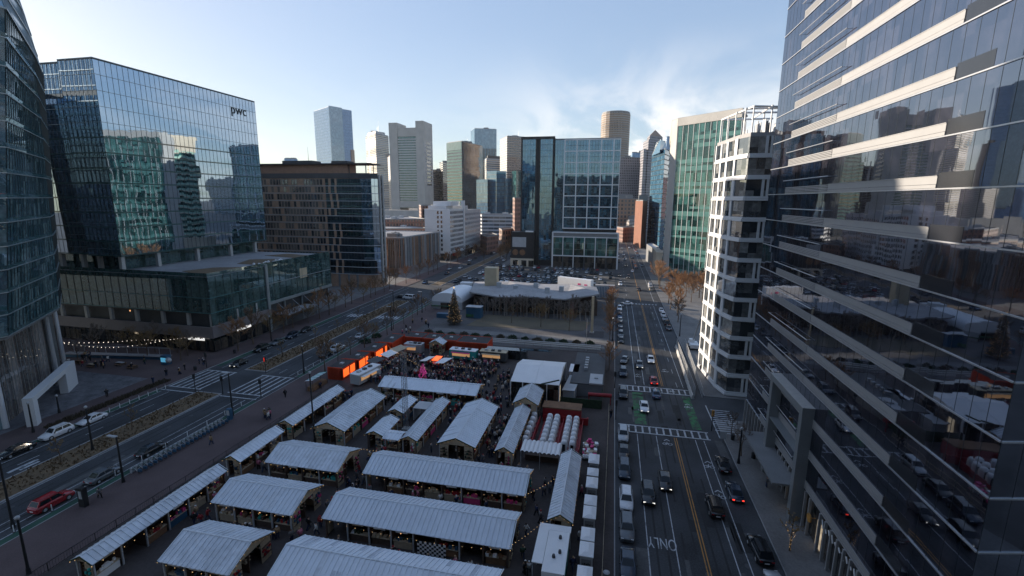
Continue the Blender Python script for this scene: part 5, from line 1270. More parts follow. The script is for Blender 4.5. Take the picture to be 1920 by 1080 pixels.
for i, (x, y, l, rt) in enumerate([(-56.0, 101.2, 'small stall with goods beside the white food truck', 80), (-55.0, 106.5, 'white topped stall along the orange container row', 80), (-54.4, 111, 'cream stall at the far end of the orange row', 75)]):
    t = thing('market_stall', l, 'market stall', (0, 0, 0)); m = MB(); m.box(-2, -.9, 0, 2, .9, 1.1); m.build('counter', ['dark_grey', 'light_grey', 'cream_wood'][i], t)
    for a in (-1.9, 1.9):
        for c in (-.85, .85): m = MB(); m.tube((a, c, 0), (a, c, 2.5), .05, .05, 5); m.build('post', 'dark_wood', t)
    m = MB(); m.face([(-2.2, -1.2, 2.4), (2.2, -1.2, 2.4), (2.2, 1.2, 2.9), (-2.2, 1.2, 2.9)]); m.face([(-2.2, 1.2, 2.86), (2.2, 1.2, 2.86), (2.2, -1.2, 2.36), (-2.2, -1.2, 2.36)]); m.build('awning', ['dark_grey', 'white_paint', 'cream_wood'][i], t)
    m = MB()
    for k in range(14): m.ball((rnd.uniform(-1.8, 1.8), rnd.uniform(-.8, .8), 1.25), rnd.uniform(.1, .22), 0, 5, 3)
    m.build('goods', ['cream_wood', 'red_paint', 'tan_metal'][i], t); t.location = (x, y, Z0); t.rotation_euler = (0, 0, R(rt))
t = thing('striped_stall', 'stall with a teal and white striped awning beside the first orange container', 'market stall', (-63.6, 88.3, Z0))
m = MB()
for i in range(10): m.face([(-64.6 + .0, 85.6 + i * .55, 2.5), (-62.6, 85.6 + i * .55, 2.9), (-62.6, 86.15 + i * .55, 2.9), (-64.6, 86.15 + i * .55, 2.5)], i % 2)
m.build('awning', ['white_paint', 'teal_paint'], t); m = MB(); m.box(-64.2, 85.8, Z0, -62.8, 91, 1.1); m.build('counter', 'brown_wood', t)
m = MB()
for y in (85.7, 91): m.tube((-64.4, y, Z0), (-64.4, y, 2.5), .05, .05, 5); m.tube((-62.7, y, Z0), (-62.7, y, 2.85), .05, .05, 5)
m.build('post', 'dark_wood', t)
for (x, y, w, d, mt, l, nm) in [(-44.6, 105.6, 1.6, 4.2, 'white_paint', 'sloping white parasol board at the centre of the square', 'shade_sail'), (-40.2, 105.2, 2.2, 4.6, 'white_paint', 'pale pink and white shade sail right of the red counter', 'shade_sail')]:
    t = thing(nm, l, 'shade', (x, y, Z0)); m = MB(); m.prism([(x - w / 2, y - d / 2), (x + w / 2, y - d / 2 + .4), (x + w / 2 + .9, y + d / 2), (x - w / 2 + .9, y + d / 2 - .3)], 2.5, 2.56); m.build('sail', mt, t)
    for a, c in ((-w / 2, -d / 2), (w / 2, d / 2)): m = MB(); m.tube((x + a * .9, y + c * .9, Z0), (x + a * .9, y + c * .9, 2.5), .05, .05, 5); m.build('pole', 'dark_grey', t)
t = thing('red_bar', 'red bar counter glowing between the two shade sails', 'bar', (-42.4, 107, Z0)); m = MB(); m.box(-43.4, 105.5, Z0, -41.3, 109.4, 1.2); m.build('counter', 'red_paint', t); m = MB(); m.box(-43.2, 105.7, 2.1, -41.5, 109.2, 2.2); m.build('glowing_roof', 'orange_heat', t)
m = MB()
for x, y in ((-43.2, 105.7), (-41.5, 105.7), (-43.2, 109.2), (-41.5, 109.2)): m.tube((x, y, Z0), (x, y, 2.1), .05, .05, 5)
m.build('post', 'dark_wood', t)
t = thing('pink_tree', 'cone of magenta lights in the middle of the square', 'light cone', (-42.4, 98.4, Z0)); m = MB()
for i in range(90):
    z = rnd.uniform(.3, 3.6); a = rnd.uniform(0, 6.28); r = 1.35 * (1 - z / 4.2); m.ball((-42.4 + r * math.cos(a), 98.4 + r * math.sin(a), z), .09, 0, 4, 2)
glow('magenta_bulb', (.8, .08, .4), .3); m.build('bulb_net', 'magenta_bulb', t); m = MB(); m.tube((-42.4, 98.4, Z0), (-42.4, 98.4, 3.9), 1.3, .15, 10, 0, True, False); m.build('cone', 'pink_cloth', t)
# string lights over the square and courtyard
t = thing('festoon', 'warm festoon lights radiating over the food truck square', 'string lights', (-48, 100, Z0))
for q in ((-58, 98, 4.5), (-56, 108, 4.5), (-38, 93, 4.5), (-28, 97, 4.5), (-50, 92.5, 4.2)): lights(t, [(-47.5, 97, 6.5), q], .7, 'warm_bulb', .06)
m = MB(); m.tube((-47.5, 97, Z0), (-47.5, 97, 6.8), .07, .05, 6); m.build('pole', 'black_metal', t)
for i, pts in enumerate([[(-9.9, 45.8, 3.4), (-6.8, 50.8, 3.3)], [(-9.9, 55.8, 3.2), (-6.6, 60, 3.3)], [(-37.6, 62, 3), (-33.9, 62, 3)]]):
    o = lights(None, pts, .5); o.name = 'string_light'; tag(o, ['warm light string from the second long shed to the deck canopy', 'warm light string from the third long shed to the narrow shed', 'warm light string across the aisle behind the third row'][i], 'string lights')
# ================================================================== park, low pavilion, plaza
t = thing('park_pavilion', 'low pavilion with a folded white roof and dark glazed front in the park', 'pavilion', (-28, 183, Z0))
m = MB()
F = [(-52, 166.5), (-40, 165.6), (-28, 166.8), (-16, 166.2), (-4, 168.5)]; Bk = [(-60, 200), (-44, 201), (-30, 200), (-17, 201), (-6, 200)]
zf = [7.6, 6.4, 6.9, 6.7, 8.8]; zb = [5.4, 6.2, 5.8, 6.0, 5.6]
for i in range(4):
    a, c, d, e = (*F[i], zf[i]), (*F[i + 1], zf[i + 1]), (*Bk[i + 1], zb[i + 1]), (*Bk[i], zb[i])
    mid = tuple((a[k] + c[k] + d[k] + e[k]) / 4 + (1.2 if k == 2 and i % 2 else (-.3 if k == 2 else 0)) for k in range(3))
    for p, q in ((a, c), (c, d), (d, e), (e, a)): m.face([p, q, mid]); m.face([(x, y, z - .5) for x, y, z in (q, p, mid)])
    m.face([a, (a[0], a[1], a[2] - .5), (c[0], c[1], c[2] - .5), c]); m.face([e, d, (d[0], d[1], d[2] - .5), (e[0], e[1], e[2] - .5)])
m.build('folded_roof', 'roof_pale', t)
m = MB(); m.prism([(-51, 168.5), (-4.5, 170.5), (-7, 198), (-58, 198)], Z0, 5.4); m.build('wall', 'dark_wood', t)
for i in range(22):
    x = -50.5 + i * 2.05; y = 168.5 + (x + 51) * .043; m = MB(); m.box(x, y - .1, .3, x + (1.5 if i % 3 else .9), y - .02, 5.0); m.build('window', 'glass_room' if i % 4 else 'glass_shop', t)
m = MB(); m.box(-14.5, 169.8, .2, -13, 169.95, 5); m.build('red_door', 'red_paint', t)
for x in (-46, -38, -30, -22, -13, -6): m = MB(); m.tube((x, 166.9, Z0), (x, 166.9, 6.5), .12, .12, 6); m.build('column', 'pale_bark', t)
for x, y in ((-45, 185), (-37, 180), (-30, 187), (-24, 178), (-19, 182)): m = MB(); m.box(x - .9, y - .7, 6.2, x + .9, y + .7, 8.4); m.build('roof_plant', 'light_grey', t)
m = MB(); m.box(-52.3, 189, .1, -47.1, 193, 13.6)
for i in range(9): m.box(-52.36, 188.95, 6.5 + i * .8, -47.05, 193.05, 6.6 + i * .8)
tag(m.build('vent_tower', 'tan_metal'), 'square tan ventilation tower behind the folded pavilion roof', 'tower')
gx, gy = G(1048, 545, 3); 
t = thing('white_trailer', 'long white trailer with faded crests parked behind the pavilion', 'trailer', (-15.3, 204.3, 0)); m = MB(); m.box(-23.5, 203, 1.0, -7.2, 205.6, 8.2); m.build('body', 'white_paint', t)
m = MB(); m.box(-13.4, 202.95, 4.2, -12.0, 202.99, 6.4); m.box(-10.3, 202.95, 4.2, -8.9, 202.99, 6.3); m.box(-8.7, 202.95, 4.4, -8.3, 202.99, 5.2); m.build('crest', 'pink_cloth', t)
m = MB()
for x in (-22.5, -21.3, -9.5, -8.3):
    for y in (203.2, 205.4): m.tube((x, y - .15, .55), (x, y + .15, .55), .5, .5, 10)
m.build('wheel', 'rubber', t)
t.rotation_euler = (0, 0, R(-24))
t = thing('blue_container', 'pale blue panelled container beside the long white trailer', 'container', (-1, 208, 0)); m = MB(); m.box(-6.6, 204, .05, 3.2 - 1.6, 207, 5.4)
for i in range(12): m.box(-6.65, 203.95, .4, -6.6, 204, 5); m.box(-6.5 + i * .67, 203.9, .4, -6.2 + i * .67, 204, 5.0, 1)
m.build('corrugated_wall', ['light_grey', 'blue_paint'], t); m = MB(); m.box(-6.7, 203.9, 5.4, 1.7, 207.1, 5.6); m.build('roof', 'roof_pale', t)
m = MB(); m.box(-63.5, 190, .1, -58.4, 193, 6.6); tag(m.build('white_box', 'white_paint'), 'white box unit at the left end of the pavilion roof', 'plant unit')
t = thing('clear_span_tent', 'white arched tent at the left end of the pavilion', 'tent', (-61, 172, Z0)); m = MB()
vs = []; 
for j, y in enumerate((167.5, 186)):
    for i in range(9): a = math.pi * i / 8; vs.append((-61.5 + 6.2 * math.cos(a) + (y - 167) * .05, y, .12 + 3.0 + 3.4 * math.sin(a) ** .8 if 0 < i < 8 else 3.0))
m.raw(vs, [(i, i + 1, 9 + i + 1, 9 + i) for i in range(8)], 0, True); m.raw(vs, [tuple(range(9)), tuple(range(9, 18))], 0); m.build('tent_roof', 'white_paint', t)
m = MB(); m.box(-67.6, 167.5, Z0, -55.4, 185.9, 3.0); m.build('tent_wall', 'light_grey', t); m = MB(); m.box(-64, 167.4, .2, -60, 167.48, 2.6); m.build('doorway', 'glass_shop', t)
m = MB(); m.box(-67.7, 166.9, 1.2, -57, 167.3, 1.5); m.build('light_bar', 'green_paint', t)
t = thing('park_kiosk', 'blue and green painted kiosk right of the Christmas tree', 'kiosk', (-47.5, 158, Z0)); m = MB(); m.box(-50.2, 156.5, Z0, -44.8, 159.5, 4.0); m.build('wall', 'blue_paint', t); m = MB(); m.box(-50.3, 156.42, .4, -47.4, 156.5, 1.5); m.build('lit_panel', 'green_paint', t); m = MB(); m.box(-50.4, 156.3, 4.0, -44.6, 159.7, 4.2); m.build('roof', 'light_grey', t)
m = MB(); m.box(-60.5, 154, Z0, -54.5, 156, 1.7); tag(m.build('blue_hoarding', 'blue_paint'), 'low dark blue hoarding left of the Christmas tree', 'hoarding')
t = thing('tan_pole', 'tall square tan pole standing in the park', 'pole', (-5.3, 147.5, Z0)); m = MB(); m.box(-5.7, 147.1, Z0, -4.9, 147.9, 12); m.build('shaft', 'tan_metal', t); m = MB(); m.box(-6, 146.8, Z0, -4.6, 148.2, .5); m.build('base', 'concrete', t)
m = MB(); m.box(-6.9, 142.8, .14, -1.5, 149.5, .2); tag(m.build('dark_mat', 'roof_dark'), 'dark square deck around the foot of the tan pole', 'deck')
m = MB(); m.box(-32, 116.6, Z0, -21, 119, 2.6); m.box(-22, 117.5, 2.6, -14.5, 119, 2.7); tag(m.build('glazed_kiosk', 'glass_room'), 'glazed grey kiosk right of the wide orange container', 'kiosk')
m = MB(); m.box(-18.5, 108.5, Z0, -15, 110.5, 2.4); tag(m.build('site_cabin', 'cream_wood'), 'small cream cabin roof behind the marquee', 'cabin')
for i in range(3): m = MB(); m.box(-56, 129.8 + i * 1.3, Z0, -2, 130.2 + i * 1.3, .45 + i * .12); tag(m.build('stone_bench', 'concrete'), ['nearest of the three long stone steps at the park edge', 'middle of the three long stone steps at the park edge', 'farthest of the three long stone steps at the park edge'][i], 'step')
t = thing('flagpole', 'thin flagpole with a red and white flag at the park edge', 'flagpole', (-6, 128.5, Z0)); m = MB(); m.tube((-6, 128.5, Z0), (-6, 128.5, 9.5), .06, .04, 6); m.build('pole', 'steel', t); m = MB(); m.box(-6.1, 128.2, 6.6, -6.05, 128.45, 8.4); m.build('flag', 'red_paint', t)
# left plaza: long blue game counter, pergola rail, festoon
t = thing('blue_counter', 'long pale and blue counter across the left plaza under festoon lights', 'counter', (-122, 93, Z0))
m = MB(); m.prism([(-141, 91.0), (-112, 95.2), (-112.2, 97), (-141, 93)], .9, 1.05); m.build('counter_top', 'roof_pale', t); m = MB(); m.prism([(-140.5, 91.2), (-112.3, 95.4), (-112.4, 96.6), (-140.5, 92.6)], Z0, .9); m.build('counter_front', 'blue_paint', t)
for i in range(10):
    x = -140 + i * 3.0; y = 93.4 + i * .42; m = MB(); m.tube((x, y, Z0), (x, y, 2.7), .05, .05, 5); m.build('post', 'light_grey', t)
m = MB(); m.tube((-140, 93.4, 2.7), (-113, 97.2, 2.7), .06, .06, 5); m.build('rail', 'light_grey', t)
t = thing('blue_booth', 'small bright blue booth with lit screen at the end of the plaza counter', 'booth', (-110, 93, Z0)); m = MB(); m.box(-110.5, 92.2, Z0, -108.8, 93.6, 2.5); m.build('wall', 'blue_paint', t); m = MB(); m.box(-110.4, 92.12, .9, -108.9, 92.19, 2.0); m.build('screen', 'cyan_screen', t); m = MB(); m.ball((-108.3, 92.4, 1.4), .7, 0, 8, 5); m.build('wreath', 'light_grey', t)
t = thing('festoon', 'rows of white festoon bulbs over the left plaza', 'string lights', (-130, 95, Z0))
lights(t, [(-141.5, 89.0, 5.0), (-125, 99.5, 3.6), (-112.5, 101.5, 4.4)], 1.0, 'white_bulb', .1); lights(t, [(-141.5, 91.5, 4.0), (-128, 94.5, 2.7), (-119, 101.0, 3.4)], 1.0, 'white_bulb', .1)
m = MB(); m.tube((-141.6, 89, Z0), (-141.6, 89, 8.0), .1, .08, 6); m.build('pole', 'brown_wood', t); m = MB()
for i in range(14): m.ball((-141.5 + rnd.uniform(-.2, .2), 88.9, 1 + i * .5), .1, 0, 4, 2)
m.build('bulb', 'warm_bulb', t)
for i, (x, y) in enumerate(((-137, 87.5), (-131, 88.2), (-125.5, 87), (-120, 89.6), (-115, 88.5))):
    t = thing('picnic_table', ['pale picnic table nearest the leaning tower', 'second picnic table from the leaning tower', 'picnic table in the middle of the left plaza', 'picnic table before the blue booth', 'picnic table nearest the crossing'][i], 'table', (x, y, Z0), 0, 'tables on the left plaza')
    m = MB(); m.box(x - 1, y - .4, .85, x + 1, y + .4, .93); m.build('tabletop', ['light_grey', 'brown_wood', 'cream_wood'][i % 3], t)
    for s in (-.75, .75): m = MB(); m.box(x - 1, y + s - .13, .5, x + 1, y + s + .13, .56); m.build('bench', 'brown_wood', t)
    m = MB(); m.box(x - .8, y - .7, Z0, x - .7, y + .7, .85); m.box(x + .7, y - .7, Z0, x + .8, y + .7, .85); m.build('leg', 'dark_wood', t)
m = MB()
for k in range(2600):
    s = rnd.random(); x = -101.5 - 3.5 * s * 2 + rnd.uniform(-.8, .8); y = 66 + 12 * s + rnd.uniform(-.7, .7) - (3 if k % 3 == 0 else 0); h = rnd.uniform(.2, .8); w = rnd.uniform(.06, .18); a = rnd.uniform(0, 3.14)
    x = -99.6 + rnd.uniform(-1, 1) * .9; y = 60 + s * 24
    m.face([(x - math.cos(a) * w, y - math.sin(a) * w, Z0), (x + math.cos(a) * w, y + math.sin(a) * w, Z0), (x + rnd.uniform(-.2, .2), y + rnd.uniform(-.2, .2), Z0 + h)])
surf('brown_shrub', (0.075, 0.06, 0.04), .95, var=.4, scale=2)
tag(m.build('ground_cover', 'brown_shrub'), 'low brown planting strip along the left boulevard pavement', 'planting', kind='stuff')
# ================================================================== vehicles
for n_, c in dict(car_white=(.75, .76, .78), car_black=(.012, .013, .015), car_grey=(.12, .13, .14), car_silver=(.42, .44, .46), car_red=(.33, .018, .025), car_blue=(.05, .09, .16), car_navy=(.02, .035, .06), car_tan=(.36, .3, .22)).items(): paint(n_, c, .22, .1 if n_ in ('car_silver', 'car_grey') else 0)
m_, nt_, b_ = newmat('car_glass'); b_.inputs['Base Color'].default_value = (.012, .016, .02, 1); b_.inputs['Roughness'].default_value = .04; b_.inputs['IOR'].default_value = 1.42
def loft(m, st, mi=0, smooth=True):
    """st: list of (y, zbottom, ztop, halfwidth, topwidth factor)"""
    rings = []
    for y, zb, zt, w, tf in st:
        rings.append([(-w * .93, y, zb), (-w, y, zb + .12), (-w, y, zt - .2), (-w * .97, y, zt - .08), (-w * tf, y, zt), (w * tf, y, zt), (w * .97, y, zt - .08), (w, y, zt - .2), (w, y, zb + .12), (w * .93, y, zb)])
    n = 10; vs = [p for r in rings for p in r]
    m.raw(vs, [(i * n + j, i * n + (j + 1) % n, (i + 1) * n + (j + 1) % n, (i + 1) * n + j) for i in range(len(st) - 1) for j in range(n)], mi, smooth)
    m.raw(vs, [tuple(range(n))[::-1]], mi); m.raw(vs, [tuple(range((len(st) - 1) * n, len(st) * n))], mi)
def make_car(kind, detailed=True):
    t = thing('parked_car', '', 'car')
    if kind == 'sedan': L, W, belt, roofz = 4.7, .9, .93, 1.43; cab = (1.05, .35, -1.0, -1.75)
    elif kind == 'suv': L, W, belt, roofz = 4.75, .94, 1.08, 1.72; cab = (1.15, .55, -1.75, -2.2)
    else: L, W, belt, roofz = 5.3, .99, 1.2, 2.1; cab = (1.9, 1.35, -2.35, -2.55)
    h = L / 2
    m = MB()
    loft(m, [(-h, .38, belt - .18, W * .84, .8), (-h + .12, .28, belt - .03, W * .95, .86), (-h + .6, .24, belt + .01, W, .88), (-.4, .22, belt + .02, W, .9), (cab[0] - .1, .22, belt + .01, W, .9), (h - .55, .24, belt - .13, W * .98, .86), (h - .12, .28, belt - .24, W * .92, .8), (h, .36, belt - .36, W * .78, .75)])
    # cabin frame: roof and pillars
    wb, wr = W * .9, W * .72
    A = [(wb, cab[0], belt), (wr, cab[1], roofz), (wr, cab[2], roofz), (wb, cab[3], belt)]
    m.face([(-wr, cab[1], roofz), (-wr, cab[2], roofz), (wr, cab[2], roofz), (wr, cab[1], roofz)][::-1], 0)
    m.raw([(-wr, cab[1], roofz), (0, cab[1] - .05, roofz + .05), (wr, cab[1], roofz), (-wr, cab[2], roofz), (0, cab[2] + .05, roofz + .05), (wr, cab[2], roofz)], [(0, 3, 4, 1), (1, 4, 5, 2)], 0, True)
    for s in (-1, 1): m.face([(s * p[0], p[1], p[2]) for p in A][::s], 0)
    m.face([(-wb, cab[0], belt), (wb, cab[0], belt), (wr, cab[1], roofz), (-wr, cab[1], roofz)], 0); m.face([(wb, cab[3], belt), (-wb, cab[3], belt), (-wr, cab[2], roofz), (wr, cab[2], roofz)], 0)
    m.build('body', 'car_white', t)
    def lerp3(a, c, s): return tuple(a[i] + (c[i] - a[i]) * s for i in range(3))
    def pane(nm, quads):
        g = MB()
        for q, off in quads: g.face([(p[0] + off[0], p[1] + off[1], p[2] + off[2]) for p in q])
        g.build(nm, 'car_glass', t)
    def quad(a, c, d, e, u0, u1, v0, v1):
        f = lambda u, v: lerp3(lerp3(a, c, u), lerp3(e, d, u), v)
        return [f(u0, v0), f(u1, v0), f(u1, v1), f(u0, v1)]
    fw = quad((-wb, cab[0], belt), (wb, cab[0], belt), (wr, cab[1], roofz), (-wr, cab[1], roofz), .06, .94, .06, .94)
    pane('windscreen', [(fw, (0, .012, .012))])
    rw = quad((wb, cab[3], belt), (-wb, cab[3], belt), (-wr, cab[2], roofz), (wr, cab[2], roofz), .08, .92, .12, .92); pane('rear_window', [(rw, (0, -.015, .012))])
    for s in (-1, 1):
        a, c, d, e = [(s * p[0], p[1], p[2]) for p in (A[0], A[3], A[2], A[1])]
        pane('side_window', [(quad(a, c, d, e, .07, .47, .1, .88), (s * .014, 0, .004)), (quad(a, c, d, e, .51, .93, .1, .88), (s * .014, 0, .004))])
    r = .34 if kind == 'sedan' else .38
    for y in (h - .95, -h + .95):
        for s in (-1, 1):
            g = MB(); g.tube((s * (W - .2), y, r), (s * (W + .02), y, r), r, r, 14, 0, True); w_ = g.build('wheel', 'rubber', t)
            g = MB(); g.tube((s * (W + .0), y, r), (s * (W + .035), y, r), r * .62, r * .55, 10); k = g.build('rim', 'car_silver', w_)
    for s in (-1, 1):
        g = MB(); g.box(s * W * .48, h - .17, belt - .43, s * W * .82, h - .02, belt - .28); g.build('headlight', 'white_paint', t)
        g = MB(); g.box(s * W * .52, -h - .015, belt - .32, s * W * .86, -h + .1, belt - .16); g.build('tail_light', 'car_red', t)
        g = MB(); g.box(s * (W - .02), cab[0] - .35, belt - .02, s * (W + .16), cab[0] - .2, belt + .13); g.build('wing_mirror', 'black_metal', t)
    g = MB(); g.box(-W * .45, h - .1, belt - .62, W * .45, h + .012, belt - .46); g.build('grille', 'black_metal', t); g = MB(); g.box(-.26, -h - .02, .55, .26, -h + .05, .68); g.build('number_plate', 'white_paint', t)
    if kind != 'sedan':
        g = MB()
        for s in (-1, 1): g.tube((s * wr * .93, cab[1] - .1, roofz + .06), (s * wr * .93, cab[2] + .1, roofz + .06), .03, .03, 4)
        g.build('roof_rail', 'black_metal', t)
    return t
proto = {}
def car(kind, col_, x, y, rz, label, group=None, name='parked_car', lamps=None, z=0.01):
    if kind not in proto: proto[kind] = make_car(kind); o = proto[kind]; kids(o); [kids(k) for k in kids(o)]; o['used'] = 0
    o = proto[kind]
    if o['used']: o = dup(o)
    o['used'] = 1
    o.name = name; o.location = (x, y, z); o.rotation_euler = (0, 0, rz); o['label'] = label; o['category'] = 'van' if kind == 'van' else 'car'
    if group: o['group'] = group
    for k in [c for c in (o.children)]:
        if k.name.startswith('body'): recolor(k, 0, col_)
        if lamps and k.name.startswith('headlight') and 'h' in lamps: recolor(k, 0, 'head_lamp')
        if lamps and k.name.startswith('tail_light') and 't' in lamps: recolor(k, 0, 'tail_lamp')
    return o
DN, UP = math.pi, 0.0
A_ = [('suv', 'car_silver', 3.4, 80.6, DN, 'pale silver SUV parked at the crossing, first in the left kerb row', None), ('sedan', 'car_black', 3.4, 74.6, DN, 'black car parked right behind the pale silver SUV', None), ('suv', 'car_navy', 3.4, 69.2, DN, 'dark navy SUV parked in front of the white SUV', None),
      ('suv', 'car_white', 3.5, 61.6, DN, 'white SUV with roof rails parked beside the booths', None), ('suv', 'car_grey', 3.45, 55.6, DN, 'dark grey SUV parked just nearer than the white SUV', None), ('sedan', 'car_navy', 3.4, 49.6, DN, 'dark car with blue lit windscreen at the bottom of the kerb row', None), ('suv', 'car_black', 3.4, 44, DN, 'black SUV cut by the bottom edge in the kerb row', None)]
for k, c, x, y, r_, l, g in A_: car(k, c, x, y, r_, l, 'cars parked along the left kerb')
car('suv', 'car_black', 6.6, 63.6, DN, 'black SUV driving down the lane beside the parked white SUV', None, 'moving_car', 'h'); car('sedan', 'car_black', 9.3, 67.6, DN, 'black saloon with lit headlights straddling the lane line', None, 'moving_car', 'h')
car('suv', 'car_black', 15.4, 62.8, UP, 'black SUV driving away right of the yellow line', None, 'moving_car'); car('sedan', 'car_black', 18.9, 74.4, UP, 'black car parked at the right kerb below the canopy', None, lamps='')
car('sedan', 'car_navy', 18.9, 67.0, UP, 'dark car with red tail lights lit at the right kerb', None, 'parked_car', 't'); car('suv', 'car_black', 19.1, 55.2, R(3), 'black SUV parked at the right kerb below the bare tree', None); car('sedan', 'car_silver', 19.4, 49.6, R(3), 'silver car cut by the bottom edge at the right kerb', None)
car('sedan', 'car_white', 7.8, 93.6, DN, 'white car alone between the two street crossings', None, 'moving_car', 'h'); car('sedan', 'car_blue', 10.7, 101.0, UP, 'grey blue car stopped on the far ladder crossing', None, 'moving_car'); car('sedan', 'car_red', 10.8, 108.9, UP, 'red car just beyond the far ladder crossing', None, 'moving_car', 't')
car('sedan', 'car_white', 11.2, 124, DN, 'white taxi like car in the street beyond the red car', None, 'moving_car', 'h'); car('sedan', 'car_grey', 8.1, 119.2, DN, 'dark grey car in the left lane beyond the red car', None, 'moving_car', 'h'); car('suv', 'car_navy', 3.9, 112.4, DN, 'dark navy SUV leaving the kerb beyond the far crossing'); car('suv', 'car_black', 3.7, 99.4, DN, 'black SUV waiting left of the far crossing'); car('sedan', 'car_grey', 4.4, 122, R(170), 'dark grey car pulled up at the kerb near the light stripe')
cs = ['car_black', 'car_grey', 'car_navy', 'car_black', 'car_silver', 'car_blue', 'car_grey', 'car_white']
for i in range(8): car(['sedan', 'suv'][i % 2], cs[i], 3.7, 140 + i * 6.1, DN, 'dark car in the kerb row alongside the park' if cs[i] not in ('car_white', 'car_silver') else ('pale silver car in the kerb row alongside the park' if cs[i] == 'car_silver' else 'white car at the far end of the kerb row by the park'), 'cars parked alongside the park')
car('sedan', 'car_white', 6.6, 193.0, R(95), 'white car turning across the street at the far junction', None, 'moving_car'); car('sedan', 'car_grey', 4.6, 189.5, DN, 'grey car waiting beside the turning white car')
for i, (c, y) in enumerate((('car_white', 184), ('car_white', 176.5), ('car_silver', 170.5), ('car_black', 164), ('car_grey', 158))): car(['sedan', 'suv'][i % 2], c, 19.3, y, UP, ['white car farthest in the right kerb row beyond the white banded block', 'second white car in that right kerb row', 'silver car in the middle of the right kerb row', 'black car in the right kerb row behind the silver one', 'dark grey car nearest in the right kerb row by the bare trees'][i], 'cars parked at the right kerb')
for i, (c, x, y, r_) in enumerate((('car_white', 19.0, 236, 0), ('car_white', 19.2, 243, 0), ('car_tan', 18.8, 228, 0), ('car_black', 13, 226, 0), ('car_white', 4.6, 238, DN), ('car_grey', 4.6, 246, DN), ('car_black', 9, 262, DN), ('car_white', 12, 285, 0), ('car_black', 9, 310, DN), ('car_grey', 14, 330, 0), ('car_white', 9, 345, DN), ('car_black', 15, 300, 0), ('car_silver', 8.5, 372, DN), ('car_black', 4.5, 268, DN))):
    car(['suv', 'sedan'][i % 2], c, x, y, r_, ['first white car beyond the trees at the right kerb', 'second white car beyond the trees at the right kerb', 'tan car parked in the sunlit stretch at the right kerb', 'dark car driving up the sunlit stretch', 'white car at the left kerb beside the pale blue container', 'grey car at the left kerb behind that white one', 'black car coming down the far street with headlights', 'white car driving up the far street', 'black car small in the far street', 'grey car small in the far street', 'white car small in the far street', 'black car driving away in the far street', 'silver car farthest in the far street', 'black car parked near the twin tower corner'][i], None, 'moving_car', 'h' if r_ == DN else '')
# boulevard
car('suv', 'car_red', -74.0, 43.6, UP, 'red SUV at the boulevard kerb beside the bike lane'); car('sedan', 'car_grey', -73.8, 50.3, UP, 'slate grey saloon ahead of the red SUV'); car('sedan', 'car_black', -73.7, 57.8, UP, 'black car ahead of the slate grey saloon')
car('suv', 'car_white', -95.2, 58.6, DN, 'white SUV at the far boulevard kerb, nearer of the white pair'); car('sedan', 'car_white', -94.8, 64.2, DN, 'white saloon at the far boulevard kerb, farther of the white pair'); car('sedan', 'car_black', -94.9, 52.6, DN, 'black saloon nearest at the far boulevard kerb')
car('sedan', 'car_black', -91.4, 96.6, DN, 'black car waiting at the boulevard crossing', None, 'moving_car', 'h'); car('suv', 'car_white', -74.2, 113.4, UP, 'white SUV beside the orange containers'); car('sedan', 'car_black', -74.3, 108.0, UP, 'black car just behind the white SUV by the orange containers'); car('sedan', 'car_silver', -74.3, 126, UP, 'silver car beyond the orange containers'); car('van', 'car_white', -83.5, 181.5, R(80), 'white van crossing the far junction', None, 'moving_car')
car('sedan', 'car_black', -88, 183, R(85), 'black car beside the white van at the far junction', None, 'moving_car'); 
for i, (x, y) in enumerate(((-94.5, 108), (-94.4, 114.5), (-94.4, 121), (-94.5, 128))): car(['suv', 'sedan'][i % 2], ['car_black', 'car_grey', 'car_navy', 'car_black'][i], x, y, DN, 'dark car queued in front of the podium shops', 'dark cars in front of the podium shops')
# far cars: one mesh each
def far_mesh(c):
    m = MB(); loft(m, [(-2.3, .3, .8, .8, .85), (-1.9, .25, .95, .9, .9), (1.2, .25, .95, .9, .9), (2.3, .3, .7, .8, .8)]); m.raw([(-.82, 1.0, .93), (.82, 1.0, .93), (.82, -1.7, .93), (-.82, -1.7, .93), (-.66, .35, 1.5), (.66, .35, 1.5), (.66, -1.2, 1.5), (-.66, -1.2, 1.5)], [(0, 1, 5, 4), (1, 2, 6, 5), (2, 3, 7, 6), (3, 0, 4, 7)], 1); m.box(-.66, -1.2, 1.5, .66, .35, 1.53, 0); m.box(-.92, -1.6, 0, .92, -1.0, .6, 2); m.box(-.92, 1.0, 0, .92, 1.6, .6, 2)
    return m.mesh('parked_car', [c, 'car_glass', 'rubber'])
fm = {c: far_mesh(c) for c in ('car_white', 'car_black', 'car_grey', 'car_silver', 'car_red', 'car_blue', 'car_tan', 'car_navy')}
cn = {'car_white': 'white', 'car_black': 'black', 'car_grey': 'dark grey', 'car_silver': 'silver', 'car_red': 'red', 'car_blue': 'blue', 'car_tan': 'tan', 'car_navy': 'navy'}
def far_car(c, x, y, rz, where, group, z=.06):
    o = bpy.data.objects.new('parked_car', fm[c]); col.objects.link(o); o.location = (x, y, z); o.rotation_euler = (0, 0, rz); tag(o, 'small %s car %s' % (cn[c], where), 'car', group); return o
cc = ['car_white', 'car_black', 'car_grey', 'car_silver', 'car_white', 'car_blue', 'car_black', 'car_red', 'car_navy', 'car_silver']
for row, y in enumerate((221, 233, 238.5, 251, 256.5, 269, 274.5, 286)):
    for i in range(26):
        x = -69 + i * 2.75
        if rnd.random() < .72: far_car(rnd.choice(cc), x + rnd.uniform(-.2, .2), y + rnd.uniform(-.3, .3), rnd.choice((0, DN)), 'in the parking lot behind the pavilion', 'cars in the parking lot behind the pavilion')
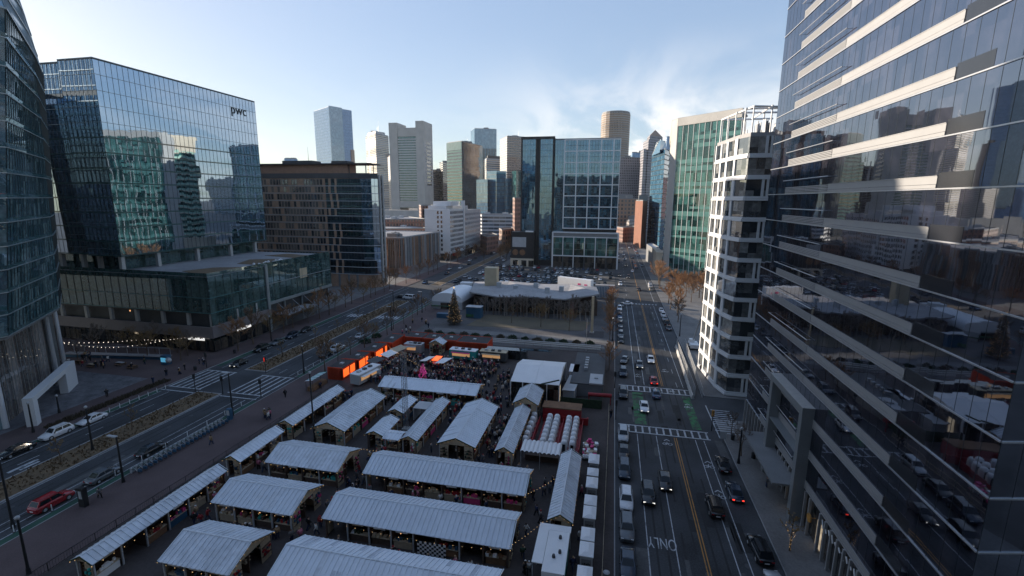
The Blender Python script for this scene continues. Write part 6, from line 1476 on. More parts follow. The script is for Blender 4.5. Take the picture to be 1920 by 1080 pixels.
for i in range(30): far_car(rnd.choice(cc), rnd.choice((-95.5, -91, -77.5, -73, -73)) + rnd.uniform(-.4, .4), 212 + i * 6 + rnd.uniform(-1, 1), rnd.choice((0, DN)), 'on the far stretch of the boulevard', 'cars on the far boulevard')
for i in range(22): far_car(rnd.choice(cc), rnd.choice((4.2, 8.5, 14.5, 19)) + rnd.uniform(-.2, .2), 300 + i * 6.5, rnd.choice((0, DN)), 'far down the street past the twin tower', 'cars far down the street')
# construction lift
t = thing('boom_lift', 'white boom lift parked in front of the white banded block', 'boom lift', (24.3, 138, Z0))
m = MB(); m.box(22.9, 136, .7, 25.3, 140.5, 1.7); m.box(23, 138.5, 1.7, 24.4, 140, 2.6); m.build('chassis', 'white_paint', t); m = MB(); m.tube((24, 139, 2.2), (25.8, 133, 16), .32, .24, 8); m.tube((25.8, 133, 16), (26.4, 131, 23), .22, .16, 8); m.build('boom', 'light_grey', t); m = MB(); m.box(25.8, 130.2, 22.6, 27.2, 131.4, 23.6); m.build('basket', 'mid_grey', t)
for x in (22.9, 25.3):
    for y in (136.8, 139.7): m = MB(); m.tube((x - .15, y, .6), (x + .15, y, .6), .6, .6, 12); m.build('wheel', 'rubber', t)
# ================================================================== street furniture
def lamp(x, y, h, arm, label, nm='street_lamp', head='light_grey'):
    t = thing(nm, label, 'street lamp', (x, y, 0)); m = MB(); m.tube((x, y, 0), (x, y, h), .16, .11, 8); m.build('pole', 'black_metal', t); m = MB(); m.tube((x, y, 0), (x, y, .9), .26, .2, 8); m.build('base', 'black_metal', t)
    if arm: m = MB(); m.box(min(x, x + arm), y - .2, h - .05, max(x, x + arm), y + .2, h + .12); m.build('lamp_head', head, t)
    else: m = MB(); m.ball((x, y, h + .2), .25, 0, 8, 5); m.build('lamp_head', head, t)
for (x, y, h, a, l) in ((-69.7, 49.9, 7.4, -1.6, 'black street lamp with a flat arm beside the bike dock'), (-71, 72.2, 8.8, -1.5, 'black street lamp at the near end of the boulevard crossing'), (-83.8, 56.1, 7.6, 0, 'black post lamp standing in the grassy median'), (-73.7, 39.0, 9.5, -1.8, 'grey street lamp at the left edge by the red SUV'), (-62.6, 33.6, 7, 0, 'black lamp post at the bottom left corner by the fence'), (-72, 95.4, 6.8, 0, 'lamp post beyond the boulevard crossing by the orange containers'), (-104.7, 65.5, 3.5, 0, 'short black lamp on the forecourt of the leaning tower'), (-100.5, 58.5, 5.5, 0, 'black lamp behind the white cars'), (-97.6, 116, 7.5, 0, 'lamp in front of the podium shops'), (-80, 160, 8, -1.4, 'lamp at the far boulevard junction'), (-68.5, 135, 8, -1.4, 'lamp beyond the orange containers'), (-68.5, 160, 8, -1.4, 'lamp near the white arched tent'), (21.6, 76, 6, 0, 'slim lamp on the right pavement by the black car'), (1.2, 140, 7, 0, 'lamp by the park kerb row'), (21.8, 150, 7, 0, 'lamp beyond the boom lift')): lamp(x, y, h, a, l)
lamp(-49.1, 66.5, 12.8, 0, 'tall thin black pole beside the broad shed', 'flag_pole'); lamp(-27.0, 92.8, 9, 0, 'tall thin pole at the right end of the wide shed', 'flag_pole')
for i, (x, y) in enumerate(((-88, 80.3), (-81, 93.4), (-72, 81), (-97.6, 93), (2.1, 87.5), (19.5, 86.8), (1.9, 103), (-81.2, 80.6))):
    t = thing('traffic_signal', ['traffic signal on the near tip of the median', 'traffic signal on the far tip of the median', 'traffic signal at the market end of the boulevard crossing', 'traffic signal at the plaza end of the boulevard crossing', 'traffic signal at the left end of the near street crossing', 'traffic signal at the right end of the near street crossing', 'traffic signal at the left end of the far street crossing', 'pedestrian signal on the near median tip, market side'][i], 'traffic signal', (x, y, 0)); m = MB(); m.tube((x, y, 0), (x, y, 3.4), .09, .08, 6); m.build('pole', 'black_metal', t); m = MB(); m.box(x - .2, y - .2, 3.0, x + .2, y + .15, 4.1); m.build('signal_head', 'yellow_paint' if i == 5 else 'black_metal', t)
    m = MB()
    for z in (3.2, 3.55, 3.9): m.tube((x, y - .21, z), (x, y - .26, z), .09, .09, 8)
    m.build('lens', 'tail_lamp' if i == 1 else 'dark_grey', t)
# bike dock
b0 = None
for i in range(21):
    y = 52.2 + i * .84
    if b0 is None:
        b0 = thing('dock_bike', '', 'bicycle'); m = MB()
        for yy in (-.52, .52):
            for k in range(12): a, c = 2 * math.pi * k / 12, 2 * math.pi * (k + 1) / 12; m.tube((yy + .33 * math.cos(a), 0, .35 + .33 * math.sin(a)), (yy + .33 * math.cos(c), 0, .35 + .33 * math.sin(c)), .03, .03, 4, 0, False, False)
        m.build('wheel', 'rubber', b0); m = MB(); m.tube((.52, 0, .35), (.35, 0, 1.0), .035, .035, 5); m.tube((.38, 0, .8), (-.1, 0, .35), .05, .05, 5); m.tube((-.1, 0, .35), (-.25, 0, .9), .035, .035, 5); m.tube((-.52, 0, .35), (-.1, 0, .35), .03, .03, 5); m.tube((.35, -.28, 1.02), (.35, .28, 1.02), .03, .03, 5); m.build('frame', 'car_silver', b0)
        m = MB(); m.box(-.4, -.08, .9, -.14, .08, .96); m.build('saddle', 'rubber', b0); m = MB(); m.box(-.85, -.1, .3, -.3, .1, .72); m.build('rear_guard', 'blue_paint', b0); m = MB(); m.box(.72, -.12, 0, 1.0, .12, .85); m.build('dock_post', 'light_grey', b0); o = b0
    else: o = dup(b0)
    o.location = (-70.0, y, Z0); o.rotation_euler = (0, 0, R(180 + 8)); o['label'] = 'blue and silver hire bike in the long dock by the bike lane'; o['group'] = 'hire bikes in the boulevard dock'
t = thing('dock_terminal', 'tall blue and black bike dock terminal at the far end of the bikes', 'terminal', (-70.2, 70.6, Z0)); m = MB(); m.box(-70.6, 70.3, Z0, -69.8, 71, 2.3); m.build('cabinet', 'blue_paint', t); m = MB(); m.box(-70.5, 70.24, 1.1, -69.9, 70.3, 2.1); m.build('screen', 'light_grey', t)
t = thing('black_totem', 'black information totem with a white panel beside the red SUV', 'totem', (-69.4, 44.4, Z0)); m = MB(); m.box(-69.9, 44.0, Z0, -68.9, 44.6, 2.9); m.build('cabinet', 'black_metal', t); m = MB(); m.box(-69.6, 43.94, 1.4, -69.1, 44.0, 2.5); m.build('panel', 'light_grey', t)
c0 = None
for i in range(34):
    if i < 12: x, y, l = -97.2 + 1.6, 66 + i * 2.0, 'white flexible post beside the far kerb bike lane'
    elif i < 26: x, y, l = -72.6, 30 + (i - 12) * 4.2, 'white flexible post along the market side bike lane'
    else: x, y, l = -72.6, 94 + (i - 26) * 3, 'white flexible post beyond the crossing by the orange containers'
    if 80 < y < 93: continue
    if c0 is None: m = MB(); m.tube((0, 0, 0), (0, 0, 1.0), .06, .05, 6); m.tube((0, 0, 0), (0, 0, .06), .16, .16, 8, 1); c0 = m.build('flexible_post', ['white_paint', 'dark_grey']); o = c0
    else: o = c0.copy(); col.objects.link(o)
    o.location = (x, y, .005); tag(o, l, 'bollard', 'white flexible posts along the bike lanes')
# jersey barriers and site fence on the right street
j0 = None
for i in range(10):
    y = 102.8 + i * 3.7; x = 18.35 + i * .1
    if j0 is None: m = MB(); m.prism([(-.3, -1.75), (.3, -1.75), (.3, 1.75), (-.3, 1.75)], 0, .3); m.prism([(-.3, -1.75), (.3, -1.75), (.3, 1.75), (-.3, 1.75)], .3, .95, top=[(-.1, -1.75), (.1, -1.75), (.1, 1.75), (-.1, 1.75)]); j0 = m.build('concrete_barrier', 'concrete'); o = j0
    else: o = j0.copy(); col.objects.link(o)
    o.location = (x, y, 0); tag(o, 'concrete barrier in the row edging the works in front of the white banded block', 'barrier', 'concrete barriers along the works')
for nm, p, q in (('tall pale site fence on the right pavement, street side', (18.9, 102.2), (19.6, 139.5)), ('tall pale site fence on the right pavement, building side', (20.4, 102.0), (21.9, 140))): fence(nm, p, q, 2.3, 2.4, 'light_grey', name='site_fence')
m = MB()
for i in range(12): m.box(20.4 + rnd.uniform(-.3, .8), 86 + i * .9, .13, 24.6, 86.28 + i * .9, .136)
m.box(20.3, 84, .14, 20.5, 98, .146); o = m.build('parking_stripe', 'road_paint'); o['kind'] = 'structure'
t = thing('small_sign', 'white sign panel on a post at the right end of the near street crossing', 'sign', (20.6, 82.6, 0)); m = MB(); m.box(20.1, 82.5, .8, 21.1, 82.6, 2.2); m.build('panel', 'light_grey', t); m = MB(); m.tube((20.6, 82.62, 0), (20.6, 82.62, 2.2), .05, .05, 5); m.build('post', 'dark_grey', t)
for i, (x, y) in enumerate(((24.4, 78.2), (22.5, 84), (-99, 91), (-99.5, 104))):
    m = MB(); m.tube((x, y, .1), (x, y, 1.1), .32, .36, 10); m.tube((x, y, 1.1), (x, y, 1.25), .38, .2, 10); tag(m.build('litter_bin', 'black_metal'), ['black bin beside the entrance canopy', 'black bin near the right end of the near crossing', 'black bin at the plaza corner of the crossing', 'black bin in front of the podium corner'][i], 'bin')
t = thing('white_bollard_light', 'pale round bin by the street fence at the bottom edge', 'bin', (1.0, 46.9, Z0)); m = MB(); m.tube((1.0, 46.9, Z0), (1.0, 46.9, 1.15), .35, .35, 12); m.build('drum', 'mid_grey', t); m = MB(); m.tube((1.0, 46.9, 1.15), (1.0, 46.9, 1.3), .38, .2, 12); m.build('lid', 'light_grey', t)
t = thing('toy_pile', 'pile of pale and pink goods on a pallet right of the domes', 'goods', (-2.3, 73.5, Z0)); m = MB(); m.box(-3.3, 71.2, Z0, -1.0, 76.4, .4); m.build('pallet', 'dark_grey', t)
for cmat in ('white_paint', 'pink_cloth', 'dark_grey', 'cream_wood'):
    m = MB()
    for k in range(22): x, y, z = rnd.uniform(-3.2, -1.1), rnd.uniform(71.3, 76.2), rnd.uniform(.4, 1.1); w = rnd.uniform(.12, .3); m.box(x - w, y - w, z, x + w, y + w, z + w * 1.3)
    m.build('boxed_goods', cmat, t)
m = MB(); m.box(-3.2, 70.4, 1.0, -1.2, 71.0, 1.25); 
for k in range(5): m.ball((-3.0 + k * .42, 70.7, 1.3), .27, 0, 6, 4)
m.build('white_awning', 'white_paint', t)
# ================================================================== trees
surf('twig_brown', (0.21, 0.135, 0.085), .95, var=.3, scale=1.5)
surf('twig_orange', (0.3, 0.165, 0.085), .95, var=.3, scale=1.5)
surf('twig_grey', (0.2, 0.165, 0.14), .95, var=.3, scale=1.5)
surf('twig_yellow', (0.24, 0.155, 0.07), .95, var=.3, scale=1.5)
def branchy(seed, h, spread, n1=10, n2=8, n3=10, leaves=0, lsize=.09):
    """bare winter tree: trunk mesh and twig crown mesh"""
    r = random.Random(seed); T = MB(); C = MB()
    th = h * .32
    p = Vector((0, 0, 0)); q = Vector((r.uniform(-.1, .1), r.uniform(-.1, .1), th)); T.tube(p, q, h * .02, h * .014, 7)
    top = Vector((r.uniform(-.3, .3), r.uniform(-.3, .3), h * .86)); T.tube(q, top, h * .014, h * .004, 6)
    def twig(a, d, L, w):
        e = a + d * L; s = d.orthogonal().normalized(); s = (Matrix.Rotation(r.uniform(0, 3.14), 3, d) @ s) * w
        C.face([a - s, a + s, e]); return e
    for i in range(n1):
        s = (i + r.random()) / n1; a = q.lerp(top, s * .95); az = i * 2.4 + r.uniform(-.4, .4); up = .55 + .75 * s + r.uniform(-.1, .25)
        d = Vector((math.cos(az), math.sin(az), up)).normalized(); L = spread * (1.05 - .6 * s) * r.uniform(.8, 1.15)
        m1 = a + d * L * .5; d2 = (d + Vector((0, 0, .35))).normalized(); e = m1 + d2 * L * .55
        T.tube(a, m1, h * .008, h * .005, 5, 0, True, False); T.tube(m1, e, h * .005, h * .002, 4, 0, True, False)
        for j in range(n2):
            u = .25 + .75 * (j + r.random()) / n2; b = a.lerp(m1, u / .5) if u < .5 else m1.lerp(e, (u - .5) / .5)
            dd = (d + Vector((r.uniform(-.9, .9), r.uniform(-.9, .9), r.uniform(0, .9)))).normalized(); l2 = L * r.uniform(.3, .55)
            bb = twig(b, dd, l2, h * .0045)
            for k in range(n3):
                c = b.lerp(bb, r.uniform(.2, 1)); d3 = (dd + Vector((r.uniform(-.8, .8), r.uniform(-.8, .8), r.uniform(-.3, .7)))).normalized(); f = twig(c, d3, l2 * r.uniform(.3, .7), h * .0032)
                twig(c.lerp(f, .5), (d3 + Vector((r.uniform(-.9, .9), r.uniform(-.9, .9), r.uniform(-.3, .6)))).normalized(), l2 * r.uniform(.2, .45), h * .0028)
                for z in range(leaves):
                    g = c.lerp(f, r.random()) + Vector((r.uniform(-.1, .1), r.uniform(-.1, .1), r.uniform(-.1, .1))); v1 = Vector((r.uniform(-1, 1), r.uniform(-1, 1), r.uniform(-1, 1))).normalized() * lsize; v2 = v1.orthogonal().normalized() * lsize * .6
                    C.face([g - v1, g + v2, g + v1, g - v2])
    return T, C
TP = {}
def tree_proto(key, seed, h, spread, tw, bark='bark', **k):
    T, C = branchy(seed, h, spread, **k); TP[key] = (T.mesh('trunk', [bark]), C.mesh('crown', [tw]))
tree_proto('brown1', 1, 8.5, 3.4, 'twig_brown', leaves=1, lsize=.13); tree_proto('brown2', 2, 7.2, 3.0, 'twig_grey', leaves=1, lsize=.09); tree_proto('orange1', 3, 9.5, 4.0, 'twig_orange', leaves=1, lsize=.13); tree_proto('orange2', 4, 8.0, 3.6, 'twig_orange', leaves=1, lsize=.12)
tree_proto('young', 5, 5.2, 1.5, 'twig_yellow', n1=7, n2=5, n3=4, leaves=1, lsize=.1); tree_proto('pale', 6, 7.4, 1.5, 'twig_grey', 'pale_bark', n1=7, n2=5, n3=4); tree_proto('wide', 7, 6.2, 3.6, 'twig_yellow', n2=8, n3=9, leaves=1, lsize=.08)
def tree(key, x, y, label, s=1.0, group=None, z=0.1):
    t = thing('bare_tree', label, 'tree', (x, y, z), rnd.uniform(0, 6.28), group); t.scale = (s, s, s * rnd.uniform(.92, 1.08))
    for nm, me in zip(('trunk', 'crown'), TP[key]):
        o = bpy.data.objects.new(nm, me); col.objects.link(o); o.parent = t
    return t
for i, (x, y) in enumerate(((-85, 38), (-84.3, 63.2), (-84.6, 52), (-84.6, 104), (-84.3, 118), (-84.6, 130), (-84.4, 142), (-84.6, 154))): tree('young', x, y, ['young yellow leaved tree nearest in the boulevard median', 'young yellow tree in the median beside the white cars', 'thin young tree between the two nearer median trees', 'young tree just past the crossing in the median', 'young tree in the median level with the podium corner', 'young tree in the median level with the podium shops', 'young tree in the median by the glass canopy', 'young tree at the far tip of the median'][i], rnd.uniform(.85, 1.1), 'young trees in the boulevard median')
pts = [(-135, 95.8), (-128, 99), (-121, 99.8), (-115, 101), (-110, 99.5), (-108.5, 96), (-132, 88.5), (-118, 95)]
for i, (x, y) in enumerate(pts): tree('wide' if i % 2 else 'brown2', x, y, ['bare tree with lights nearest the leaning tower', 'bare tree behind the plaza counter, second from the leaning tower', 'bare tree behind the middle of the plaza counter', 'bare tree before the lit shop lettering', 'bare tree at the podium corner by the shop lettering', 'warm lit bare tree at the plaza corner', 'bare tree in front of the plaza counter', 'small bare tree beside the blue booth'][i], rnd.uniform(.85, 1.1), 'trees on the left plaza')
for i in range(16): tree(['orange2', 'brown1', 'wide'][i % 3], -100.0 + rnd.uniform(-1.6, .6), 106 + i * 6.1, 'bare street tree in the row in front of the glass podium' if i < 9 else 'bare street tree in front of the brown hotel', rnd.uniform(.9, 1.2), 'street trees on the left pavement')
for i in range(15): tree(['brown1', 'orange1', 'brown2'][i % 3], rnd.choice((-99.5, -101.5)) + rnd.uniform(-1, 1), 206 + i * 9.5, 'brown bare tree along the far boulevard below the finned block', rnd.uniform(.85, 1.1), 'bare trees along the far boulevard')
for i in range(16): tree(['brown1', 'orange2'][i % 2], rnd.uniform(-84, -72), 300 + i * 9, 'brown bare tree in the mass at the bend of the boulevard', rnd.uniform(1.0, 1.4), 'trees at the boulevard bend')
for i in range(13): tree(['brown1', 'wide', 'brown2'][i % 3], -68.0 + rnd.uniform(-.8, .8), 97 + i * 6.6, 'bare street tree between the boulevard and the orange containers' if i < 5 else 'bare street tree between the boulevard and the park', rnd.uniform(.7, .95), 'street trees on the market pavement')
for i in range(12): tree(['orange2', 'orange1'][i % 2], 0.3 + rnd.uniform(-.4, .3), (114, 120)[i] if i < 2 else 130 + i * 5.6, 'russet tree in the kerb row between the street and the park', rnd.uniform(.6, .85), 'russet trees along the park kerb')
for i, (x, y) in enumerate(((23.5, 168), (24.5, 178), (23.2, 188), (23.6, 199), (23, 232), (23.4, 241), (24, 250))): tree('orange1' if i != 0 else 'brown1', x, y, ['grey bare tree beside the right kerb cars', 'bare tree behind the white kerb cars', 'tall bare tree at the right of the far junction', 'bare tree in the sunlight at the right junction', 'sunlit orange tree before the green glass block, nearest', 'sunlit orange tree before the green glass block, middle', 'sunlit orange tree before the green glass block, farthest'][i], 1.05 if i < 4 else 1.25, 'street trees on the right pavement')
for i in range(12): tree(['orange1', 'orange2'][i % 2], 29 + (i % 4) * 4.2 + rnd.uniform(-1, 1), 205 + (i // 4) * 11 + rnd.uniform(-2, 2), 'sunlit orange brown tree in the grove before the green glass block', rnd.uniform(.95, 1.25), 'grove before the green glass block')
for i in range(40): tree(['pale', 'brown2', 'pale'][i % 3], -46 + i * 1.0 + rnd.uniform(-.6, .6), 162.2 + (i % 4) * .9 + rnd.uniform(-.5, .5), 'slender pale birch in the row before the pavilion', rnd.uniform(.85, 1.15), 'pale birches before the pavilion')
for i, (x, y, k, s) in enumerate(((-32.8, 153, 'young', 1.25), (-22.3, 150.5, 'wide', 1.1), (-12.6, 147.8, 'wide', 1.0))): tree(k, x, y, ['slim golden bare tree left on the park lawn', 'golden bare tree in the middle of the park lawn', 'broad golden bare tree right on the park lawn'][i], s, 'golden trees on the lawn')
for i, (x, y) in enumerate(((22.6, 78.5), (22.8, 56.4), (22.6, 85.5))): tree(['brown2', 'young', 'brown2'][i], x, y, ['bare reddish tree beside the entrance canopy', 'young tree with fairy lights at the right kerb bottom', 'bare tree at the right end of the near crossing'][i], [.75, 1.05, .65][i])
m = MB()
for k in range(40): z = rnd.uniform(.3, 3.6); a = rnd.uniform(0, 6.28); r = .08 + (.7 * (z - 1.6) / 2 if z > 1.6 else 0); m.ball((22.8 + r * math.cos(a), 56.4 + r * math.sin(a), z), .035, 0, 4, 2)
glow('fairy_bulb', (1, .6, .25), .25)
tag(m.build('fairy_lights', 'fairy_bulb'), 'warm fairy lights wound round the young kerbside tree', 'string lights')
surf('brown_fir', (0.06, 0.05, 0.03), .9, var=.4, scale=2)
t = thing('christmas_tree', 'tall lit Christmas tree standing in the park', 'Christmas tree', (-51.5, 147.4, Z0)); m = MB(); lt = MB(); H = 12.6
for k in range(5200):
    z = 1.0 + (H - 1.2) * (1 - math.sqrt(rnd.random())); R0 = 2.5 * (1 - (z - .6) / H) * (1 + .12 * math.sin(z * 5)); r = R0 * math.sqrt(rnd.uniform(.3, 1)); a = rnd.uniform(0, 6.28); x, y = -51.5 + r * math.cos(a), 147.4 + r * math.sin(a); L = .42; dx, dy = math.cos(a) * L, math.sin(a) * L
    m.face([(x - dy * .25, y + dx * .25, z), (x + dy * .25, y - dx * .25, z), (x + dx, y + dy, z - .22)])
    if k % 24 == 0: lt.ball((x + dx * .8, y + dy * .8, z), .075, 0, 4, 2)
m.build('foliage', 'brown_fir', t); glow('tree_light', (1, .6, .25), .14); lt.build('light_chain', 'tree_light', t); m = MB(); m.tube((-51.5, 147.4, Z0), (-51.5, 147.4, 12), .25, .05, 7); m.build('trunk', 'bark', t); m = MB(); m.ball((-51.5, 147.4, 12.7), .28, 0, 6, 4); m.build('tree_topper', 'warm_bulb', t)
def bush(x, y, r, label, mat='evergreen', grp='clipped shrubs along the park edge'):
    m = MB()
    for k in range(260):
        a, b_, c = rnd.gauss(0, 1), rnd.gauss(0, 1), abs(rnd.gauss(0, 1)); n = math.sqrt(a * a + b_ * b_ + c * c) + 1e-6; f = r * rnd.uniform(.6, 1.05) * (1 + .15 * math.sin(3 * a + 2 * b_)); p = Vector((x + a / n * f * 1.25, y + b_ / n * f, Z0 + c / n * f * .85)); v = Vector((rnd.uniform(-1, 1), rnd.uniform(-1, 1), rnd.uniform(-1, 1))).normalized() * .22; w = v.orthogonal().normalized() * .14; m.face([p - v, p + w, p + v, p - w])
    tag(m.build('shrub', mat), label, 'shrub', grp)
for i in range(14): bush(-56 + i * 3.9, 135.2 + rnd.uniform(-.5, .5), rnd.uniform(.8, 1.3), 'dark green clipped shrub along the park edge' if i % 3 else 'russet shrub along the park edge', 'evergreen' if i % 3 else 'brown_shrub')
bush(-70, 121, 1.5, 'dark green shrub beside the silver car', 'evergreen', 'shrubs on the market pavement'); bush(-69.5, 127, 1.3, 'dark green shrub just past the silver car', 'evergreen', 'shrubs on the market pavement')
# ================================================================== people
def figure(pose):
    """one continuous skinned body, feet at z = 0, facing +Y"""
    st, ar, ln_ = pose
    J = {'pelvis': ((0, 0, .95), .15), 'chest': ((0, ln_ * .06, 1.28), .17), 'neck': ((0, ln_ * .1, 1.5), .065), 'head': ((0, ln_ * .12 + .02, 1.64), .1), 'crown': ((0, ln_ * .12, 1.74), .07)}
    E = [('pelvis', 'chest'), ('chest', 'neck'), ('neck', 'head'), ('head', 'crown')]
    for s, n in ((-1, 'l'), (1, 'r')):
        k = st * s
        J['hip' + n] = ((s * .1, 0, .88), .1); J['knee' + n] = ((s * .11, .12 * k + .03, .5), .075); J['ankle' + n] = ((s * .11, .26 * k - (.05 if k < 0 else 0), .08), .05); J['toe' + n] = ((s * .13, .26 * k + .14, .04), .04)
        J['sh' + n] = ((s * .2, ln_ * .08, 1.42), .08); J['el' + n] = ((s * .27, -.1 * k + .03 + ar * .08, 1.13), .055); J['wr' + n] = ((s * (.25 - ar * .1), -.16 * k + .1 + ar * .2, .9 + ar * .22), .04); J['hand' + n] = ((s * (.24 - ar * .12), -.17 * k + .13 + ar * .26, .82 + ar * .3), .035)
        E += [('pelvis', 'hip' + n), ('hip' + n, 'knee' + n), ('knee' + n, 'ankle' + n), ('ankle' + n, 'toe' + n), ('chest', 'sh' + n), ('sh' + n, 'el' + n), ('el' + n, 'wr' + n), ('wr' + n, 'hand' + n)]
    ks = list(J); me = bpy.data.meshes.new('person'); me.from_pydata([J[k][0] for k in ks], [(ks.index(a), ks.index(c)) for a, c in E], [])
    o = bpy.data.objects.new('person', me); col.objects.link(o); md = o.modifiers.new('s', 'SKIN'); 
    if not me.skin_vertices: bpy.context.view_layer.objects.active = o
    for i, k in enumerate(ks):
        v = me.skin_vertices[0].data[i]; r = J[k][1]; v.radius = (r * (1.25 if k in ('chest', 'pelvis') else 1), r * .85 if k in ('chest', 'pelvis') else r); v.use_root = (k == 'pelvis')
    md.use_smooth_shade = True
    d = bpy.context.evaluated_depsgraph_get(); d.update(); nm = bpy.data.meshes.new_from_object(o.evaluated_get(d)); bpy.data.objects.remove(o)
    nm.materials.clear()
    for n in ('dark_grey', 'car_navy', 'skin', 'hair'): nm.materials.append(MATS[n])
    for p in nm.polygons:
        z, x, y = p.center.z, abs(p.center.x), p.center.y
        if z > 1.66 or (z > 1.56 and y < ln_ * .12): p.material_index = 3
        elif z > 1.5: p.material_index = 2
        elif z > .82 and not (x > .2 and z < .92): p.material_index = 0
        elif x > .2 and z < .92 and z > .7: p.material_index = 2
        else: p.material_index = 1
        p.use_smooth = True
    return nm
FG = [figure(p) for p in ((0, 0, 0), (1, 0, .3), (-1, 0, .3), (.3, 1, .2), (0, .6, .6), (.8, .3, .4))]
for n_, c in dict(coat_black=(.012, .012, .014), coat_navy=(.02, .03, .07), coat_red=(.3, .03, .035), coat_tan=(.3, .2, .11), coat_grey=(.12, .12, .125), coat_white=(.6, .58, .55), coat_green=(.04, .07, .045), coat_pink=(.45, .14, .2), jeans=(.04, .06, .11)).items(): surf(n_, c, .85, var=.2)
CW = ['coat_black'] * 4 + ['coat_navy'] * 3 + ['coat_grey'] * 3 + ['coat_red', 'coat_white', 'coat_pink'] + ['coat_red', 'coat_tan', 'coat_white', 'coat_green', 'coat_pink', 'coat_tan']
PN = {'coat_black': 'black', 'coat_navy': 'navy', 'coat_red': 'red', 'coat_tan': 'tan', 'coat_grey': 'grey', 'coat_white': 'cream', 'coat_green': 'dark green', 'coat_pink': 'pink'}
def person(x, y, where, group, rz=None, coat=None, z=Z0):
    i = rnd.randrange(len(FG)); o = bpy.data.objects.new('person', FG[i]); col.objects.link(o); c = coat or rnd.choice(CW)
    o.location = (x, y, z); o.rotation_euler = (0, 0, rnd.uniform(0, 6.28) if rz is None else rz); s = rnd.uniform(.9, 1.04); o.scale = (s * 1.12, s * 1.12, s)
    for k in range(4): o.material_slots[k].link = 'OBJECT'
    o.material_slots[0].material = MATS[c]; o.material_slots[1].material = MATS[rnd.choice(['jeans', 'coat_black', 'coat_navy'])]; o.material_slots[2].material = MATS['skin']; o.material_slots[3].material = MATS[rnd.choice(['hair', 'hair', 'coat_red', 'coat_white', 'coat_tan'])]
    tag(o, 'person in a %s coat %s' % (PN[c], where), 'person', group); return o
AREAS = [(-56.5, 97, -26, 111, 100, 'in the crowd filling the food truck square'), (-25, 84, -19.5, 106, 22, 'walking in the aisle left of the marquee'), (-37.3, 42, -34.2, 62, 13, 'in the aisle between the medium and long sheds'), (-52.8, 44, -50.2, 66, 12, 'in the aisle beside the boulevard fence sheds'), (-9.5, 42, -7.0, 65, 12, 'in the aisle left of the narrow street side shed'),
         (-33.5, 42.9, -10, 45.7, 16, 'in front of the second long shed'), (-33.5, 52.7, -10, 55.6, 16, 'between the two farther long sheds'), (-33, 62.7, -10, 65.8, 18, 'in the aisle behind the third long shed'), (-19.6, 66, -17.2, 82, 14, 'between the two toned shed and the narrow shed'), (-29.6, 67, -26.9, 83, 8, 'right of the courtyard shed'), (-56, 83, -27, 85.4, 14, 'in the aisle before the wide shed'), (-49.5, 42.8, -38, 45.2, 6, 'before the medium shed of the second row'), (-3.0, 44, -2.2, 68, 4, 'between the booths and the narrow shed')]
for x0, y0, x1, y1, n, w in AREAS:
    for i in range(n): person(rnd.uniform(x0, x1), rnd.uniform(y0, y1), w, 'people ' + w)
for x, y in ((-64.0, 72.5), (-63.3, 72.9), (-64.6, 73.2), (-63.8, 73.5), (-63.0, 72.2)): person(x, y, 'in the group standing on the boulevard pavement', 'people in the group on the boulevard pavement')
for i, (x, y, w, c) in enumerate(((-67, 82.2, 'alone near the market end of the boulevard crossing', 'coat_black'), (-62.5, 88, 'near the striped stall', 'coat_navy'), (-69.2, 46.2, 'beside the black totem', 'coat_grey'), (-103.5, 73.6, 'crossing the paved forecourt', 'coat_black'), (-66, 62, 'walking by the fence', 'coat_tan'), (22.9, 119, 'beside the site fence', 'coat_black'), (23.4, 114, 'walking along the site fence', 'coat_navy'), (1.2, 88, 'waiting at the left end of the near street crossing', 'coat_black'), (24, 70, 'under the entrance canopy', 'coat_grey'))): person(x, y, w, None, None, c)
for o in list(bpy.data.objects):
    if o.name.startswith('person') and 'group' in o and not o['group']: del o['group']
for i in range(18): person(rnd.uniform(-138, -107), rnd.uniform(86.5, 94), 'on the left plaza among the tables', 'people on the left plaza')
for i in range(8): person(rnd.uniform(-104, -99), rnd.uniform(82, 95), 'waiting by the plaza end of the crossing', 'people by the plaza end of the crossing')
for i in range(10): person(rnd.uniform(-66, -58), rnd.uniform(128, 150), 'on the pavement at the park corner', 'people at the park corner')
# the rest of the packed square reads as one mass
m = MB(); CM = ['coat_black', 'coat_navy', 'coat_grey', 'coat_red', 'coat_tan', 'coat_white', 'coat_pink', 'jeans', 'skin', 'hair']; fd = [([tuple(v.co) for v in f.vertices], [tuple(p.vertices) for p in f.polygons], [p.material_index for p in f.polygons]) for f in FG]
for k in range(420):
    vs, fs, ms = rnd.choice(fd)
    if k < 300: x, y = rnd.uniform(-56, -26.5), rnd.uniform(93, 112)
    else: x, y = rnd.choice(((rnd.uniform(-25, -19.5), rnd.uniform(84, 106)), (rnd.uniform(-56, -27), rnd.uniform(82.8, 85.5)), (rnd.uniform(-37.3, -34.2), rnd.uniform(45, 66)), (rnd.uniform(-19.6, -17.4), rnd.uniform(67, 82))))
    a = rnd.uniform(0, 6.28); ca, sa = math.cos(a), math.sin(a); n = len(m.v); c = [rnd.choice((0, 0, 0, 1, 1, 2, 2, 3, 4, 5)), rnd.choice((7, 0, 1)), 8, rnd.choice((9, 9, 9, 0, 3, 5))]
    m.v += [(x + (p[0] * ca - p[1] * sa) * 1.12, y + (p[0] * sa + p[1] * ca) * 1.12, Z0 + p[2]) for p in vs]
    for f, i in zip(fs, ms): m.f.append(tuple(j + n for j in f)); m.m.append(c[i]); m.sm.append(True)
tag(m.build('crowd', CM), 'dense crowd of market visitors filling the square and aisles', 'crowd', kind='stuff')
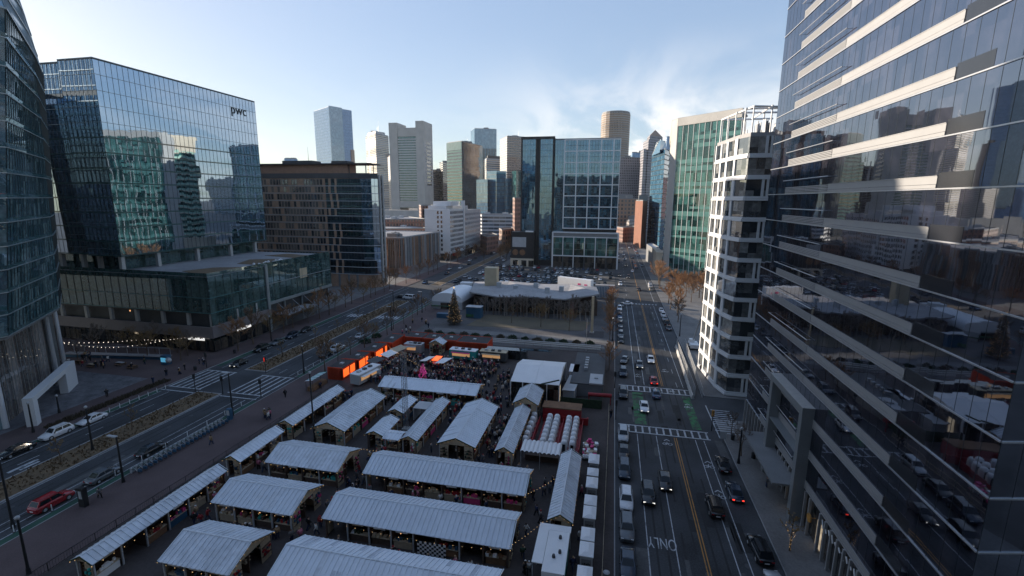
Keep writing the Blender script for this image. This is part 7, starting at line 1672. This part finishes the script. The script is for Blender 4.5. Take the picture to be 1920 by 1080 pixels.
# ================================================================== thin haze over the whole place
hm = bpy.data.materials.new('haze'); hm.use_nodes = True; hn = hm.node_tree
for n in list(hn.nodes): hn.nodes.remove(n)
ho = N(hn, 'ShaderNodeOutputMaterial'); pv = N(hn, 'ShaderNodeVolumePrincipled'); pv.inputs['Density'].default_value = .00004; pv.inputs['Color'].default_value = (.9, .94, 1, 1); pv.inputs['Anisotropy'].default_value = .2
hn.links.new(pv.outputs[0], ho.inputs['Volume']); MATS['haze'] = hm
m = MB(); m.box(-2000, -120, -1.1, 2000, 1800, 320); o = m.build('haze', 'haze'); tag(o, 'thin pale haze in the air over the city', 'haze', kind='stuff')
# ================================================================== camera, sun, sky
cam = bpy.data.cameras.new('camera'); co = bpy.data.objects.new('camera', cam); col.objects.link(co); sc.camera = co
cam.sensor_width = 36; cam.lens = 36 * FPX / 1920; cam.clip_start = .5; cam.clip_end = 20000
M = Matrix(((RX[0][0], RX[0][1], RX[0][2], 0), (RX[1][0], RX[1][1], RX[1][2], 0), (RX[2][0], RX[2][1], RX[2][2], EYE), (0, 0, 0, 1))); co.matrix_world = M
SUN_EL = R(10.5); s_ = Vector((-1, .31, 0)).normalized(); sd = Vector((s_.x * math.cos(SUN_EL), s_.y * math.cos(SUN_EL), math.sin(SUN_EL)))
L = bpy.data.lights.new('sun', 'SUN'); L.energy = 3.0; L.angle = R(.5); L.color = (1, .86, .7); lo = bpy.data.objects.new('sun', L); col.objects.link(lo); lo.rotation_euler = (-sd).to_track_quat('-Z', 'Y').to_euler()
w = bpy.data.worlds.new('World'); sc.world = w; w.use_nodes = True; nt = w.node_tree
for n in list(nt.nodes): nt.nodes.remove(n)
out = N(nt, 'ShaderNodeOutputWorld'); bg = N(nt, 'ShaderNodeBackground'); bg.inputs['Strength'].default_value = .15
sky = N(nt, 'ShaderNodeTexSky', sky_type='NISHITA'); sky.sun_disc = False; sky.sun_elevation = SUN_EL; sky.sun_rotation = math.atan2(sd.x, sd.y); sky.altitude = 0; sky.air_density = 1.0; sky.dust_density = .6; sky.ozone_density = 3.0
# cirrus: streaked noise on the sky dome, in the western part of it
tc = N(nt, 'ShaderNodeTexCoord'); sep = N(nt, 'ShaderNodeSeparateXYZ'); nt.links.new(tc.outputs['Generated'], sep.inputs[0])
zz = N(nt, 'ShaderNodeMath', operation='ADD'); zz.inputs[1].default_value = .12; nt.links.new(sep.outputs[2], zz.inputs[0])
dx = N(nt, 'ShaderNodeMath', operation='DIVIDE'); nt.links.new(sep.outputs[0], dx.inputs[0]); nt.links.new(zz.outputs[0], dx.inputs[1])
dy = N(nt, 'ShaderNodeMath', operation='DIVIDE'); nt.links.new(sep.outputs[1], dy.inputs[0]); nt.links.new(zz.outputs[0], dy.inputs[1])
cb = N(nt, 'ShaderNodeCombineXYZ'); nt.links.new(dx.outputs[0], cb.inputs[0]); nt.links.new(dy.outputs[0], cb.inputs[1])
mp = N(nt, 'ShaderNodeMapping'); mp.inputs['Rotation'].default_value = (0, 0, R(28)); mp.inputs['Scale'].default_value = (1.3, .55, 1); nt.links.new(cb.outputs[0], mp.inputs[0])
n1 = N(nt, 'ShaderNodeTexNoise'); n1.inputs['Scale'].default_value = .9; n1.inputs['Detail'].default_value = 9; n1.inputs['Roughness'].default_value = .58; n1.inputs['Distortion'].default_value = 1.3; nt.links.new(mp.outputs[0], n1.inputs['Vector'])
n2 = N(nt, 'ShaderNodeTexNoise'); n2.inputs['Scale'].default_value = .35; n2.inputs['Detail'].default_value = 2; nt.links.new(cb.outputs[0], n2.inputs['Vector'])
def mr(src, a, b_, c, d):
    k = N(nt, 'ShaderNodeMapRange', interpolation_type='SMOOTHSTEP'); k.inputs[1].default_value = a; k.inputs[2].default_value = b_; k.inputs[3].default_value = c; k.inputs[4].default_value = d; nt.links.new(src, k.inputs[0]); return k.outputs[0]
def mul(a, b_):
    k = N(nt, 'ShaderNodeMath', operation='MULTIPLY'); nt.links.new(a, k.inputs[0])
    if isinstance(b_, (int, float)): k.inputs[1].default_value = b_
    else: nt.links.new(b_, k.inputs[1])
    return k.outputs[0]
wisps = mr(n1.outputs[0], .38, .64, 0, 1)
# cloud bank region: right of the street axis and low over the skyline
az = N(nt, 'ShaderNodeMath', operation='ARCTAN2'); nt.links.new(sep.outputs[0], az.inputs[0]); nt.links.new(sep.outputs[1], az.inputs[1])
reg = mul(mr(az.outputs[0], -.4, .12, .05, 1), mr(az.outputs[0], .5, 1.0, 1, .35)); low = mr(sep.outputs[2], .1, .32, 1, 0)
msk = mul(mul(wisps, reg), low)
mx = N(nt, 'ShaderNodeMix', data_type='RGBA'); nt.links.new(mul(msk, .85), mx.inputs[0]); gm = N(nt, 'ShaderNodeGamma'); gm.inputs[1].default_value = .4; nt.links.new(sky.outputs[0], gm.inputs[0]); hs = N(nt, 'ShaderNodeHueSaturation'); hs.inputs['Hue'].default_value = .518; hs.inputs['Saturation'].default_value = 1.4; nt.links.new(gm.outputs[0], hs.inputs['Color']); nt.links.new(hs.outputs[0], mx.inputs[6]); mx.inputs[7].default_value = (2.6, 2.5, 2.4, 1)
nt.links.new(mx.outputs[2], bg.inputs[0]); nt.links.new(bg.outputs[0], out.inputs[0])
sc.view_settings.view_transform = 'Standard'; sc.view_settings.look = 'None'; sc.view_settings.exposure = 1.78; sc.view_settings.gamma = 1
sc.render.engine = 'CYCLES'
cy = sc.cycles; cy.max_bounces = 6; cy.diffuse_bounces = 3; cy.glossy_bounces = 4; cy.transmission_bounces = 2; cy.caustics_reflective = False; cy.caustics_refractive = False; cy.sample_clamp_indirect = 4; cy.use_denoising = True
